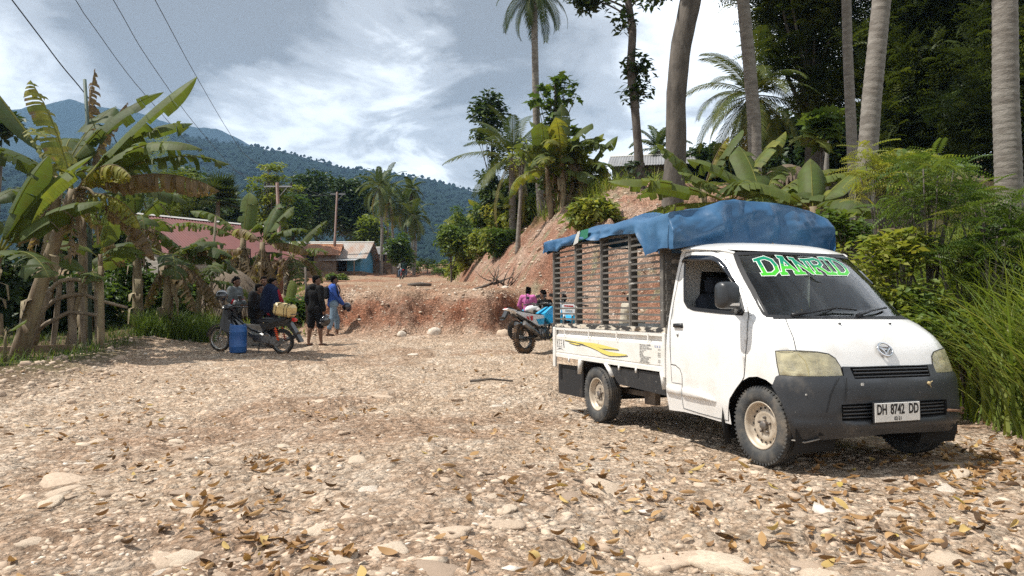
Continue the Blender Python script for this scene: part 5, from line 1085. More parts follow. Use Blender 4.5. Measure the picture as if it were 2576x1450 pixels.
def plant_trees():
    rg = np.random.default_rng(8)
    # beyond the left garden and round the houses
    ptree(-20, 30, [(5, 300, 50, 60), (-60, 360, 70, 90)], "dark tree crown at the left edge behind the banana leaves", leaf='dark', per=60, size=.42, seed=51, nclump=26, clump_r=.7)
    ptree(392, 48, [(385, 400, 62, 45), (430, 470, 70, 55), (350, 480, 60, 55), (400, 540, 90, 50)], "yellow-green feathery tree behind the red-roofed house", leaf='yellow', per=70, size=.34, tmpl=pinnate(4, .12, .34), seed=52, nclump=46, clump_r=1.0, tint=(.05, .7), trunk_r=.2)
    ptree(470, 55, [(470, 480, 40, 40), (500, 520, 60, 45), (440, 530, 60, 45)], "round dark tree above the ridge of the red roof", leaf='dark', per=60, size=.5, seed=53, nclump=36, clump_r=1.1)
    ptree(575, 60, [(575, 530, 50, 40), (610, 545, 40, 40)], "low bushy tree between the fan palm and the tiered tree", leaf='dark', per=60, size=.5, seed=54, nclump=30, clump_r=1.1, tint=(.3, 1))
    ptree(683, 52, [(670, 425, 34, 9), (665, 452, 58, 10), (690, 478, 66, 10), (668, 505, 60, 11), (690, 535, 52, 12), (672, 560, 55, 14)], "tall tiered tree with flat layers of yellow-green leaves", leaf='yellow', per=40, size=.34, seed=55, nclump=70, clump_r=.55, tint=(.1, .75), trunk_r=.14, branches=30, trunk_top=.98, flat=.5)
    ptree(740, 66, [(735, 540, 40, 40), (720, 570, 40, 30)], "dull green tree standing behind the tiered tree", leaf='green', per=60, size=.5, seed=56, nclump=30, clump_r=1.2, tint=(0, .5))
    ptree(800, 78, [(782, 462, 30, 28), (805, 500, 38, 40), (790, 560, 48, 45), (775, 480, 34, 22)], "dark upright tree left of the second power pole", leaf='dark', per=90, size=.55, seed=57, nclump=44, clump_r=1.25, tint=(.15, .9))
    ptree(880, 84, [(885, 475, 36, 30), (905, 500, 30, 40), (850, 490, 34, 34), (870, 550, 62, 50), (900, 560, 40, 40)], "broad dark tree right of the second power pole with bright leaf tufts", leaf='dark', per=95, size=.6, seed=58, nclump=60, clump_r=1.35, tint=(.1, 1.0))
    ptree(925, 78, [(925, 580, 32, 30), (905, 600, 34, 20), (950, 590, 30, 25)], "yellowish bush under the distant palms", leaf='yellow', per=60, size=.5, seed=59, nclump=30, clump_r=1.1, tint=(0, .6))
    ptree(1002, 66, [(1000, 642, 30, 24), (1003, 615, 26, 22), (1015, 655, 24, 12)], "vine-covered bush beside the last shed", kind='bush', cat='bush', onhill=True, leaf='green', per=80, size=.4, seed=60, nclump=34, clump_r=.7, tint=(.1, .8))
    for k, (u, v, ru, rv, d, lb) in enumerate([(1075, 655, 36, 18, 74, "low bushes at the crest of the dirt road"), (1115, 645, 34, 22, 66, "bush where the road meets the grassy slope"), (1040, 665, 20, 10, 82, "small shrub at the far end of the dirt road"), (835, 660, 13, 10, 58, "clipped round shrub before the blue shop"), (862, 655, 10, 12, 60, "second round shrub before the blue shop, nearer the pole")]):
        r_ = max(.4, ru/F26*d); tree(G(u, d), r_*1.2, [((0, 0, r_*.55), (r_, r_, r_*.7))], lb, kind='bush', cat='bush', leaf='green', per=50, size=.22, seed=61+k, nclump=22, clump_r=.3, tint=(.3, 1), trunk_r=.05)
    # lontar and palms in the distance
    def fanpalm(u, d, vt, label, seed):
        b = G(u, d); root = empty('fan_palm', b, label=label, cat='palm tree'); top = W(u, vt, d)-b; mb = MB(); palm_trunk(mb, [(0, 0, -.3), top*.5, top], .2, .14, 20, 8); mb.build('trunk', PBARK(), root); r = np.random.default_rng(seed); parts = []
        for i in range(26):
            a = r.uniform(0, 6.28); e = r.uniform(-.5, 1.4); c = np.array(top)+1.1*np.array([math.sin(a)*math.cos(e), math.cos(a)*math.cos(e), math.sin(e)]); V = [np.array(top)]; F = []
            ax = c-np.array(top); ax /= np.linalg.norm(ax); s1 = np.cross(ax, (0, 0, 1.)); s1 /= np.linalg.norm(s1)+1e-6
            for k in range(11):
                t = (k-5)/5*1.35; dd = ax*math.cos(t)+s1*math.sin(t); o = len(V); V += [c, c+dd*.75+np.cross(dd, ax)*.05, c+dd*1.0]; V[-3] = c-ax*.02; F.append((0, o, o+1)); V += [c+dd*.55+s1*.05, c+dd*.55-s1*.05, c+dd*1.05]; F.append((o, o+3, o+5)); F.append((o, o+5, o+4))
            parts.append((np.array(V), [np.array(F)], np.full(len(V), r.uniform(.1, .6))))
        V, F, T = merge(parts); link('crown', np_mesh('crown', V, F, PALM(), False, attrs={'tint': T}), root)
    fanpalm(548, 50, 497, "small fan palm beyond the red-roofed house", 70)
    P = [(958, 70, 470, 625, 3.0, "left palm of the group beyond the sheds, white trunk"), (985, 74, 500, 640, 3.2, "dense palm in the middle of the group beyond the sheds"), (972, 78, 478, 640, 3.4, "tallest palm at the back of the group beyond the sheds"), (1018, 72, 520, 640, 2.8, "right palm of the group beyond the sheds"), (1034, 80, 480, 640, 2.0, "slender small-headed palm standing behind the group"), (1040, 70, 548, 650, 2.6, "short palm at the right end of the group beyond the sheds")]
    for k, (u, d, vt, vb, ln, lb) in enumerate(P):
        b = G(u, d); t = W(u-4+k, vt, d); coconut_palm([b, b*.5+t*.5+Vector((.2, 0, 0)), t], .16, .11, 17, ln, lb, 'palms beyond the sheds', 80+k, 1.5, .62, .40, 80, -55, each=False, nuts=False, rings=14, n=15, dead=2, lw=.05)
    # hilltop
    b = G(1365, 36); t = W(1343, -22, 36); coconut_palm([b, W(1352, 400, 36), W(1347, 200, 36), t], .21, .15, 20, 2.7, "tall slender coconut palm on the hilltop, crown cut by the top of the photo", seed=90, droop=1.55, ll=.55, tint=.20, e0=60, e1=-55, rings=60)
    b = G(1290, 38); t = W(1288, 400, 38); coconut_palm([b, b*.5+t*.5, t], .2, .16, 20, 3.5, "bushy young coconut palm on the slope left of the tall palm", seed=91, droop=1.1, ll=.75, tint=.36, e0=84, e1=-25, dead=3, nuts=False)
    b = G(1655, 46); t = W(1655, 380, 46); coconut_palm([b, b*.5+t*.5, t], .2, .16, 17, 2.4, "coconut palm standing behind the hilltop house", seed=92, droop=1.3, ll=.6, tint=.34, e0=84, e1=-25, each=False, nuts=False)
    b = G(1905, 27); t = W(1895, 248, 27); coconut_palm([b, b*.5+t*.5, t], .2, .15, 32, 3.1, "leafy coconut palm with yellowing fronds behind the leaning trunk", seed=93, droop=1.4, ll=.62, tint=.50, e0=80, e1=-60, dead=2)
    # bare-stemmed palms whose heads are above the frame
    for k, (d, pts, r0, r1, nf, lb) in enumerate([
        (20, [(1905, 400), (1897, 300), (1884, 150), (1868, -10), (1840, -420)], .19, .16, 14, "dark palm trunk leaning left in front of the leafy palm"),
        (14.5, [(2165, 640), (2176, 480), (2193, 250), (2218, 0), (2262, -560)], .20, .165, 14, "pale ringed palm trunk leaning right, behind the feathery shrubs"),
        (10.5, [(2545, 640), (2538, 470), (2530, 250), (2528, 0), (2522, -620)], .185, .15, 14, "thick pale palm trunk near the right edge"),
        (20, [(2160, 560), (2145, 400), (2138, 250), (2132, 120), (2122, -330)], .15, .12, 10, "thin palm trunk in the shade left of the pale ringed one")]):
        Q = [W(u, v, d) for u, v in pts]; b = G(pts[0][0], d); Q[0] = b if Q[0].z > b.z else Q[0]; Q[0] = Vector((Q[0].x, Q[0].y, b.z)); coconut_palm(Q, r0, r1, nf, 2.8, lb, 'palm trunks on the right bank', 100+k, 1.6, .6, .35, 70, -40, each=False, rings=55)
    b = G(2078, 24); mb = MB(); rt = empty('dead_tree', b, label="straight pale dead trunk deep in the shade", cat='tree'); mb.tube([Vector((0, 0, -.2)), W(2079, 400, 24)-b, W(2082, 285, 24)-b], [.09, .08, .06], 10); mb.build('trunk', mat('bleached wood', (.28, .265, .235), .9, col2=(.25, .22, .19), scale=4, bump=.01), rt)
    # big grey trunk and the thin branched tree
    def bigtrunk(d, pts, rad, label, crown, leaf, size, seed, bark, per=60):
        b = G(pts[0][0], d); root = empty('tree', b, label=label, cat='tree'); mb = MB(); Q = [Vector((0, 0, -.3))]+[W(u, v, d)-b for u, v in pts[1:]]; n = 26; s = np.linspace(0, len(Q)-1, n); C = [[np.interp(t, range(len(Q)), [q[a] for q in Q]) for a in range(3)] for t in s]; r = np.random.default_rng(seed)
        rr = [np.interp(t, range(len(rad)), rad)*r.uniform(.96, 1.04) for t in s]; mb.tube(C, rr, 16); top = Q[-1]; rngs = []
        for (cu, cv, ru, rv) in crown:
            c = W(cu, cv, d)-b; j = min(range(len(C)), key=lambda j: abs(C[j][2]-(c.z-.5))); mb.tube(bez(C[j], (np.array(C[j])+np.array(c))/2+np.array([0, 0, .25]), c, 6), [rr[j]*.35, rr[j]*.3, rr[j]*.25, .03, .02, .015], 6); k = max(2, int(ru*rv/160)); v = rand_dirs(r, k, 0)*(r.random((k, 1))**.5)*np.array([ru, ru*.8, rv])/F26*d; rngs.append(v+np.array(c))
        mb.build('trunk', bark(), root); Cc = np.concatenate(rngs); V, F, t = clumps(r, Cc, .42*r.uniform(.7, 1.3, len(Cc)), per, size, LEAF5, (.05, .7)); link('crown', np_mesh('crown', V, F, D_LEAF() if leaf == 'dark' else G_LEAF(), False, attrs={'tint': t}), root)
    bigtrunk(20, [(1690, 560), (1692, 480), (1701, 380), (1700, 250), (1712, 120), (1738, 0), (1775, -260)], [.33, .31, .29, .275, .28, .29, .24], "thick grey trunk with blotched bark rising behind the truck", [(1700, -330, 190, 70), (1860, -300, 150, 60), (1800, -400, 160, 60)], 'green', .34, 110, BARK, 40)
    bigtrunk(26, [(1615, 560), (1612, 480), (1606, 380), (1598, 280), (1586, 175), (1592, 80), (1578, -10), (1575, -120)], [.20, .18, .16, .15, .15, .14, .12, .08], "thin knotty dark tree with leafy shoots left of the grey trunk", [(1500, 5, 62, 24), (1470, -10, 40, 26), (1565, 55, 20, 20), (1625, -12, 40, 20), (1607, 190, 26, 26), (1612, 230, 20, 24), (1590, 245, 16, 12), (1605, 165, 14, 16), (1602, 430, 18, 12)], 'dark', .30, 111, DBARK, 34)
    # hillside trees left of the banana clump
    ptree(1242, 44, [(1232, 262, 34, 30), (1200, 298, 20, 16), (1240, 300, 30, 26), (1225, 345, 32, 20), (1248, 400, 16, 24), (1232, 455, 22, 16), (1240, 510, 22, 14)], "thin dark tree with loose clumps of leaves at the left of the hilltop group", leaf='dark', per=42, size=.34, seed=112, nclump=56, clump_r=.6, tint=(.1, .8), trunk_r=.10, trunk_top=.95, branches=18)
    ptree(1302, 33, [(1300, 400, 32, 24), (1322, 380, 22, 20)], "nearly bare tree with a white spotted stem", leaf='yellow', per=8, size=.2, seed=113, nclump=26, clump_r=.35, trunk_r=.11, trunk_top=.9, branches=22, bark=PBARK)
    bfl = (np.array([(0, 0, 0), (.30, .30, .05), (.16, .42, .02), (.34, .62, .02), (.14, .72, 0), (0, 1, -.1), (-.14, .72, 0), (-.34, .62, .02), (-.16, .42, .02), (-.30, .30, .05), (0, .5, -.03)]), [np.array([(10, i, (i+1) % 10) for i in range(10)])])
    ptree(1398, 35, [(1368, 222, 18, 16), (1400, 205, 22, 18), (1430, 215, 18, 16), (1420, 255, 30, 14), (1385, 270, 26, 16), (1440, 240, 14, 12), (1362, 255, 14, 12), (1395, 320, 40, 24), (1390, 370, 50, 30), (1440, 330, 20, 20)], "breadfruit tree with big lobed leaves behind the banana clump", leaf='green', per=9, size=.50, tmpl=bfl, seed=114, nclump=40, clump_r=.34, trunk_r=.11, trunk_top=.96, branches=40, tint=(.15, .9))
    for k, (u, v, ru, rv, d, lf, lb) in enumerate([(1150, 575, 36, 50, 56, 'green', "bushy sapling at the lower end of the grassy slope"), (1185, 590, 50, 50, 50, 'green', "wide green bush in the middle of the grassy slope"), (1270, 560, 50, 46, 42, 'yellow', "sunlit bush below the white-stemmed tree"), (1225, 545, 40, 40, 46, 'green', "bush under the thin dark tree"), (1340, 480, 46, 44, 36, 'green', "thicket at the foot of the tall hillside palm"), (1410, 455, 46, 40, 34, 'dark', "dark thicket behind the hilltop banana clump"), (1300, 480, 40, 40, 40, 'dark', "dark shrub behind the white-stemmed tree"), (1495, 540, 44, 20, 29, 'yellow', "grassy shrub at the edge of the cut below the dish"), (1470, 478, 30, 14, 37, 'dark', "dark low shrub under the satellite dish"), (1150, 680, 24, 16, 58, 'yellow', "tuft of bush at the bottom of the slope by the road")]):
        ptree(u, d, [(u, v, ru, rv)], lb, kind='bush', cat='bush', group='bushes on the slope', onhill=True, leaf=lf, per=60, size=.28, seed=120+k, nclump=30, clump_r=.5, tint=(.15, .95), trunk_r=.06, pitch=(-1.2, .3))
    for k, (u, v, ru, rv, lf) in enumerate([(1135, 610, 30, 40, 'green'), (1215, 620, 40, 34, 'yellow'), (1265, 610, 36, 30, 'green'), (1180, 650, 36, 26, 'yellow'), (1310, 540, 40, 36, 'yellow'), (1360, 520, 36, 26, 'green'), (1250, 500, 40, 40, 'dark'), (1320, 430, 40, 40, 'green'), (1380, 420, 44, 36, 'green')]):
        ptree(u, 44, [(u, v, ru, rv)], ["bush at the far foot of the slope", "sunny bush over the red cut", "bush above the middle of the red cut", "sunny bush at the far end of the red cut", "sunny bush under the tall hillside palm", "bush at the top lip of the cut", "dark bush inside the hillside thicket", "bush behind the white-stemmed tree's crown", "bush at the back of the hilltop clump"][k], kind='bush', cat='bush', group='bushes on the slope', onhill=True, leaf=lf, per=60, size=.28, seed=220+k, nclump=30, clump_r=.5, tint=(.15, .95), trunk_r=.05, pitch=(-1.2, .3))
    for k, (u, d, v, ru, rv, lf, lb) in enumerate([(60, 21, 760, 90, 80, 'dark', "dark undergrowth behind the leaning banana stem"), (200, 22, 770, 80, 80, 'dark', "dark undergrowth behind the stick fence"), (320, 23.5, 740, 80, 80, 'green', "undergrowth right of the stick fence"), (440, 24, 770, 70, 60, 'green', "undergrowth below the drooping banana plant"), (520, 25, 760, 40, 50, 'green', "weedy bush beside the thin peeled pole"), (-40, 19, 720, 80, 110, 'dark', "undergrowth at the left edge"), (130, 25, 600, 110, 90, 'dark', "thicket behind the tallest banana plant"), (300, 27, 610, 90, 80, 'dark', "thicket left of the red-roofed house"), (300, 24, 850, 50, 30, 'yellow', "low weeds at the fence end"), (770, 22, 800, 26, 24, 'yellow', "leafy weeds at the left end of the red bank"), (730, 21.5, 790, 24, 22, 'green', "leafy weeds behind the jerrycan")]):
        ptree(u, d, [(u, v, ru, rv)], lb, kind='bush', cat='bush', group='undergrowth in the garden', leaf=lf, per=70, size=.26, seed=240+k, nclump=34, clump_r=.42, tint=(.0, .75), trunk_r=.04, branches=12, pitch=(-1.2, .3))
    # the shaded wood on the right
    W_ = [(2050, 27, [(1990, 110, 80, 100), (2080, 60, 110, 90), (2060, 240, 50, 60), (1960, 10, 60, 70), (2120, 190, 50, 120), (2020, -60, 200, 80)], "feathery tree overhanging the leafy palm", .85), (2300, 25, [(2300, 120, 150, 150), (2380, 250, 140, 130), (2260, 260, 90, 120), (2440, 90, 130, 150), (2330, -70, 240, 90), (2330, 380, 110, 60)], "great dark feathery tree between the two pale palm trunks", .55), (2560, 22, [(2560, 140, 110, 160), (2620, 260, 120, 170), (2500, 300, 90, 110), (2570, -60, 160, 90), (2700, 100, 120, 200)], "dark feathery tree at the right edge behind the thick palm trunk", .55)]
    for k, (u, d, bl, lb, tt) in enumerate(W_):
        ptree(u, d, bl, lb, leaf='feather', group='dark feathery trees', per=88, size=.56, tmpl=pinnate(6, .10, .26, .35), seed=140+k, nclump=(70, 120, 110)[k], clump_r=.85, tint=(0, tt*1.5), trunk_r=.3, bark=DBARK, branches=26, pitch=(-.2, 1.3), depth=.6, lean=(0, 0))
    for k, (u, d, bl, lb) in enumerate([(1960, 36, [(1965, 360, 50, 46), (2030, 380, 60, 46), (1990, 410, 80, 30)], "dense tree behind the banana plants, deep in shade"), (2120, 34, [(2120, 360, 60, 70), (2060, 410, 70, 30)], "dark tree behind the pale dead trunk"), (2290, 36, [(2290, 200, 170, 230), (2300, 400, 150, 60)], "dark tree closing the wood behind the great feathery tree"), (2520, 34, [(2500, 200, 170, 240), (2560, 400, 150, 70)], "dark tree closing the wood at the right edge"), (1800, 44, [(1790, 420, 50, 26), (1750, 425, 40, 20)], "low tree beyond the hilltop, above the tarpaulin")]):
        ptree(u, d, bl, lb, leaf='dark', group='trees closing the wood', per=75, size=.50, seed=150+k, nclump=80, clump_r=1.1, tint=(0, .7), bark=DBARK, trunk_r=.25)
    ptree(2060, 22, [(2060, 330, 26, 26), (2075, 300, 20, 16)], "breadfruit sapling lit by the sun at the edge of the wood", leaf='green', per=12, size=.55, tmpl=bfl, seed=160, nclump=12, clump_r=.35, trunk_r=.05, trunk_top=.95, tint=(.5, 1))
    # feathery shrubs and leafy bushes on the right bank
    S_ = [(2225, 10.5, [(2225, 400, 60, 40), (2290, 430, 60, 36), (2190, 450, 40, 34)], "tall feathery shrub in front of the pale ringed palm trunk", .95), (2330, 9.2, [(2350, 440, 70, 36), (2290, 500, 70, 40), (2390, 500, 60, 50)], "feathery shrub with long curved sprays over the dark wood", .9), (2500, 8.6, [(2470, 520, 80, 50), (2560, 560, 70, 70), (2500, 600, 90, 50)], "feathery shrub under the thick palm trunk", .75), (2420, 9.0, [(2400, 640, 80, 50), (2470, 680, 80, 40)], "tangled shrub with a leaning brown stem", .8), (2150, 11.5, [(2120, 560, 50, 40), (2180, 600, 60, 40)], "low shrub at the right shoulder of the blue tarpaulin", .8), (2290, 9.0, [(2280, 620, 80, 50), (2220, 660, 60, 50)], "yellow-green shrub above the cab roof", .9), (2560, 8.8, [(2580, 700, 70, 60), (2530, 760, 50, 50)], "dark tangled shrub at the right edge", .65)]
    for k, (u, d, bl, lb, tt) in enumerate(S_):
        fe = k in (0, 1, 2, 3); ptree(u, d, bl, lb, kind='shrub', cat='shrub', group='shrubs on the right bank', leaf='yellow' if k in (0, 5) else 'green', per=20 if fe else 40, size=.32 if fe else .14, tmpl=pinnate(9, .07, .20, .30) if fe else leaf_template(.26), seed=170+k, nclump=17, clump_r=.24, tint=(.3, tt+.1), trunk_r=.028, branches=22, bark=DBARK, pitch=(-.5, .7), trunk_top=.9)
    for k, (u, d, v, ru, rv) in enumerate([(2060, 11.5, 640, 50, 40), (2110, 10.5, 700, 50, 50), (2180, 9.6, 730, 60, 50), (2240, 8.8, 780, 50, 60), (2330, 8.6, 770, 50, 50), (2300, 8.0, 860, 40, 40), (2420, 8.2, 850, 50, 40), (2500, 7.9, 890, 50, 40)]):
        ptree(u, d, [(u, v, ru, rv)], ["leafy weeds at the corner of the cab roof", "leafy weeds right of the windshield top", "leafy weeds beside the windshield", "leafy weeds above the hood", "broad-leaved weeds behind the hood", "weeds beside the right headlight", "shaded weeds right of the bumper", "shaded weeds near the right edge"][k], kind='weeds', cat='weeds', group='weeds on the right bank', leaf='yellow' if k < 4 else 'green', per=42, size=.115, seed=190+k, nclump=12, clump_r=.2, tint=(.35, 1), trunk_r=.012, branches=14, bark=DBARK)
def plant_grass():
    rg = np.random.default_rng(17)
    def put(name, P, h, w, bend, tint, label, n=4, spread=.35):
        P = np.asarray(P); P[:, 2] = ground_z(P[:, 0], P[:, 1])-.02; V, F, t = blades(rg, P, h, w, bend, n, tint, spread); o = link(name, np_mesh(name, V, F, GRASS(), True, attrs={'tint': t})); tag(o, label, 'grass', kind='stuff')
    def bank_pts(n, smin, smax, y0, y1, pw=1.0):
        out = []
        while len(out) < n:
            m = n*3; y = rg.uniform(y0, y1, m); x = rg.uniform(2.5, 16, m); s, *_ = hill_dist(x, y); k = (s > smin) & (s < smax) & (rg.random(m) < np.clip(1.15-(s-smin)/(smax-smin)*pw, .1, 1)) & (x < .78*y+1.5); out += list(np.stack([x, y, 0*x], 1)[k])
        return np.array(out[:n])
    P = bank_pts(12000, .1, 5.5, 5.2, 15.5); put('grass', P, rg.uniform(.5, 1.6, len(P)), .018, .8, (.35, .88), "tall green grass covering the right bank beside the truck")
    P = bank_pts(3600, -.05, 3.6, 5.0, 12, .8); put('tall_grass', P, rg.uniform(.8, 1.9, len(P)), .032, .75, (.4, .84), "broad-bladed cane grass standing along the foot of the right bank", 6, .3)
    P = bank_pts(700, .3, 4, 5.5, 14); put('dry_grass', P, rg.uniform(.4, 1.2, len(P)), .010, 1.0, (.88, 1), "dry straw-coloured stalks caught in the bank's green grass", 4, .7)
    # left garden
    n = 9000; y = rg.uniform(13, 33, n); x = -7.3-.24*(y-12)-np.abs(rg.normal(0, 4.5, n))-.4; P = np.stack([x, y, 0*x], 1); k = rg.random(n) < .75; P = P[k]; put('garden_grass', P, rg.uniform(.12, .42, len(P)), .014, .8, (.0, .6), "short shaded grass and weeds on the garden floor under the banana plants")
    n = 2600; u = rg.uniform(345, 545, n); d = rg.uniform(18.6, 21.5, n); P = np.stack([(u-1288)/F26*d, d, 0*u], 1); put('verge_grass', P, rg.uniform(.4, 1.05, n), .02, .8, (.05, .6), "long dark green grass between the stick fence and the black motorbike", 5)
    n = 1200; u = rg.uniform(560, 770, n); d = rg.uniform(20, 26, n); P = np.stack([(u-1288)/F26*d, d, 0*u], 1); put('roadside_weeds', P, rg.uniform(.12, .4, n), .02, .8, (.3, .8), "weeds behind the seated people")
    # grassy slope beyond the red cut
    out = []
    while len(out) < 7000:
        m = 20000; y = rg.uniform(30, 75, m); x = rg.uniform(-8, 8, m); s, H, L, Gg = hill_dist(x, y); e = s/L; k = (s > .0) & (s < 9) & ((e > .5) | (y > 48)) & (rg.random(m) < .5); out += list(np.stack([x, y, 0*x], 1)[k])
    P = np.array(out[:7000]); put('slope_grass', P, rg.uniform(.4, 1.3, len(P)), .05, .7, (.35, .85), "long bright grass on the far end of the hillside", 3)
    n = 900; u = rg.normal(1500, 28, n); d = rg.uniform(27.5, 30.5, n); P = np.stack([(u-1288)/F26*d, d, 0*u], 1); put('edge_grass', P, rg.uniform(.3, .8, n), .025, .9, (.4, .95), "grass tuft hanging over the edge of the red cut", 3)
    n = 260; u = rg.normal(1556, 6, n); d = rg.uniform(36, 37, n); P = np.stack([(u-1288)/F26*d, d, 0*u], 1); put('agave_tuft', P, rg.uniform(.4, .7, n), .07, .5, (.2, .6), "spiky tuft on the bare ground before the hilltop house", 3)
    n = 500; u = np.concatenate([rg.normal(1490, 40, 300), rg.normal(1600, 30, 200)]); d = rg.uniform(16.5, 18.5, n); P = np.stack([(u-1288)/F26*d, d, 0*u], 1); put('cut_weeds', P, rg.uniform(.1, .35, n), .02, .9, (.4, .9), "sparse weeds at the foot of the red cut behind the truck", 3)
plant_left(); plant_trees(); plant_grass()
# ------------------------------------------------------------------ stones and fallen leaves
def STONE(): return mat('pale stone', (.5, .4, .3), .9, tint=[(0, (.27, .21, .17)), (.3, (.45, .335, .245)), (.6, (.60, .47, .355)), (.85, (.69, .57, .44)), (1, (.74, .68, .60))], col2=(.30, .23, .17), scale=9, detail=8, bump=.006, bscale=40, spec=.2)
def ico(sub, rng, rough=.22, flat=.62):
    bm = bmesh.new(); bmesh.ops.create_icosphere(bm, subdivisions=sub, radius=1); V = np.array([v.co for v in bm.verts]); F = np.array([[v.index for v in f.verts] for f in bm.faces]); bm.free()
    ax = rng.normal(size=(5, 3)); ax /= np.linalg.norm(ax, axis=1)[:, None]
    d = np.ones(len(V))
    for a in ax: d -= np.clip(V@a-.55, 0, 1)*rng.uniform(.2, .75)
    V = V*d[:, None]*(1+rough*.35*rng.normal(size=(len(V), 1))); V[:, 2] *= flat; return V, F
def on_pad(x, y, left=True):
    s, *_ = hill_dist(x, y); lx = -6.9-.24*(y-12); return (s < .5) & (x > lx-(1.6 if left else .2)) & ((y < BANK_Y(x)+.2))
def make_litter():
    rg = np.random.default_rng(23)
    def sample(n, d0, d1):
        d = d0*(d1/d0)**rg.random(n*2); x = rg.uniform(-.76, .76, n*2)*d*1.02; k = on_pad(x, d); return np.stack([x[k][:n], d[k][:n]], 1)
    def mass(name, XY, size, sub, label, tint, sink=.15, flat=.62, tilt=.35):
        parts = []; grp = rg.integers(0, 5, len(XY))
        for g in range(5):
            TV, TF = ico(sub, rg, flat=flat); P = XY[grp == g]; s = size[grp == g]; n = len(P)
            z = ground_z(P[:, 0], P[:, 1])+s*sink; S = s[:, None]*np.stack([rg.uniform(.7, 1.35, n), rg.uniform(.7, 1.1, n), rg.uniform(.7, 1.1, n)], 1)
            parts.append(scatter(TV, TF, np.stack([P[:, 0], P[:, 1], z], 1), rotmats(rg.uniform(0, 6.28, n), rg.normal(0, tilt, n), rg.normal(0, tilt, n)), S, np.clip(rg.normal(tint, .22, n), 0, 1)))
        V, F, t = merge(parts); o = link(name, np_mesh(name, V, F, STONE(), sub > 0, attrs={'tint': t})); tag(o, label, 'gravel', kind='stuff')
    P = sample(26000, 2.9, 22); P = P[(fbm(P[:, 0], P[:, 1], .7, 131, 3)+.18 > rg.uniform(-.35, .45, len(P)))]; mass('gravel', P, rg.lognormal(math.log(.013), .45, len(P)).clip(.006, .04)*(1+.03*P[:, 1]), 0, "small pale gravel packed over the whole clearing", .55, .0, .48, .25)
    P = sample(5200, 2.9, 22); P = P[(fbm(P[:, 0], P[:, 1], .5, 141, 3) > rg.uniform(-.22, .30, len(P)))]; mass('cobbles', P, rg.lognormal(math.log(.036), .4, len(P)).clip(.02, .10), 1, "fist-sized pale stones half sunk in the gravel", .6, -.10, .42, .16)
    # rubble along the left edge, stones in the red bank and cut
    n = 900; y = rg.uniform(9, 21, n); x = -6.9-.24*(y-12)+rg.normal(-.2, .7, n); mass('verge_rubble', np.stack([x, y], 1), rg.lognormal(math.log(.032), .5, n).clip(.015, .14), 1, "rubble along the left edge of the clearing", .45, .1)
    n = 900; x = rg.uniform(-6, 1.5, n); y = BANK_Y(x)+rg.uniform(-.25, 1.9, n); mass('bank_stones', np.stack([x, y], 1), rg.lognormal(math.log(.024), .5, n).clip(.012, .11), 0, "loose stones spilling down the red earth bank", .62, .3)
    y = rg.uniform(18, 46, 12000); x = rg.uniform(-2, 9, 12000); s, H, L, g = hill_dist(x, y); k = (s > -.6) & (s < L*.95) & (rg.random(12000) < .45); P = np.stack([x[k], y[k]], 1); mass('cut_stones', P, rg.lognormal(math.log(.030), .5, len(P)).clip(.012, .16), 0, "pale stones sticking out of the cut hillside", .62, .25)
    n = 1500; y = 22.6+rg.random(n)**1.5*60; x = rg.uniform(-.12, .02, n)*y+rg.uniform(-3.5, 1.5, n); k = hill_dist(x, y)[0] < .3; P = np.stack([x[k], y[k]], 1); mass('road_stones', P, rg.lognormal(math.log(.034), .5, len(P)).clip(.015, .15), 0, "stones scattered on the dirt road", .7, .1)
    # larger stones, each its own object
    prot = []
    for k in range(9):
        TV, TF = ico(3, rg, .04, rg.uniform(.42, .7)); TV = TV*(1+.14*fbm(TV[:, 0]*2+k, TV[:, 1]*2+TV[:, 2]*3, 1.2, 300+k, 3)[:, None]*2); prot.append(np_mesh('stone', TV, TF, STONE(), True, attrs={'tint': np.full(len(TV), [.6, .75, .5, .85, .2, .65, .95, .4, .55][k])}))
    def stone(u, v, r, k, label, group=None, stretch=(1.35, .95, .55), sink=-.10, pt=None):
        if pt is None:
            d = 1.3*F26/(v-763)
            for _ in range(6): q = G(u, d); d = (CAM_Z-q.z)*F26/(v-763)
            p = G(u, d)
        else: p = Vector(pt)
        o = link('stone', prot[k], None, (p.x, p.y, p.z+r*sink)); o.scale = (r*stretch[0], r*stretch[1], r*stretch[2]); o.rotation_euler = (rg.normal(0, .12), rg.normal(0, .12), rg.uniform(0, 6.28)); return tag(o, label, 'stone', group)
    for (u, v, r, k, lb) in [(790, 1330, .10, 3, "large rounded pale stone at the head of the bottom leaf drift"), (1095, 1435, .13, 4, "large grey stone at the bottom edge of the photo"), (1690, 1400, .19, 0, "broad flat stone embedded in the foreground right of the middle"), (1840, 1415, .17, 3, "long flat cream stone at the bottom right of the foreground"), (1520, 1225, .13, 1, "flat cream stone in front of the truck's near front wheel"), (2385, 1190, .13, 3, "pale stone beside the truck's far front wheel"), (262, 1238, .08, 7, "upright brown clod with a deep shadow at the lower left"), (1032, 893, .14, 6, "isolated white stone in the middle of the clearing"), (180, 1215, .19, 0, "wide flat pinkish slab in the left foreground"), (250, 1110, .11, 5, "smooth stone beside the left leaf drift")]: stone(u, v, r, k, lb)
    for (x, dy, r, k, lb) in [(-2.15, -.15, .24, 6, "white rock jutting from the foot of the red bank"), (-2.95, -.22, .15, 6, "smaller white rock left of the jutting one in the red bank"), (-.25, -.25, .24, 0, "cream boulder by the white motorbike's rear wheel"), (.35, -.2, .26, 5, "flat boulder lying behind the parked motorbikes")]:
        y = float(BANK_Y(x))+dy; stone(0, 0, r, k, lb, pt=(x, y, gz(x, y)+.08), stretch=(.9, .8, 1.5))
    P = sample(270, 2.9, 13); 
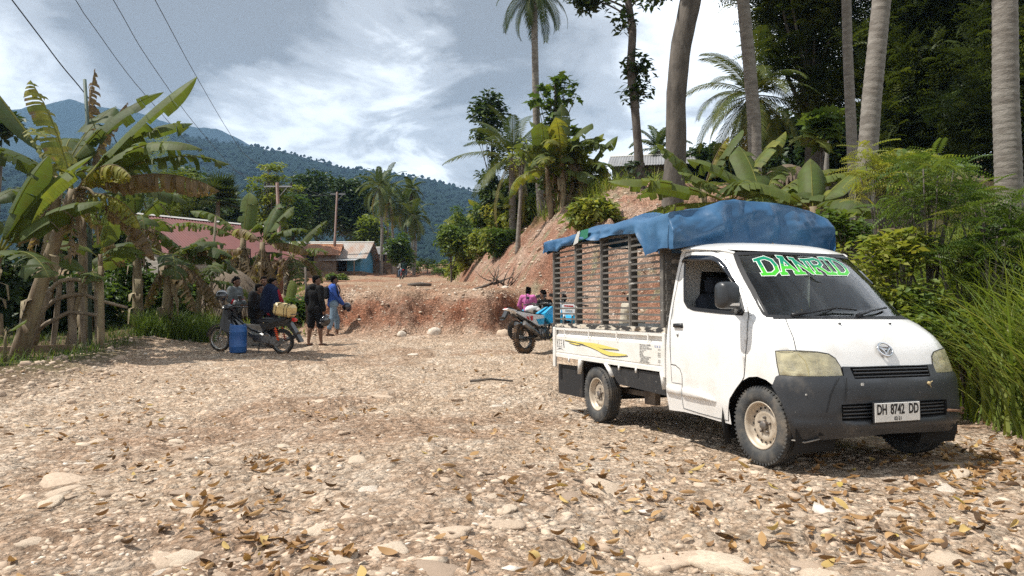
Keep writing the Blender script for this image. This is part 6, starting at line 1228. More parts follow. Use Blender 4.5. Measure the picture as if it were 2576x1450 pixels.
    for (x, y) in P: stone(0, 0, float(np.clip(rg.lognormal(math.log(.062), .35), .035, .13)), int(rg.integers(0, 9)), "worn pale stone half sunk in the gravel clearing", 'stones sunk in the clearing', stretch=(rg.uniform(1, 1.7), rg.uniform(.8, 1.1), rg.uniform(.42, .66)), sink=-.14, pt=(x, y, gz(x, y)))
    # dry leaves
    LM = mat('dry leaf', (.3, .18, .08), .6, tint=[(0, (.060, .034, .018)), (.25, (.24, .13, .055)), (.7, (.40, .24, .105)), (.9, (.48, .32, .15)), (1, (.45, .34, .09))], trans=.12, spec=.3)
    temps = []
    for k in range(8):
        c1, c2 = rg.uniform(-1.6, 2.8), rg.uniform(-.3, 1.7); V = []; n = 7
        for i in range(n):
            u = i/(n-1); w = .20*math.sin(math.pi*(.04+.94*u))**.8; a = c1*(u-.5); y = math.sin(a)/max(abs(c1), .2)*1.0 if abs(c1) > .2 else u-.5; z = (1-math.cos(a))/max(abs(c1), .2) if abs(c1) > .2 else 0
            for s in (-1, -.5, 0, .5, 1): V.append((s*w*math.cos(c2*s*.6), y, z+w*abs(s)*math.sin(c2*.8)*abs(s)))
        F = [(i*5+j, i*5+j+1, (i+1)*5+j+1, (i+1)*5+j) for i in range(n-1) for j in range(4)]; temps.append((np.array(V), np.array(F)))
    XY = []
    def px(u, v):
        d = 1.3*F26/np.maximum(v-763, 30)
        for _ in range(3): d = (CAM_Z-ground_z((u-1288)/F26*d, d))*F26/np.maximum(v-763, 30)
        return (u-1288)/F26*d, d
    for (u, v, ru, rv, n) in [(171,1080,90,22,55),(343,1031,60,14,35),(363,1178,80,30,50),(400,1110,140,30,45),(711,1168,60,20,45),(833,1041,60,20,40),(613,1300,110,45,90),(686,1374,90,40,60),(760,1423,110,30,50),(490,1276,90,30,45),(1456,1164,70,22,45),(1508,1233,90,26,45),(1645,1250,80,28,40),(1731,1164,80,20,45),(1439,1422,80,26,35),(1199,1216,60,20,25),(1960,1240,160,40,70),(2250,1290,170,60,210),(2480,1180,110,50,260),(2100,1170,160,30,120),(2420,1130,90,25,120),(1300,1080,200,60,70),(1560,1090,130,40,60),(960,1000,300,40,60),(1100,1300,400,110,60),(250,960,200,30,60),(1900,1370,300,70,70),(2350,1390,200,50,80),(1250,930,120,30,40)]:
        n = int(n*.55); uu = rg.normal(u, ru, n); vv = np.clip(rg.normal(v, rv, n), 850, 1520); x, y = px(uu, vv); XY.append(np.stack([x, y], 1))
    x, y = px(rg.uniform(-50, 2650, 180), 880+620*rg.random(180)**.9); XY.append(np.stack([x, y], 1)); XY = np.concatenate(XY); k = (hill_dist(XY[:, 0], XY[:, 1])[0] < 1.2) & (XY[:, 1] > 2.2) & (XY[:, 0] > -6.9-.24*(XY[:, 1]-12)-1); XY = XY[k]
    L = rg.uniform(.045, .12, len(XY)); order = np.argsort(-L/np.maximum(XY[:, 1], 1)*(np.abs(XY[:, 0]) < .72*XY[:, 1])); near, rest = order[:300], order[300:]
    zz = ground_z(XY[:, 0], XY[:, 1])+.016; tn = np.clip(rg.normal(.48, .25, len(XY)), 0, 1); yaw = rg.uniform(0, 6.28, len(XY)); pt = rg.normal(0, .28, len(XY)); rl = rg.normal(0, .30, len(XY)); up = rg.random(len(XY)) < .25
    lm = {}
    for i in near:
        key = (int(rg.integers(0, 8)), int(tn[i]*4.999))
        if key not in lm: V, F = temps[key[0]]; lm[key] = np_mesh('dry_leaf', V, F, LM, True, attrs={'tint': np.full(len(V), key[1]/4*.9+.05)})
        o = link('dry_leaf', lm[key], None, (XY[i, 0], XY[i, 1], zz[i]+.004)); o.scale = (L[i],)*3; o.rotation_euler = (rl[i]+(math.pi if up[i] else 0), pt[i], yaw[i]); tag(o, "dry brown fallen leaf lying on the stony clearing", 'leaf', 'fallen leaves on the clearing')
        if up[i]: o.location.z += .02
    for (x, y, z, lb) in [(-1.02, .10, 1.79, "dry leaf caught on the cab roof under the tarpaulin"), (-.98, .22, 1.785, "second dry leaf on the cab roof nearer the middle"), (.03, -.42, 1.135, "dry leaf lodged at the foot of the windshield by the wiper")]:
        V, F = temps[2]; o = link('dry_leaf', np_mesh('dry_leaf', V, F, LM, True, attrs={'tint': np.full(len(V), .75)}), None, truck.matrix_world @ Vector((x, y, z))); o.scale = (.10,)*3; o.rotation_euler = (.2, .1, rg.uniform(0, 6)); tag(o, lb, 'leaf')
    parts = []; g = rg.integers(0, 8, len(rest))
    for q in range(8):
        i = rest[g == q]; parts.append(scatter(temps[q][0], temps[q][1], np.stack([XY[i, 0], XY[i, 1], zz[i]+.004], 1), rotmats(yaw[i], pt[i], rl[i]), L[i], tn[i]))
    V, F, t = merge(parts); o = link('leaf_litter', np_mesh('leaf_litter', V, F, LM, True, attrs={'tint': t})); tag(o, "smaller and farther dry leaves littering the clearing", 'leaf litter', kind='stuff')
make_litter()
# ------------------------------------------------------------------ houses, poles, fences
def TIN(name, c1, c2, rust=None, th=.56): return mat(name, c1, .55, .1, col2=c2, scale=1.1, detail=6, dirt=(rust or (.20, .07, .03), 1.4, th, .85), stretch=(1.6, .5, .5), spec=.4)
def block_mat():
    if 'block wall' in MATS: return MATS['block wall']
    m = bpy.data.materials.new('block wall'); m.use_nodes = True; nt = m.node_tree; N = nt.nodes.new; L = nt.links.new; p = nt.nodes['Principled BSDF']; p.inputs['Roughness'].default_value = .95
    tc = N('ShaderNodeTexCoord'); mp = N('ShaderNodeMapping'); mp.inputs['Rotation'].default_value = (math.pi/2, 0, 0); L(tc.outputs['Object'], mp.inputs[0]); b = N('ShaderNodeTexBrick'); b.inputs['Scale'].default_value = 1; b.inputs['Brick Width'].default_value = .40; b.inputs['Row Height'].default_value = .19; b.inputs['Mortar Size'].default_value = .018
    b.inputs['Color1'].default_value = (.33, .30, .26, 1); b.inputs['Color2'].default_value = (.25, .225, .195, 1); b.inputs['Mortar'].default_value = (.42, .39, .34, 1); L(mp.outputs[0], b.inputs['Vector']); L(b.outputs[0], p.inputs['Base Color']); MATS['block wall'] = m; return m
def corrugated(mb, a, b, c, d, m=0, wl=.16, amp=.018, th=.02):
    """sheet a-b (top edge) to d-c (bottom edge) with waves running down the slope"""
    a, b, c, d = (np.array(q, float) for q in (a, b, c, d)); n = max(8, int(np.linalg.norm(b-a)/wl*4)); nn = np.cross(b-a, d-a); nn /= np.linalg.norm(nn); nn = nn if nn[2] > 0 else -nn; V = []
    for i in range(n+1):
        t = i/n; h = amp*math.sin(2*math.pi*i/4); V += [a+(b-a)*t+nn*h, d+(c-d)*t+nn*h, d+(c-d)*t+nn*(h-th), a+(b-a)*t+nn*(h-th)]
    F = []
    for i in range(n):
        for k in range(4): F.append((4*i+k, 4*i+(k+1) % 4, 4*i+4+(k+1) % 4, 4*i+4+k))
    mb.add(V, F, m, False)
def house(loc, rz, Lx, Dy, wall, ridge, label, wallm, roofm, over=.45, plinth=.5, openings=(), awn=None, plm=None, kind='house', shutm=None):
    """local x along the ridge (centred), y depth from the front wall at 0 backwards, openings on the front wall: (kind, x0, x1, z0, z1)"""
    r = empty(kind, loc, rz, label, 'house'); mb = MB(); t = .14; zs = {0, wall}
    ops = sorted(openings, key=lambda o: o[1]); x = -Lx/2
    for (k, x0, x1, z0, z1) in ops:
        if x0 > x: mb.box(((x+x0)/2, t/2, wall/2), (x0-x, t, wall))
        if z0 > 0: mb.box(((x0+x1)/2, t/2, z0/2), (x1-x0, t, z0))
        mb.box(((x0+x1)/2, t/2, (z1+wall)/2), (x1-x0, t, wall-z1)); x = x1
    mb.box(((x+Lx/2)/2, t/2, wall/2), (Lx/2-x, t, wall)); mb.box((0, Dy-t/2, wall/2), (Lx, t, wall))
    for s in (-1, 1):
        mb.box((s*(Lx/2-t/2), Dy/2, wall/2), (t, Dy-2*t, wall)); V = []
        for xx in (s*(Lx/2-t), s*Lx/2): V += [(xx, 0, wall), (xx, Dy, wall), (xx, Dy/2, ridge-.06)]
        mb.add(V, [(0, 1, 2), (3, 5, 4), (0, 3, 4, 1), (1, 4, 5, 2), (2, 5, 3, 0)])
    mb.build('wall', wallm, r)
    if plinth: mb = MB(); mb.box((0, Dy/2, -plinth/2-.6), (Lx+.3, Dy+.3, plinth+1.2)); mb.build('plinth', plm or mat('earth plinth', (.27, .19, .13), .9, col2=(.18, .12, .08), scale=3), r)
    mb = MB(); sl = (ridge-wall)/(Dy/2); e = over
    corrugated(mb, (-Lx/2-e, Dy/2, ridge), (Lx/2+e, Dy/2, ridge), (Lx/2+e, -e, wall-sl*e), (-Lx/2-e, -e, wall-sl*e)); corrugated(mb, (Lx/2+e, Dy/2, ridge), (-Lx/2-e, Dy/2, ridge), (-Lx/2-e, Dy+e, wall-sl*e), (Lx/2+e, Dy+e, wall-sl*e)); rf = mb.build('roof', roofm, r)
    mb = MB(); mb.prism([(-.14, -.06), (0, .03), (.14, -.06), (0, .0)], -Lx/2-e, Lx/2+e, lambda a, b, h: (h, Dy/2+a, ridge+b+.03)); mb.build('ridge_cap', mat('ridge cap', (.52, .50, .46), .5, .2), rf)
    for (k, x0, x1, z0, z1) in ops:
        mb = MB(); cx_, cz_ = (x0+x1)/2, (z0+z1)/2
        for xx in (x0+.03, x1-.03): mb.box((xx, .05, cz_), (.06, .12, z1-z0))
        mb.box((cx_, .05, z1-.03), (x1-x0-.12, .12, .06)); f = mb.build('door' if k[0] == 'd' else 'window', mat('frame wood', (.16, .10, .06), .7), r); mb = MB(); mb.box((cx_, .10, cz_), (x1-x0-.12, .02, z1-z0-.06)); mb.build('panel' if k[0] == 'd' else 'pane', {'o': mat('dark interior', (.012, .011, .01), .9), 'b': mat('blue shutter', (.03, .20, .38), .6, col2=(.02, .14, .28), scale=2), 'p': mat('purple shutter', (.07, .05, .16), .6), 'g': mat('dusty pane', (.05, .055, .06), .2)}[k[1]], f)
    if awn:
        for (x0, x1, out, zz, drop) in awn:
            mb = MB(); corrugated(mb, (x0, -.05, zz), (x1, -.05, zz), (x1, -out, zz-drop), (x0, -out, zz-drop)); a = mb.build('awning', TIN('pale tin', (.52, .54, .56), (.40, .41, .42), (.3, .2, .15), .66), r)
            for xx in (x0+.1, x1-.1): mb = MB(); mb.tube([(xx, -out+.1, -.5), (xx, -out+.1, zz-drop)], .05, 6); mb.build('awning_post', mat('frame wood', (.16, .10, .06), .7), a)
    return r
def build_houses():
    red = TIN('red tin', (.155, .045, .038), (.12, .038, .034), (.13, .04, .03), .66); rust = TIN('rusty tin', (.44, .43, .41), (.40, .30, .24), (.36, .14, .06), .53); tin = TIN('grey tin', (.27, .27, .275), (.20, .20, .205), (.2, .12, .08), .68)
    a = W(420, 632, 33.5); b = W(742, 608, 39.5); c = (a+b)/2; L = (Vector((b.x, b.y, 0))-Vector((a.x, a.y, 0))).length; rz = math.atan2(b.y-a.y, b.x-a.x); bz = 1.75
    house((c.x, c.y, bz), rz, L-.2, 6.2, 2.15, 3.95, "grey block house with a red corrugated roof behind the banana plants", block_mat(), red, .55, .6, [('wp', -2.9, -2.2, .9, 1.7), ('do', .10, .95, 0, 1.85), ('wo', 2.0, 2.7, .9, 1.6)])
    z0 = gz(W(835, 0, 70).x, 68)+.45; p = W(830, 670, 68)
    house((W(835, 0, 70).x, 68, z0-.1), -.02, 6.4, 5.5, 1.55, 3.0, "shop with blue shutters under a rusty patched tin roof", mat('blue board wall', (.035, .25, .44), .7, col2=(.10, .26, .36), scale=1.5), rust, .7, .3, [('db', -2.9, -1.2, .05, 1.35), ('db', -.9, .6, .05, 1.35), ('do', 1.0, 1.9, 0, 1.35)], [(-3.3, -.4, 1.6, 1.42, .28), (-.1, 3.2, 2.2, 1.22, .3)])
    house((W(770, 0, 64).x, 66, z0-.2), .12, 4.2, 4.5, 1.7, 2.75, "low annex left of the blue shop with an orange rusty roof", mat('weathered boards', (.20, .16, .12), .85, col2=(.12, .09, .07), scale=2), TIN('orange rust tin', (.36, .17, .08), (.30, .12, .06), (.40, .36, .33), .6), .4, .3, [('do', -.6, .2, 0, 1.5)])
    house((W(948, 0, 74).x, 74, W(948, 655, 74).z-.1), -.1, 2.6, 3.0, .85, 1.55, "small open shed with a grey tin roof right of the blue shop", mat('weathered boards', (.20, .16, .12), .85), tin, .35, .3, [('do', -.9, .9, 0, .8)])
    hz = max(W(0, 497, 42).z, gz(W(1640, 0, 42).x, 42)+.6)
    house((W(1640, 0, 42).x, 42, hz), -.20, 3.6, 5.0, 1.02, 1.95, "board house with a grey tin roof on the hilltop behind the grey trunk", mat('grey boards', (.23, .20, .17), .85, col2=(.14, .12, .10), scale=3, stretch=(6, 1, .4)), tin, .75, .7, [('wg', -1.5, -1.1, .25, .85), ('wg', -.5, -.1, .25, .85), ('do', .6, 1.2, 0, .95)], None, mat('cement plinth', (.36, .33, .29), .9))
    # thatch
    def thatch(p, r, h, label, seed):
        rg = np.random.default_rng(seed); b = empty('thatched_hut', p, 0, label, 'hut'); mb = MB(); mb.lathe([(r*.72, -.5), (r*.72, h*.28)], n=20); mb.build('wall', mat('mud wall', (.14, .10, .07), .9), b); mb = MB(); mb.lathe([(r, h*.10), (r*.96, h*.25), (r*.78, h*.55), (r*.5, h*.82), (r*.2, h*.97), (0, h)], n=28)
        for _ in range(420):
            a = rg.uniform(0, 6.28); t = rg.uniform(.05, .95); rr = np.interp(t, [0, .25, .55, .82, 1], [r, r*.96, r*.78, r*.5, .05]); q = np.array([rr*math.cos(a), rr*math.sin(a), h*(.1+.9*t)]); d = np.array([math.cos(a)*.5, math.sin(a)*.5, -.9]); e = np.array([-math.sin(a), math.cos(a), 0])*.03; l = rg.uniform(.2, .45); mb.add([q-e+d*0, q+e, q+d*l+np.array([math.cos(a), math.sin(a), 0])*.06], [(0, 1, 2)])
        mb.build('thatched_roof', mat('thatch', (.12, .09, .065), .95, col2=(.20, .155, .11), scale=6, stretch=(5, 5, .6), bump=.02), b)
    thatch(Vector((W(572, 0, 24).x, 24.5, gz(W(572, 0, 24).x, 24.5))), 1.15, 1.75, "low dark thatched hut behind the man in the grey shirt", 1)
    p = W(1982, 470, 23); thatch(Vector((p.x, 23, W(0, 472, 23).z)), .85, .75, "round brown thatched roof among the banana plants on the right", 2)
    # satellite dish
    b = G(1497, 37); r = empty('satellite_dish', b, 0, "dark mesh satellite dish on a post at the hilltop's edge", 'satellite dish'); top = W(1497, 462, 37)-b; mb = MB(); mb.tube([(0, 0, -.2), (0, 0, top.z)], .045, 8); mb.build('post', mat('galvanised post', (.2, .2, .2), .5, .5), r); mb = MB(); M = Matrix.Rotation(.95, 3, 'X') @ Matrix.Rotation(0, 3, 'Z'); M = Matrix.Rotation(-.35, 3, 'Y') @ Matrix.Rotation(.25, 3, 'X'); n = 28; V = []; F = []
    for i in range(6):
        for k in range(n): rr = .78*i/5+.02; V.append(M @ Vector((rr*math.cos(2*math.pi*k/n), rr*math.sin(2*math.pi*k/n), .30*(rr/.8)**2))+Vector((0, 0, top.z)))
    F = [(i*n+k, i*n+(k+1) % n, (i+1)*n+(k+1) % n, (i+1)*n+k) for i in range(5) for k in range(n)]; mb.add(V, F, 0, True); mb.build('dish', mat('dish mesh', (.05, .055, .06), .6, .3), r); mb = MB(); f = M @ Vector((0, 0, .55))+Vector((0, 0, top.z))
    for k in (5, 14, 24): mb.tube([V[5*n+k], f], .012, 5)
    mb.ell(f, .05, 8); mb.build('feed_horn', mat('galvanised post', (.2, .2, .2), .5, .5), r)
def build_poles():
    mt = mat('rusty brown pole', (.15, .070, .045), .6, col2=(.10, .05, .035), scale=3); st = mat('galvanised arm', (.42, .43, .44), .45, .4); pc = mat('insulator', (.03, .03, .035), .2)
    def pole(ub, vb, ut, vt, d, a0, a1, r, label, ins):
        b = G(ub, d); t = W(ut, vt, d)-b; root = empty('power_pole', b, 0, label, 'power pole', 'power poles'); mb = MB(); mb.tube([(0, 0, -.3), t*.45, t*.452, t], [r, r*.9, r*.72, r*.62], 10); mb.build('pole', mt, root); z = W(0, a0[1], d).z-b.z; x0, x1 = W(a0[0], 0, d).x-b.x, W(a1[0], 0, d).x-b.x; mb = MB(); mb.box(((x0+x1)/2, -.06, z), (x1-x0, .07, .07)); mb.tube([((x0+x1)/2+.0, -.06, z-.6), (x1-.2, -.06, z)], .02, 5); arm = mb.build('crossarm', st, root)
        for u in ins: x = W(u, 0, d).x-b.x; mb = MB(); mb.lathe([(0, 0), (.06, .0), (.03, .05), (.07, .07), (.03, .12), (.06, .15), (.0, .22)], (x, -.06, z+.03), n=10); mb.build('insulator', pc, arm)
        return root, [Vector((W(u, 0, d).x, d-.06, z+b.z+.22)) for u in ins]
    pa, ia = pole(708, 760, 697, 460, 36, (664, 469), (733, 469), .125, "nearer rust-brown power pole rising from the banana clump", (666, 697, 732)); pb, ib = pole(838, 662, 848, 483, 68, (830, 488), (868, 488), .14, "farther dark power pole in front of the blue shop", (832, 848, 866))
    wm = mat('wire', (.02, .02, .022), .5); cm = mat('black cable', (.012, .014, .02), .5)
    wires = [([(190, 0, 13.8), (232, 63, 14.9), (366, 240, 20), (518, 395, 28.5)], ia[0], "left power line running to the crossarm's left end"), ([(285, 0, 13.8), (376, 154, 17.2), (503, 328, 24.2), (613, 444, 33)], ia[1], "middle power line running to the crossarm's centre"), ([(390, 0, 13.7), (488, 182, 18.1), (579, 337, 24.7), (631, 401, 29)], ia[2], "right power line running to the crossarm's right end")]
    def wire(P, r, label, m, name='power_line'):
        P = [Vector(p) for p in P]; Q = []
        for i in range(len(P)-1):
            p0, p1, p2, p3 = P[max(i-1, 0)], P[i], P[i+1], P[min(i+2, len(P)-1)]
            for k in range(6):
                t = k/6; Q.append(.5*((2*p1)+(p2-p0)*t+(2*p0-5*p1+4*p2-p3)*t*t+(3*p1-p0-3*p2+p3)*t**3))
        Q.append(P[-1]); mb = MB(); mb.tube(Q, r, 6); o = mb.build(name, m); tag(o, label, 'cable', 'overhead lines')
    for pts, e, lb in wires:
        P = [W(*p) for p in pts]; P = [P[0]+(P[0]-P[1])*2.2]+P+[e]; wire(P, .008, lb, wm)
    for k, (a, b, lb) in enumerate(zip(ia, ib, ["left span between the two power poles", "middle span between the two power poles", "right span between the two power poles"])): wire([a, (a+b)/2-Vector((0, 0, .55)), b], .008, lb, wm)
    P = [W(30, 0, 16.0), W(100, 92, 17.0), W(155, 165, 18.0), W(205, 225, 19.0), W(265, 305, 20.5), W(330, 420, 22), W(430, 545, 33)]; wire([P[0]+(P[0]-P[1])*2]+P, .015, "thick black service cable sagging over the banana plants", cm, 'service_cable')
    b = G(228, 17.5); mb = MB(); mb.tube([Vector((0, 0, -.2)), W(226, 400, 17.5)-b, W(213, 200, 17.5)-b], [.05, .045, .04], 8); o = mb.build('pole', mat('green painted pole', (.07, .11, .09), .6, col2=(.04, .07, .05), scale=5), None, b); o.name = 'wooden_pole'; tag(o, "bare green-grey pole standing among the banana plants", 'pole')
    b = G(527, 22.8); mb = MB(); mb.tube([Vector((0, 0, -.2)), W(536, 640, 22.8)-b, W(543, 545, 22.8)-b], [.05, .042, .035], 8); o = mb.build('wooden_pole', mat('peeled pole', (.24, .20, .14), .8, col2=(.15, .12, .08), scale=5), None, b); tag(o, "thin peeled pole planted before the red-roofed house", 'pole')
    b = G(773, 21); mb = MB(); mb.tube([Vector((0, 0, -.1)), W(768, 672, 21)-b], [.035, .028], 6); mb.tube([W(769, 705, 21)-b, W(763, 716, 21)-b], .02, 5); o = mb.build('wooden_pole', DBARK(), None, b); tag(o, "short charred stick left of the man in black", 'pole')
def build_fence():
    d = 15.8; m1 = mat('weathered stick', (.30, .24, .17), .85, col2=(.17, .13, .095), scale=7, stretch=(1, 1, .4), bump=.008, bscale=30); b = G(150, d); root = empty('stick_fence', b, 0, "crooked stick fence of rough posts and wavy rails at the garden's edge", 'fence')
    Q = lambda u, v, dd=0: W(u, v, d+dd)-b
    for (ut, vt, ub, vb, r, dd) in [(122, 735, 49, 911, .085, -.3), (150, 712, 129, 896, .055, 0), (178, 704, 189, 880, .085, .1), (244, 709, 246, 872, .055, .4), (205, 735, 212, 880, .05, .8)]:
        p = Q(ub, vb, dd); p.z = gz(p.x+b.x, p.y+b.y)-b.z-.25; t = Q(ut, vt, dd); mb = MB(); C = [p+(t-p)*k/5+Vector((random.uniform(-.012, .012), random.uniform(-.01, .01), 0)) for k in range(6)]; mb.tube(C, [r*random.uniform(.92, 1.05) for _ in range(6)], 9); mb.build('post', m1, root)
    for P in ([(122, 735), (140, 716), (153, 707), (178, 703), (210, 706), (250, 706)], [(113, 777), (135, 757), (163, 746), (190, 741), (216, 743), (250, 756), (278, 764), (320, 774)], [(95, 831), (118, 813), (140, 803), (158, 793), (176, 785), (212, 789), (256, 795)]):
        mb = MB(); mb.tube([Q(u, v, -.1+.002*(u-120)) for u, v in P], [.048, .046, .046, .045, .042, .04, .036, .03][:len(P)], 8); mb.build('rail', m1, root)
    mb = MB(); p0, p1 = Q(-20, 882, -.4), Q(188, 876, -.1); mb.box(((p0+p1)/2), ((p1-p0).length, .10, .16), 0, rot=(0, -math.atan2(p1.z-p0.z, p1.x-p0.x), math.atan2(p1.y-p0.y, p1.x-p0.x)), bev=.01); o = mb.build('plank', mat('brown plank', (.27, .18, .11), .8, col2=(.18, .12, .08), scale=5), None, b); o.name = 'wooden_plank'; tag(o, "long brown plank lying at the foot of the stick fence", 'plank')
    b = G(15, 14.4); mb = MB(); mb.tube([(0, 0, -.05), (.0, 0, .45), (.02, 0, .62)], [.035, .03, .012], 8, 1); parts = []; rg = np.random.default_rng(1); r = empty('banana_sucker', b, 0, "tiny banana sprout with two small leaves at the left edge", 'banana plant'); mb.build('pseudostem', [STEM(), STEM()], r)
    for az in (-70, 75): V, F, T = banana_leaf(rg, (0, 0, .55), R_(az), R_(42), .48, .07, .2, .02, .55, 0, 10); link('leaf', np_mesh('leaf', V, F, BANANA(), True, attrs={'tint': T}), r)
    # odds and ends
    p = G(636, 17.6); mb = MB(); mb.box((0, 0, .27), (.62, .34, .56), 0, bev=.015); mb.box((0, -.17, .3), (.10, .01, .12), 1); o = mb.build('concrete_block', [mat('old concrete', (.24, .22, .20), .9, col2=(.16, .15, .135), scale=5, bump=.006), mat('soot', (.06, .055, .05), .9)], None, p); o.rotation_euler = (0, .04, .1); tag(o, "rough grey concrete block standing behind the black motorbike", 'concrete block')
    def branch(p, label, seed, n, l, name='dead_branch', up=.8):
        rg = np.random.default_rng(seed); mb = MB(); mb.tube(bez((-l*.5, 0, 0), (0, 0, .25), (l*.5, .2, .5), 7), [.07, .06, .055, .05, .04, .03, .02], 6)
        for i in range(n): a = rg.uniform(-1.2, 1.2); q = np.array([rg.uniform(-.2, .5)*l, 0, rg.uniform(.1, .4)]); e = q+np.array([math.sin(a)*l*.5, rg.normal(0, .3), abs(math.cos(a))*l*up*.6]); mb.tube(bez(q, (q+e)/2+rg.normal(0, .08, 3), e, 5), [.03, .024, .018, .012, .006], 5)
        o = mb.build(name, DBARK(), None, p); tag(o, label, 'branch')
    branch(G(1240, 27.5, .1), "dead uprooted bush lying on the slope above the road", 3, 14, 1.5)
    p = G(1055, 25.5, .1); mb = MB(); mb.tube([(-.42, 0, -.02), (0, .05, .02), (.42, .1, 0)], [.06, .075, .05], 8); o = mb.build('log', DBARK(), None, p); tag(o, "dark log lying on top of the red bank", 'log')
    p = G(1235, 11.0, .02); mb = MB(); mb.tube([(-.32, 0, 0), (0, .03, .03), (.34, 0, .0)], [.022, .02, .012], 6); o = mb.build('dead_branch', DBARK(), None, p); tag(o, "short dark stick on the gravel left of the truck's rear wheel", 'stick')
build_houses(); build_poles(); build_fence()
# ------------------------------------------------------------------ people
def capsule(mb, a, b, ra, rb, n=10):
    a, b = Vector(a), Vector(b); mb.tube([a, b], [ra, rb], n); mb.ell(a, ra, n); mb.ell(b, rb, n)
def remeshed(mb, name, m, parent, voxel, smooth=3, label=None, shrink=0.0):
    """one continuous skin over overlapping limb volumes"""
    o = mb.build("skin tmp", m); r = o.modifiers.new('r', 'REMESH'); r.mode = 'VOXEL'; r.voxel_size = voxel; r.use_smooth_shade = True; s = o.modifiers.new('s', 'SMOOTH'); s.factor = .5; s.iterations = smooth
    dg = bpy.context.evaluated_depsgraph_get(); dg.update(); me = bpy.data.meshes.new_from_object(o.evaluated_get(dg)); me.name = name; bpy.data.objects.remove(o)
    me.materials.clear(); me.materials.append(m); o = link(name, me, parent)
    if label: o['label'] = label
    return o
STAND = dict(pelvis=(0, 0, .93), waist=(0, .0, 1.06), chest=(0, .0, 1.25), neck=(0, -.02, 1.44), head=(0, .03, 1.575), sL=(-.175, -.01, 1.385), sR=(.175, -.01, 1.385), eL=(-.235, -.03, 1.11), eR=(.235, -.03, 1.11), hL=(-.25, .05, .87), hR=(.25, .05, .87), pL=(-.085, 0, .90), pR=(.085, 0, .90), kL=(-.10, .03, .49), kR=(.10, .03, .49), aL=(-.105, -.03, .085), aR=(.105, -.03, .085))
SIT = dict(STAND, pelvis=(0, 0, .50), waist=(0, .02, .63), chest=(0, .05, .82), neck=(0, .07, 1.00), head=(0, .12, 1.135), sL=(-.175, .06, .945), sR=(.175, .06, .945), eL=(-.22, .17, .72), eR=(.22, .17, .72), hL=(-.13, .36, .62), hR=(.13, .36, .62), pL=(-.09, .02, .48), pR=(.09, .02, .48), kL=(-.14, .42, .50), kR=(.14, .42, .50), aL=(-.13, .40, .085), aR=(.13, .40, .085))
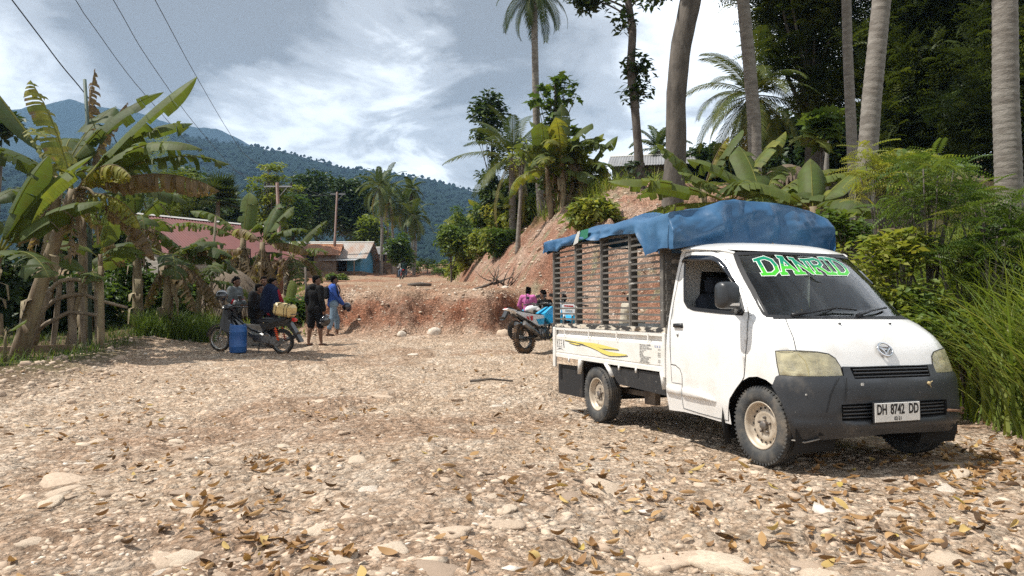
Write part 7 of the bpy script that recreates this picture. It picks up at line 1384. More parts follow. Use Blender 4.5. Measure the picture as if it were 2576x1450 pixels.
def person(loc, rz, label, pose=STAND, shirt=None, sleeve='long', shirt_c=(.02, .02, .02), pants='long', pants_c=(.02, .02, .03), head_turn=0.0, hair='short', hood=False, shoes='flip', skin=(.15, .075, .045), scale=1.0, extras=None, grip=()):
    """a standing or seated figure, facing local +y; clothes are children over one continuous body"""
    J = {k: Vector(v) for k, v in pose.items()}; root = empty('person', loc, rz, label, 'person'); root.scale = (scale,)*3
    sk = mat('skin %.2f' % skin[0], skin, .5, col2=tuple(c*.8 for c in skin), scale=6); b = MB()
    capsule(b, J['pL'], J['pR'], .105, .105); capsule(b, J['pelvis'], J['waist'], .125, .115); capsule(b, J['waist'], J['chest'], .115, .135); capsule(b, J['chest']+Vector((-.06, 0, .02)), J['chest']+Vector((.06, 0, .02)), .11, .11); capsule(b, J['sL']*.85+J['chest']*.15, J['sR']*.85+J['chest']*.15, .07, .07); capsule(b, J['neck']-Vector((0, 0, .04)), J['head']-Vector((0, .01, .03)), .058, .052)
    Hm = Matrix.Rotation(head_turn, 3, 'Z'); H = J['head']; hv = lambda x, y, z: H+Hm @ Vector((x, y, z))
    b.ell(hv(0, -.012, .035), (.076, .092, .088), 16, rot=Hm); b.ell(hv(0, .028, -.035), (.058, .064, .075), 14, rot=Hm); b.ell(hv(0, .050, -.082), (.034, .032, .030), 10, rot=Hm); b.tube([hv(0, .082, .015), hv(0, .108, -.022), hv(0, .088, -.032)], [.010, .016, .012], 8)
    for s in (-1, 1): b.ell(hv(s*.077, -.008, -.008), (.011, .022, .034), 8, rot=Hm); b.ell(hv(s*.03, .078, .026), (.022, .014, .010), 8, rot=Hm)
    b.ell(hv(0, .088, -.058), (.024, .012, .011), 8, rot=Hm)
    for s, e in ((-1, 'L'), (1, 'R')):
        capsule(b, J['s'+e], J['e'+e], .052, .040); capsule(b, J['e'+e], J['h'+e], .041, .027); capsule(b, J['p'+e], J['k'+e], .084, .056); m_ = J['k'+e]*.7+J['a'+e]*.3+Vector((0, -.018, 0)); capsule(b, J['k'+e], m_, .056, .056); capsule(b, m_, J['a'+e], .055, .036)
        ank = J['a'+e]; capsule(b, ank+Vector((0, -.03, -.045)), ank+Vector((s*.01, .12, -.058)), .036, .030); capsule(b, ank+Vector((s*.01, .12, -.058)), ank+Vector((s*.015, .165, -.064)), .034, .022)
        d = (J['h'+e]-J['e'+e]).normalized(); w = J['h'+e]; fw = Vector((0, 1, 0)); fw = (fw-d*fw.dot(d)).normalized(); nn = d.cross(fw); pc = w+d*.045; capsule(b, w+d*.01, pc+fw*.012, .026, .027); capsule(b, w+d*.01, pc-fw*.016, .026, .025)
        curl = .95 if e in grip else .30; pn = nn*(-s)
        for k, (o_, l_) in enumerate(((.030, .068), (.010, .076), (-.010, .070), (-.029, .055))):
            q0 = w+d*.078+fw*o_; a1 = d*math.cos(curl*.6)+pn*math.sin(curl*.6); a2 = d*math.cos(curl*1.9)+pn*math.sin(curl*1.9); q1 = q0+a1*l_*.52; q2 = q1+a2*l_*.48; b.tube([q0-d*.02, q0, q1, q2], [.011, .0105, .0095, .008], 7)
        t0 = w+d*.025+fw*.026; b.tube([t0, t0+d*.028+fw*.022+pn*.008, t0+d*.055+fw*.024+pn*.022], [.013, .011, .009], 7)
    body = remeshed(b, 'body', sk, root, .0085, 2)
    # eyes
    mb = MB()
    for s in (-1, 1): mb.ell(hv(s*.030, .0815, .012), (.011, .006, .006), 8)
    mb.build('eyes', mat('eyes', (.02, .016, .014), .2), root)
    hc = mat('black hair', (.005, .004, .004), .9, scale=40, spec=.08); mb = MB()
    rg = np.random.default_rng(abs(hash(label)) % 1000)
    mb.ell(hv(0, -.026, .055), (.084, .090, .082), 16, rot=Hm); mb.ell(hv(0, -.060, .005), (.072, .050, .070), 12, rot=Hm); mb.ell(hv(0, .045, .092), (.062, .040, .034), 10, rot=Hm)
    if hair == 'bun': mb.ell(hv(0, -.085, .095), .052, 10); mb.ell(hv(0, -.07, -.02), (.075, .05, .07), 10)
    if hair == 'spiky':
        for k in range(14): a = rg.uniform(0, 6.28); r_ = rg.uniform(0, .06); q = hv(r_*math.cos(a), -.01+r_*math.sin(a), .11); mb.tube([q, q+Vector((.02*math.cos(a), .02*math.sin(a), .045))], [.022, .008], 5)
    remeshed(mb, 'hair', hc, root, .009, 1)
    ci = lambda c: 'cloth %.3f %.3f %.3f' % c
    cm = lambda c: mat(ci(c), c, .85, col2=tuple(q*.7 for q in c), scale=5, bump=.006, bscale=16, spec=.2)
    if shirt:
        t = MB(); ex = .018 if shirt == 'tee' else .030
        capsule(t, J['pelvis']+Vector((0, 0, .02)), J['waist'], .135+ex, .125+ex); capsule(t, J['pelvis']*.65+(J['pL']+J['pR'])*.175, J['pelvis'], .140+ex, .135+ex); capsule(t, J['waist'], J['chest'], .120+ex, .140+ex); capsule(t, J['chest']+Vector((-.06, 0, .02)), J['chest']+Vector((.06, 0, .02)), .112+ex, .112+ex); capsule(t, J['sL']*.88+J['chest']*.12, J['sR']*.88+J['chest']*.12, .070+ex, .070+ex); capsule(t, J['chest'], J['neck']-Vector((0, 0, .02)), .10+ex, .058+ex*.6)
        if hood: t.ell(J['neck']+Vector((0, -.065, -.01)), (.105, .065, .085), 12); t.ell(J['neck']+Vector((0, .03, -.035)), (.09, .06, .05), 12)
        for e in 'LR':
            a, c, h = J['s'+e], J['e'+e], J['h'+e]
            if sleeve == 'long': capsule(t, a, c, .060+ex, .050+ex*.8); capsule(t, c, h+(c-h)*.06, .050+ex*.8, .036+ex*.7)
            elif sleeve == 'short': capsule(t, a, a+(c-a)*.72, .058+ex, .055+ex)
            elif sleeve == 'none': pass
        remeshed(t, 'shirt' if shirt == 'tee' else 'jacket', cm(shirt_c), root, .013, 3)
    if pants:
        t = MB(); ex = .022; capsule(t, J['pL'], J['pR'], .115+ex, .115+ex); capsule(t, J['pelvis'], J['pelvis']+Vector((0, 0, .05)), .128+ex*.4, .122+ex*.2)
        for e in 'LR':
            p, k, a = J['p'+e], J['k'+e], J['a'+e]
            if pants == 'skirt': capsule(t, p, k, .11+ex, .14); capsule(t, k, k*.5+a*.5, .14, .15)
            else: capsule(t, p, k, .088+ex*(1 if pants == 'shorts' else .6), (.080 if pants == 'shorts' else .062)+ex*.7)
            if pants in ('long', 'jeans'): capsule(t, k, a+(k-a)*(.12 if pants == 'long' else .35), .064+ex, .050+ex)
        remeshed(t, {'shorts': 'shorts', 'skirt': 'skirt'}.get(pants, 'trousers'), cm(pants_c), root, .013, 3)
    for e, s in (('L', -1), ('R', 1)):
        mb = MB(); a = J['a'+e]; c = a+Vector((s*.012, .065, -.078))
        if shoes == 'flip': mb.prism([(-.045, -.125), (.045, -.125), (.050, 0), (.055, .09), (.03, .135), (-.03, .135), (-.05, .09)], 0, .016, lambda x, y, h: (c.x+x, c.y+y, c.z-.018+h)); mb.tube([c+Vector((-.045, .0, 0)), c+Vector((0, .07, .045)), c+Vector((.045, .0, 0))], .006, 5); mb.build('sandal', mat('sandal rubber', (.02, .018, .02), .7), root)
        else: mb.box(c+Vector((0, 0, .02)), (.095, .27, .085), 0, bev=.03); mb.build('shoe', mat('dark shoe', (.03, .03, .032), .7), root)
    root['_j'] = 0; del root['_j']
    return root, J, hv, cm
def helmet(name_loc, rot, label, c=(.012, .013, .018), visor=True, parent=None):
    """full motorcycle helmet opening towards local +y"""
    b = empty('helmet', name_loc, 0, label, 'helmet'); b.rotation_euler = rot; mb = MB(); n = 24; V = []; rows = 12
    for i in range(rows+1):
        ph = math.pi*(.02+.70*i/rows)
        for k in range(n): th = 2*math.pi*k/n; V.append((.125*math.sin(ph)*math.cos(th), .150*math.sin(ph)*math.sin(th)-.01, .135*math.cos(ph)))
    F = [(i*n+k, i*n+(k+1) % n, (i+1)*n+(k+1) % n, (i+1)*n+k) for i in range(rows) for k in range(n) if not (i >= 6 and 3 <= k <= 8)]; F.append(list(range(n)))
    mb.add(V, F, 0, True); mb.add([tuple(Vector(v)*.90) for v in V], [f[::-1] for f in F], 1, True); mb.tube([V[rows*n+k] for k in [9, 12, 15, 18, 21, 0, 2]], .010, 6, 1); sh = mb.build('shell', [mat('helmet shell %.3f' % c[0], c, .12, coat=1.0), mat('helmet lining', (.02, .02, .02), .9)], b)
    mb = MB(); W2 = []
    for i in range(5):
        ph = math.pi*(.34+.24*i/4)
        for k in range(10): th = math.pi*(.12+.76*k/9); W2.append((.134*math.sin(ph)*math.cos(th), .163*math.sin(ph)*math.sin(th)-.01, .138*math.cos(ph)))
    mb.add(W2, [(i*10+k, i*10+k+1, i*10+11+k, i*10+10+k) for i in range(4) for k in range(9)], 0, True); mb.build('visor', glass_mat('clear visor', (.7, .72, .72), 1.6), b)
    mb = MB(); V2 = [tuple(Vector(V[i*n+k])*1.006) for i in (3, 4) for k in range(10, 22)]; mb.add(V2, [(k, k+1, 13+k, 12+k) for k in range(11)], 0, True); mb.build('stripe', mat('helmet stripe', (.55, .56, .58), .3), b)
    return b
# ------------------------------------------------------------------ motorbikes
def bike_wheel(root, x, r, w, spokes, knob, rimc, tyre):
    o = bpy.data.objects.new('wheel', None); COL.objects.link(o); o.parent = root; o.location = (x, 0, r); t = MB(); hw = w/2; ri = r-w*.95
    t.lathe([(ri, -hw*.7), (ri+w*.3, -hw), (r-w*.22, -hw*.85), (r-.004, -hw*.4), (r, 0), (r-.004, hw*.4), (r-w*.22, hw*.85), (ri+w*.3, hw), (ri, hw*.7)], axis='y', n=40, close=True)
    if knob:
        for k in range(44):
            a = 2*math.pi*k/44
            for y in (-.7, 0, .7): a2 = a+(0.07 if y == 0 else 0); t.box((r*math.cos(a2), y*hw, r*math.sin(a2)), (.024, hw*.42, .026), 0, rot=Matrix.Rotation(-a2, 3, 'Y'))
    t.build('tyre', tyre, o); m = MB(); m.lathe([(ri+.004, -hw*.75), (ri-.018, -hw*.5), (ri-.012, 0), (ri-.018, hw*.5), (ri+.004, hw*.75)], axis='y', n=36); m.lathe([(.0, -.05), (.035, -.05), (.045, -.02), (.045, .02), (.035, .05), (0, .05)], axis='y', n=16)
    if spokes > 12:
        for k in range(spokes): a = 2*math.pi*k/spokes; a2 = a+(.35 if k % 2 else -.35); y = .03*(1 if k % 4 < 2 else -1); m.tube([(.04*math.cos(a2), y, .04*math.sin(a2)), ((ri-.015)*math.cos(a), y*.2, (ri-.015)*math.sin(a))], .0032, 4, cap=False)
    else:
        for k in range(spokes): a = 2*math.pi*k/spokes; m.tube([(.035*math.cos(a), 0, .035*math.sin(a)), ((ri-.01)*math.cos(a+.12), 0, (ri-.01)*math.sin(a+.12))], [.022, .013], 6, flat=.6)
    m.build('rim', rimc, o); return o
def motorbike(pr, pf, style, label, group=None, lean=0.0, steer=0.0, colors=None):
    """x forward from the rear axle's ground point pr to the front one pf"""
    pr, pf = Vector(pr), Vector(pf); d = pf-pr; wb = d.length; root = empty('motorbike', pr, 0, label, 'motorbike', group); root.rotation_euler = (lean, -math.asin(d.z/wb), math.atan2(d.y, d.x))
    blk = mat('bike black', (.012, .012, .013), .35, coat=.4, dirt=((.20, .15, .10), 6, .6, .4)); met = mat('bike metal', (.28, .28, .28), .35, .8, col2=(.12, .11, .10), scale=14); chrome = mat('chrome', (.75, .76, .78), .12, 1.0); tyre = mat('bike tyre', (.022, .021, .02), .9, col2=(.13, .085, .05), scale=6, contrast=(.5, .62)); mud = mat('muddy tyre', (.16, .095, .05), .9, col2=(.03, .025, .022), scale=9, contrast=(.42, .6)); rimb = mat('black rim', (.03, .03, .03), .4); rimg = mat('grey rim', (.40, .40, .38), .35, .7); seatm = mat('seat vinyl', (.014, .014, .015), .5); red = mat('red plastic', (.55, .02, .015), .3); wht = mat('bike white', (.72, .73, .74), .3, dirt=((.4, .3, .2), 6, .62, .5)); cy = mat('bike cyan', (.02, .35, .62), .35); orange = mat('orange spring', (.75, .10, .02), .4)
    def P(name, fn, mats, parent=root, lab=None): mb = MB(); fn(mb); return mb.build(name, mats, parent, label=lab)
    if style == 'underbone':
        r = .285; bike_wheel(root, 0, r, .075, 32, False, rimg, tyre); bike_wheel(root, wb, r, .065, 32, False, rimg, tyre)
        P('engine', lambda m: (m.box((.56, 0, .36), (.34, .20, .20), 0, bev=.04), m.lathe([(.0, -.12), (.09, -.12), (.09, -.09), (.07, -.05)], (.46, 0, .34), 'y', 14), m.box((.76, 0, .40), (.20, .12, .13), 0, rot=(0, -.3, 0), bev=.02)), met)
        P('frame', lambda m: (m.tube([(wb-.30, 0, .86), (.80, 0, .52), (.52, 0, .46), (.25, 0, .62), (-.20, 0, .74)], .028, 8), m.tube([(.52, .09, .34), (0, .10, r)], .024, 6), m.tube([(.52, -.09, .34), (0, -.10, r)], .024, 6), m.tube([(.45, -.12, .22), (.62, -.22, .20)], .012, 6), m.tube([(.45, .12, .22), (.62, .22, .20)], .012, 6)), blk)
        P('fork', lambda m: [m.tube([(wb, s*.075, r), (wb-.11, s*.075, .58)], .018, 8) for s in (-1, 1)]+[m.tube([(wb-.10, 0, .56), (wb-.24, 0, .98)], .03, 8)], met)
        P('leg_shield', lambda m: [m.prism([(wb-.12, .60), (wb-.20, .95), (wb-.31, .95), (wb-.36, .74), (wb-.56, .50), (wb-.58, .40), (wb-.40, .40), (wb-.24, .50)], s*.05, s*.18, lambda a, b, h: (a, h*(1 if b < .9 else .8), b)) for s in (-1, 1)]+[m.box((wb-.27, 0, .80), (.12, .30, .30), 0, rot=(0, .35, 0), bev=.05)], blk)
        P('fender', lambda m: (m.prism([(wb+.34*math.cos(a)*1.0, r+.34*math.sin(a)) for a in np.linspace(.15, 2.3, 12)]+[(wb+.315*math.cos(a), r+.315*math.sin(a)) for a in np.linspace(2.3, .15, 12)], -.055, .055, lambda a, b, h: (a, h, b)),), blk)
        hb = P('handlebar', lambda m: (m.tube([(wb-.36, -.33, 1.00), (wb-.26, -.16, 1.02), (wb-.24, 0, .98), (wb-.26, .16, 1.02), (wb-.36, .33, 1.00)], .014, 8), [m.tube([(wb-.36, s*.33, 1.0), (wb-.41, s*.44, .99)], .019, 8) for s in (-1, 1)], m.box((wb-.22, 0, 1.0), (.16, .24, .14), 0, rot=(0, .3, 0), bev=.05)), blk)
        P('headlight', lambda m: m.ell((wb-.14, 0, .99), (.05, .085, .065), 12), mat('lamp glass', (.6, .6, .58), .1, coat=1.0), hb)
        for s in (-1, 1): P('mirror', lambda m: (m.tube([(wb-.30, s*.24, 1.02), (wb-.28, s*.28, 1.18)], .006, 5), m.box((wb-.29, s*.31, 1.22), (.02, .13, .085), 0, bev=.01)), blk, hb)
        P('seat', lambda m: m.prism([(.55, .70), (.60, .745), (.48, .795), (.25, .79), (.05, .815), (-.14, .84), (-.20, .82), (-.10, .76), (.2, .71)], -.12, .12, lambda a, b, h: (a, h*(.75 if a > .5 else 1), b)), seatm)
        P('side_cover', lambda m: [m.prism([(.50, .68), (.2, .71), (-.22, .80), (-.30, .80), (-.16, .70), (.15, .60), (.42, .52)], s*.07, s*.13, lambda a, b, h: (a, h*(.6 if a < -.1 else 1), b)) for s in (-1, 1)], blk)
        P('tail_light', lambda m: m.box((-.30, 0, .775), (.10, .13, .075), 0, rot=(0, -.4, 0), bev=.02), red)
        P('rear_fender', lambda m: (m.prism([(-.05, .66), (-.22, .72), (-.34, .55), (-.50, .30), (-.44, .28), (-.28, .50), (-.18, .62)], -.07, .07, lambda a, b, h: (a, h, b)), m.box((-.40, 0, .47), (.012, .17, .11), 0, rot=(0, -.55, 0))), blk)
        for s in (-1, 1): P('shock_absorber', lambda m: [m.tube([(.02, s*.125, .31), (.10, s*.125, .60)], .014, 6)]+[m.lathe([(.033+.008*math.cos(a), .008*math.sin(a)) for a in np.linspace(0, 6.28, 7)[:-1]], (.03+.012*k, s*.125, .345+.042*k), 'z', 10, 0, close=True) for k in range(6)], orange)
        P('exhaust', lambda m: m.tube([(.70, -.12, .32), (.45, -.15, .20), (.15, -.17, .27), (-.25, -.17, .40)], [.022, .03, .045, .05], 10), met)
        P('chain_cover', lambda m: m.prism([(.50, .40), (.10, .40), (-.07, .36), (-.09, .25), (.05, .20), (.5, .30)], .105, .125, lambda a, b, h: (a, h, b)), met); P('luggage_rack', lambda m: [m.tube([(.0, s*.10, .82), (-.30, s*.10, .90), (-.36, s*.07, .90)], .010, 6) for s in (-1, 1)]+[m.tube([(-.1-.12*k, -.10, .845+.025*k), (-.1-.12*k, .10, .845+.025*k)], .008, 5) for k in range(3)], blk)
        P('side_stand', lambda m: m.tube([(.50, .12, .25), (.44, .26, .01)], .014, 6), blk)
    else:
        dirt = style == 'dirt'; r = .325 if dirt else .30; bike_wheel(root, 0, r, .11 if dirt else .12, 36 if dirt else 6, dirt, rimb, mud if dirt else tyre); bike_wheel(root, wb, r+(.02 if dirt else 0), .09, 36 if dirt else 6, dirt, rimb, mud if dirt else tyre)
        P('engine', lambda m: (m.box((.60, 0, .42), (.36, .24, .26), 0, bev=.05), [m.box((.66, 0, .58+.02*k), (.22, .20, .008)) for k in range(6)], m.lathe([(0, -.15), (.10, -.15), (.10, -.11), (.08, -.08)], (.55, 0, .40), 'y', 14), m.lathe([(.08, .08), (.10, .11), (.10, .15), (0, .15)], (.55, 0, .40), 'y', 14)), met)
        P('frame', lambda m: [m.tube([(wb-.34, 0, .92), (wb-.42, s*.10, .55), (.75, s*.11, .28), (.45, s*.11, .28), (.36, s*.10, .55), (-.25, s*.06, .86)], .020, 6) for s in (-1, 1)]+[m.tube([(.42, s*.10, .36), (0, s*.10, r)], .026, 6) for s in (-1, 1)]+[m.tube([(.38, -.14, .32), (.38, -.24, .30)], .014, 6), m.tube([(.38, .14, .32), (.38, .24, .30)], .014, 6)], blk)
        P('fork', lambda m: [m.tube([(wb, s*.09, r), (wb-.16, s*.09, .72), (wb-.27, s*.09, 1.02)], [.028, .022, .022], 8) for s in (-1, 1)], met)
        P('seat', lambda m: m.prism([(.62, .80), (.45, .84), (.2, .87), (-.22, .95), (-.26, .92), (-.18, .86), (.3, .76)] if dirt else [(.55, .76), (.35, .80), (.12, .84), (-.12, .95), (-.25, 1.0), (-.22, .94), (0, .82), (.4, .72)], -.11, .11, lambda a, b, h: (a, h*(.7 if a < -.1 else 1), b)), seatm)
        if dirt:
            P('tank', lambda m: [m.prism([(wb-.36, .98), (wb-.50, 1.0), (.58, .84), (.60, .74), (.74, .62), (wb-.40, .60), (wb-.30, .78)], s*.06, s*.17, lambda a, b, h: (a, h*(1 if b < .9 else .6), b)) for s in (-1, 1)], cy); P('shroud', lambda m: [m.prism([(wb-.30, .90), (wb-.40, .96), (.86, .70), (.95, .52), (wb-.36, .66)], s*.155, s*.185, lambda a, b, h: (a, h, b)) for s in (-1, 1)], wht)
            P('side_panel', lambda m: [m.prism([(.62, .80), (.28, .83), (-.22, .92), (-.30, .90), (.0, .74), (.36, .58), (.52, .58)], s*.115, s*.135, lambda a, b, h: (a, h*(.6 if a < -.1 else 1), b)) for s in (-1, 1)], wht); P('side_stripe', lambda m: [m.prism([(.60, .74), (.30, .72), (.38, .60), (.54, .60)], s*.136, s*.141, lambda a, b, h: (a, h, b)) for s in (-1, 1)], cy); P('decal', lambda m: [m.prism(q, s*.136, s*.142, lambda a, b, h: (a, h, b)) for s in (-1, 1) for q in ([(.20, .80), (.10, .80), (.13, .70), (.18, .70)], [(.04, .79), (-.02, .80), (.03, .73), (.08, .72)])], red)
            P('front_fender', lambda m: m.prism([(wb+.30, .78), (wb+.12, .86), (wb-.15, .88), (wb-.32, .80), (wb-.30, .78), (wb-.14, .85), (wb+.12, .83)], -.06, .06, lambda a, b, h: (a, h, b)), cy); P('rear_fender', lambda m: m.prism([(-.1, .86), (-.30, .96), (-.52, .99), (-.54, .97), (-.32, .93), (-.12, .82)], -.07, .07, lambda a, b, h: (a, h, b)), wht)
            P('swingarm_guard', lambda m: m.box((.06, .145, .36), (.34, .012, .07), 0, rot=(0, .14, 0), bev=.004), wht)
            P('front_mask', lambda m: (m.prism([(-.13, .0), (-.15, .16), (-.08, .24), (.08, .24), (.15, .16), (.13, .0), (.06, -.08), (-.06, -.08)], 0, .04, lambda a, b, h: (wb-.12+h-.25*b, a, .90+b)), m.box((wb-.10, 0, .96), (.03, .16, .07), 1, bev=.01), m.box((wb-.13, 0, 1.06), (.03, .20, .03), 2)), [wht, mat('lamp glass', (.6, .6, .58), .1, coat=1.0), red])
        else:
            P('tank', lambda m: (m.ell((wb-.60, 0, .90), (.27, .16, .13), 16), m.ell((wb-.50, 0, .86), (.20, .19, .12), 14)), wht); P('tank_panel', lambda m: [m.prism([(.86, .84), (.62, .88), (.58, .80), (.80, .74)], s*.17, s*.185, lambda a, b, h: (a, h*.95, b)) for s in (-1, 1)], blk); P('tail', lambda m: [m.prism([(.50, .74), (.12, .82), (-.26, .98), (-.34, .95), (-.1, .82), (.3, .64)], s*.09, s*.12, lambda a, b, h: (a, h*(.6 if a < 0 else 1), b)) for s in (-1, 1)], blk)
            P('rear_fender', lambda m: (m.prism([(-.18, .90), (-.30, .92), (-.46, .70), (-.52, .62), (-.44, .64), (-.26, .84)], -.08, .08, lambda a, b, h: (a, h, b)), m.box((-.49, 0, .66), (.015, .2, .12), 0, rot=(0, -.6, 0))), blk); P('tail_light', lambda m: m.box((-.33, 0, .94), (.06, .12, .05), 0, bev=.015), red); P('headlight', lambda m: m.ell((wb-.14, 0, .86), (.09, .10, .12), 12), [blk])
            P('front_fender', lambda m: m.prism([(wb+.33*math.cos(a), r+.33*math.sin(a)) for a in np.linspace(.4, 2.2, 10)]+[(wb+.315*math.cos(a), r+.315*math.sin(a)) for a in np.linspace(2.2, .4, 10)], -.06, .06, lambda a, b, h: (a, h, b)), blk)
        P('exhaust', lambda m: m.tube([(.75, -.10, .40), (.55, -.14, .26), (.25, -.16, .42), (-.16, -.17, .66 if dirt else .50)], [.02, .024, .05, .055], 10), met)
        hb = P('handlebar', lambda m: (m.tube([(wb-.46, -.38, 1.08), (wb-.36, -.18, 1.10), (wb-.32, 0, 1.05), (wb-.36, .18, 1.10), (wb-.46, .38, 1.08)], .013, 8), [m.tube([(wb-.44, s*.33, 1.08), (wb-.50, s*.45, 1.07)], .019, 8) for s in (-1, 1)], [m.tube([(wb-.38, s*.3, 1.09), (wb-.33, s*.40, 1.06)], .008, 5) for s in (-1, 1)]), blk)
        for s in (-1, 1): P('mirror', lambda m: (m.tube([(wb-.40, s*.28, 1.09), (wb-.38, s*.34, 1.24)], .006, 5), m.box((wb-.39, s*.37, 1.27), (.02, .13, .075), 0, bev=.01)), blk, hb)
        P('side_stand', lambda m: m.tube([(.52, .13, .26), (.44, .30, .01)], .014, 6), blk)
    return root
def copy_tree(o, parent=None):
    c = o.copy(); COL.objects.link(c); c.parent = parent
    for ch in list(o.children): copy_tree(ch, c)
    return c
def build_people():
    A = G(712, 15.9); B = G(555, 16.35); bk = motorbike(A, B, 'underbone', "black underbone motorbike with orange shocks carrying a strapped yellow jerrycan", 'parked motorbikes', lean=-.05)
    M = bk.matrix_basis.copy(); loc = lambda *p: M @ Vector(p)
    # things on the motorbike
    j = empty('jerrycan', loc(-.06, 0, .985), 0, "cream-yellow plastic jerrycan strapped across the motorbike's seat", 'jerrycan'); j.rotation_euler = (M.to_euler().x, M.to_euler().y-.16, M.to_euler().z); cr = mat('cream plastic', (.66, .50, .22), .38, col2=(.52, .36, .15), scale=4, contrast=(.45, .75), dirt=((.12, .08, .05), 5, .66, .8)); mb = MB(); mb.box((0, 0, 0), (.46, .30, .27), 0, bev=.05); mb.box((-.02, .148, 0), (.30, .02, .15), 0, bev=.01); mb.lathe([(.03, 0), (.03, .05), (0, .05)], (.232, 0, .06), 'x', 12); mb.build('body', cr, j); mb = MB(); sm = mat('rubber strap', (.02, .016, .014), .7)
    for x in (-.12, -.05, .10):
        sk = .05 if x != .10 else -.04
        mb.tube([(x+sk, -.157, -.18), (x+sk*.6, -.158, .05), (x+.03, -.12, .139), (x, 0, .142), (x-.02, .12, .139), (x-sk*.4, .158, .05), (x-sk, .157, -.18)], .008, 5)
    mb.build('strap', sm, j)
    helmet(loc(1.14*(B-A).length-.43, .20, 1.27), (0, 0, M.to_euler().z-1.9), "glossy black helmet with a clear visor hung on the motorbike's mirror")
    p = G(600, 15.75); dr = empty('drum', p, 0, "blue plastic drum with a moulded rim standing beside the motorbike's front wheel", 'drum'); bl = mat('blue drum plastic', (.018, .085, .28), .42, col2=(.03, .12, .34), scale=5, dirt=((.16, .19, .26), 4, .58, .5)); mb = MB(); mb.lathe([(0, 0), (.168, 0), (.180, .012), (.182, .12), (.187, .127), (.187, .137), (.182, .144), (.183, .44), (.188, .447), (.188, .457), (.182, .464), (.180, .54), (.172, .575), (.150, .592), (.135, .590), (.13, .58), (0, .575)], n=36); mb.build('body', bl, dr); mb = MB(); mb.lathe([(.05, .575), (.05, .605), (0, .607)], (.07, 0, 0), n=16); mb.lathe([(.03, .575), (.03, .60), (0, .602)], (-.09, .02, 0), n=14); mb.build('cap', bl, dr); mb = MB()
    for s in (-1, 1): mb.tube([(s*.12, -.08, .58), (s*.155, -.06, .61), (s*.165, .0, .615), (s*.155, .06, .61), (s*.12, .08, .58)], .012, 6)
    mb.build('handle', bl, dr)
    # standing pair
    dk = dict(STAND, head=(.02, .03, 1.575), hR=(.27, .02, .86), hL=(-.22, .10, .92), eL=(-.25, -.02, 1.12), aL=(-.15, -.06, .085), kL=(-.13, .0, .49), aR=(.15, .05, .085), kR=(.13, .05, .49))
    q = G(793, 17.5); pr, J, hv, cm = person(q, R_(-28), "man in a black hoodie and black shorts seen from behind, holding a helmet", dk, 'hoodie', 'long', (.010, .010, .011), 'shorts', (.010, .010, .012), -.75, 'short', True, 'flip', grip=('R',))
    mw = Matrix.Translation(q) @ Matrix.Rotation(R_(-28), 4, 'Z'); helmet(mw @ (J['hR']+Vector((.02, .02, -.24))), (1.2, .3, R_(-60)), "black helmet with a pale stripe hanging from the hooded man's hand")
    bl_ = dict(STAND, hR=(.10, .26, .90), hL=(-.08, .28, .92), eR=(.23, .06, 1.12), eL=(-.23, .06, 1.12), aL=(-.13, .16, .085), kL=(-.12, .14, .49), aR=(.14, -.18, .085), kR=(.13, -.06, .49))
    q = G(838, 20.6); pr, J, hv, cm = person(q, R_(-62), "man in a royal blue jacket and pale jeans looking towards the road", bl_, 'jacket', 'long', (.045, .11, .42), 'jeans', (.20, .29, .38), -.1, 'short', False, 'flip', grip=('R', 'L')); mb = MB()
    for e, s in (('L', -1), ('R', 1)): mb.tube([J['s'+e]+Vector((s*.05, .02, .07)), J['s'+e]*.5+J['e'+e]*.5+Vector((s*.075, .02, 0)), J['e'+e]+Vector((s*.06, .015, .0)), J['e'+e]*.5+J['h'+e]*.5+Vector((s*.055, 0, 0))], [.03, .026, .024, .02], 6, flat=.6); mb.tube([(s*.10, .10, 1.46), (s*.13, .17, 1.30), (s*.14, .12, 1.12)], .02, 5, flat=.5)
    mb.build('jacket_stripe', cm((.012, .012, .016)), pr); mb = MB(); mb.box((0, -.20, 1.22), (.28, .12, .36), 0, bev=.05); mb.build('backpack', cm((.015, .016, .02)), pr)
    mw = Matrix.Translation(q) @ Matrix.Rotation(R_(-62), 4, 'Z'); helmet(mw @ Vector((.02, .40, .80)), (-.9, .3, R_(-40)), "dark blue helmet with a turned-up rim held by the man in blue", c=(.01, .016, .04))
    # group behind the black motorbike
    gy = dict(STAND, hR=(.12, .22, 1.0), hL=(-.14, .2, 1.0), eR=(.24, .0, 1.12), eL=(-.24, 0, 1.12)); q = G(592, 18.4); pr, J, hv, cm = person(q, R_(-105), "young man in a grey shirt with red striped sleeves standing left of the motorbike", gy, 'jacket', 'long', (.13, .145, .15), 'long', (.015, .015, .018), .1, 'spiky', False, 'shoe'); mb = MB()
    for e in 'LR':
        for k, c in ((.35, 0), (.52, 1)): a = J['e'+e]*(1-k)+J['h'+e]*k; d = (J['h'+e]-J['e'+e]).normalized(); mb.tube([a-d*.03, a+d*.03], [.071, .068], 10, c)
    mb.build('sleeve_stripe', [cm((.35, .02, .035)), cm((.5, .5, .5))], pr)
    ln = dict(STAND, head=(0, .12, 1.52), neck=(0, .05, 1.40), chest=(0, .03, 1.22), hR=(.14, .25, 1.0), hL=(-.14, .25, 1.0)); q = G(640, 18.2); person(q-Vector((0, 0, .10)), R_(-85), "person in dark clothes stooping right behind the helmet", ln, 'jacket', 'long', (.016, .016, .018), 'long', (.012, .012, .014), 0, 'short', False, 'shoe')
    q = G(663, 19.2); person(q, R_(-150), "person in a dull grey striped shirt half hidden in the group", STAND, 'tee', 'short', (.10, .10, .095), 'long', (.02, .02, .025), .2, 'short', False, 'shoe')
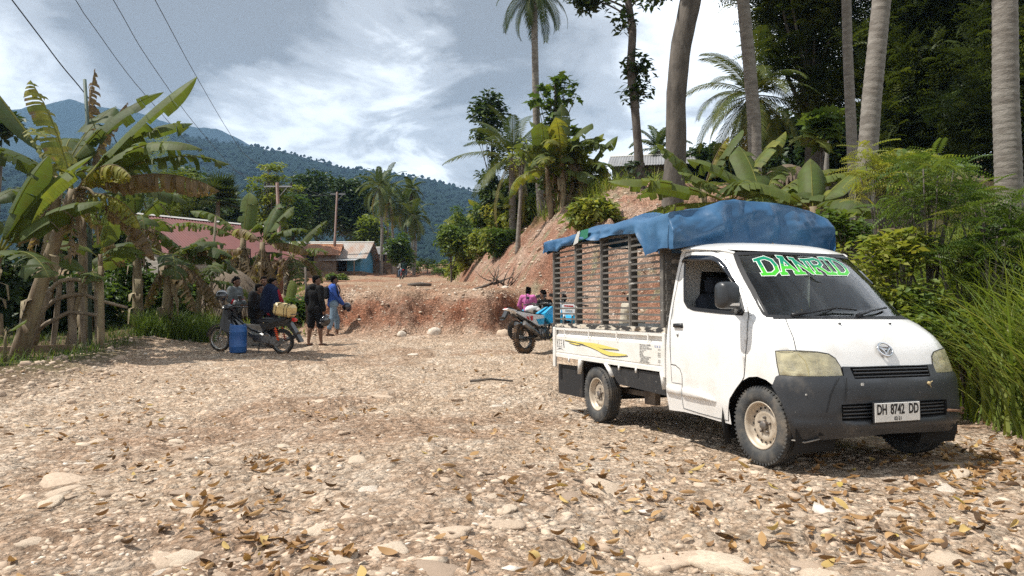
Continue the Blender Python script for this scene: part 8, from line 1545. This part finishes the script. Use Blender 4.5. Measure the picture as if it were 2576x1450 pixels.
    nv = dict(STAND, hR=(.05, .33, .98), hL=(-.22, .26, .95), eR=(.25, .08, 1.13), eL=(-.26, .05, 1.12)); q = G(684, 17.7); pr, J, hv, cm = person(q, R_(-40), "person with a navy jacket over the shoulders and red printed sleeves, seen from behind", nv, 'jacket', 'long', (.30, .015, .03), 'long', (.012, .013, .018), -.5, 'short', False, 'shoe'); t = MB(); capsule(t, (-.17, -.03, 1.40), (.17, -.03, 1.40), .10, .10); capsule(t, (0, -.05, 1.40), (0, -.06, 1.0), .17, .19); capsule(t, (-.17, -.05, 1.38), (-.26, -.06, 1.0), .10, .11); capsule(t, (.17, -.05, 1.38), (.27, -.06, .98), .10, .11); t.ell((0, -.09, 1.45), (.13, .09, .09), 12); remeshed(t, 'draped_jacket', cm((.012, .020, .055)), pr, .014, 4)
    a, b2 = J['eR'], J['hR']; mb = MB(); mb.box(a*.75+b2*.25+Vector((.062, 0, 0)), (.012, .09, .07), 0, bev=.003); mb.build('sleeve_print', cm((.6, .6, .6)), pr)
    # far motorbike with two riders
    fa = G(1013, 58.5); fb = fa+Vector((-.35, 1.27, 0)); fb.z = gz(fb.x, fb.y); far = copy_tree(bk); d = fb-fa; far.location = fa; far.rotation_euler = (0, -math.asin(d.z/d.length), math.atan2(d.y, d.x)); tag(far, "distant motorbike with two riders climbing the dirt road", 'motorbike', 'motorbikes')
    fr = math.atan2(d.y, d.x)-math.pi/2; s1 = dict(SIT, hL=(-.30, .44, .72), hR=(.30, .44, .72), kL=(-.2, .30, .42), kR=(.2, .30, .42), aL=(-.2, .22, .02), aR=(.2, .22, .02)); f2 = d.normalized(); person(fa+f2*.28+Vector((-.03, 0, .30)), fr, "front rider on the distant motorbike in a pale shirt", s1, 'tee', 'long', (.42, .42, .40), 'long', (.10, .14, .2), -.2, 'short', False, 'shoe'); s2 = dict(s1, hL=(-.16, .30, .62), hR=(.16, .30, .62)); person(fa-f2*.10+Vector((.08, 0, .33)), fr-.1, "passenger on the distant motorbike in a dark green jacket", s2, 'jacket', 'long', (.012, .030, .024), 'long', (.10, .14, .2), -.3, 'short', True, 'shoe')
    # motorbikes and people behind the truck
    dirt = motorbike(G(1322, 15.6), G(1424, 16.7), 'dirt', "white and cyan dirt bike with a muddy knobbly rear wheel by the truck's tail", 'parked motorbikes', lean=-.10)
    a = G(1299, 18.3); b3 = G(1392, 19.2); nk = motorbike(a, a+(b3-a)*.98, 'naked', "black street motorbike with a white tank standing behind the dirt bike", 'parked motorbikes', lean=-.08); nk.scale = (.88,)*3
    c = G(1418, 17.0); c2 = c+Vector((-.05, -1.36, 0)); c2.z = gz(c2.x, c2.y); motorbike(c, c2, 'dirt', "white and cyan dirt bike facing the camera, seen through the truck's cage", 'parked motorbikes', lean=-.06)
    wm = dict(STAND, hR=(.16, .26, .95), hL=(-.20, .22, .98), eR=(.27, .04, 1.12), eL=(-.28, .02, 1.12), head=(.02, .05, 1.565)); q = G(1328, 21.3); zt = W(1328, 723, 21.3).z; q.z = zt-1.62; pr, J, hv, cm = person(q, R_(-12), "woman in a pink long-sleeved top with a black shoulder bag seen from behind", wm, 'tee', 'long', (.62, .17, .42), 'skirt', (.05, .30, .48), -.35, 'bun', False, 'flip', scale=.96); mb = MB(); mb.tube([(-.02, -.165, 1.42), (-.03, -.175, 1.2), (.03, -.18, 1.02)], .010, 5); mb.tube([(-.02, -.165, 1.42), (-.06, .0, 1.50), (-.05, .14, 1.35)], .010, 5); mb.box((.10, -.20, .86), (.30, .12, .30), 0, bev=.05, taper=.75); mb.build('shoulder_bag', mat('black bag', (.015, .015, .016), .6), pr)
    q = G(1374, 20.3); q.z = W(1374, 733, 20.3).z-1.24; person(q, R_(35), "man in a black shirt sitting sideways beside the woman in pink", dict(SIT, head=(-.02, .13, 1.135)), 'tee', 'short', (.012, .012, .013), 'long', (.02, .022, .03), .55, 'spiky', False, 'flip')
    q = G(1421, 20.6); q.z = W(1421, 744, 20.6).z-1.24; person(q, R_(10), "person in black sitting behind the truck's cage", SIT, 'jacket', 'long', (.014, .014, .016), 'long', (.02, .02, .022), 0, 'short', False, 'flip')
    q = G(1572, 18.2); q.z = W(1572, 744, 18.2).z-1.20; pr, J, hv, cm = person(q, R_(-70), "person in a pale beige shirt and cap crouching on the slope, seen through the cage", dict(SIT, head=(0, .16, 1.12), hL=(-.08, .3, .7), hR=(.08, .3, .7)), 'tee', 'long', (.52, .47, .38), 'long', (.20, .17, .13), 0, 'short', False, 'flip'); mb = MB(); mb.ell(hv(0, -.015, .065), (.090, .105, .075), 14); mb.box(hv(0, .12, .045), (.15, .13, .012), 0, bev=.004); mb.build('cap', cm((.50, .42, .30)), pr)
    for (u, d, zz, r_, lb) in [(1374, 20.3, 733, .30, "boulder the man in black sits on"), (1421, 20.6, 744, .30, "boulder under the person in black behind the cage"), (1572, 18.2, 744, .30, "boulder under the crouching person in beige")]:
        p = G(u, d); rg = np.random.default_rng(u); TV, TF = ico(3, rg, .04, .8); z1 = W(u, zz, d).z-1.24+.37; r2 = max(.16, (z1-p.z)); o = link('boulder', np_mesh('boulder', TV, TF, STONE(), True, attrs={'tint': np.full(len(TV), .35)}), None, (p.x, p.y, z1-r2*.8)); o.scale = (.34, .30, r2); tag(o, lb, 'stone')
build_people()
# ------------------------------------------------------------------ haze
def build_haze():
    mb = MB(); mb.box((0, 1120, 270), (4600, 2400, 572)); M = bpy.data.materials.new("hazy air"); M.use_nodes = True; nt = M.node_tree; nt.nodes.clear()
    out = nt.nodes.new('ShaderNodeOutputMaterial'); v = nt.nodes.new('ShaderNodeVolumePrincipled'); v.inputs['Color'].default_value = (0.40, 0.66, 1.0, 1); v.inputs['Density'].default_value = 0.00020; v.inputs['Anisotropy'].default_value = 0.0
    nt.links.new(v.outputs[0], out.inputs['Volume']); o = mb.build("haze", M); o['kind'] = 'stuff'; o['label'] = "thin blue haze in the air over the valley"; o['category'] = "haze"
build_haze()
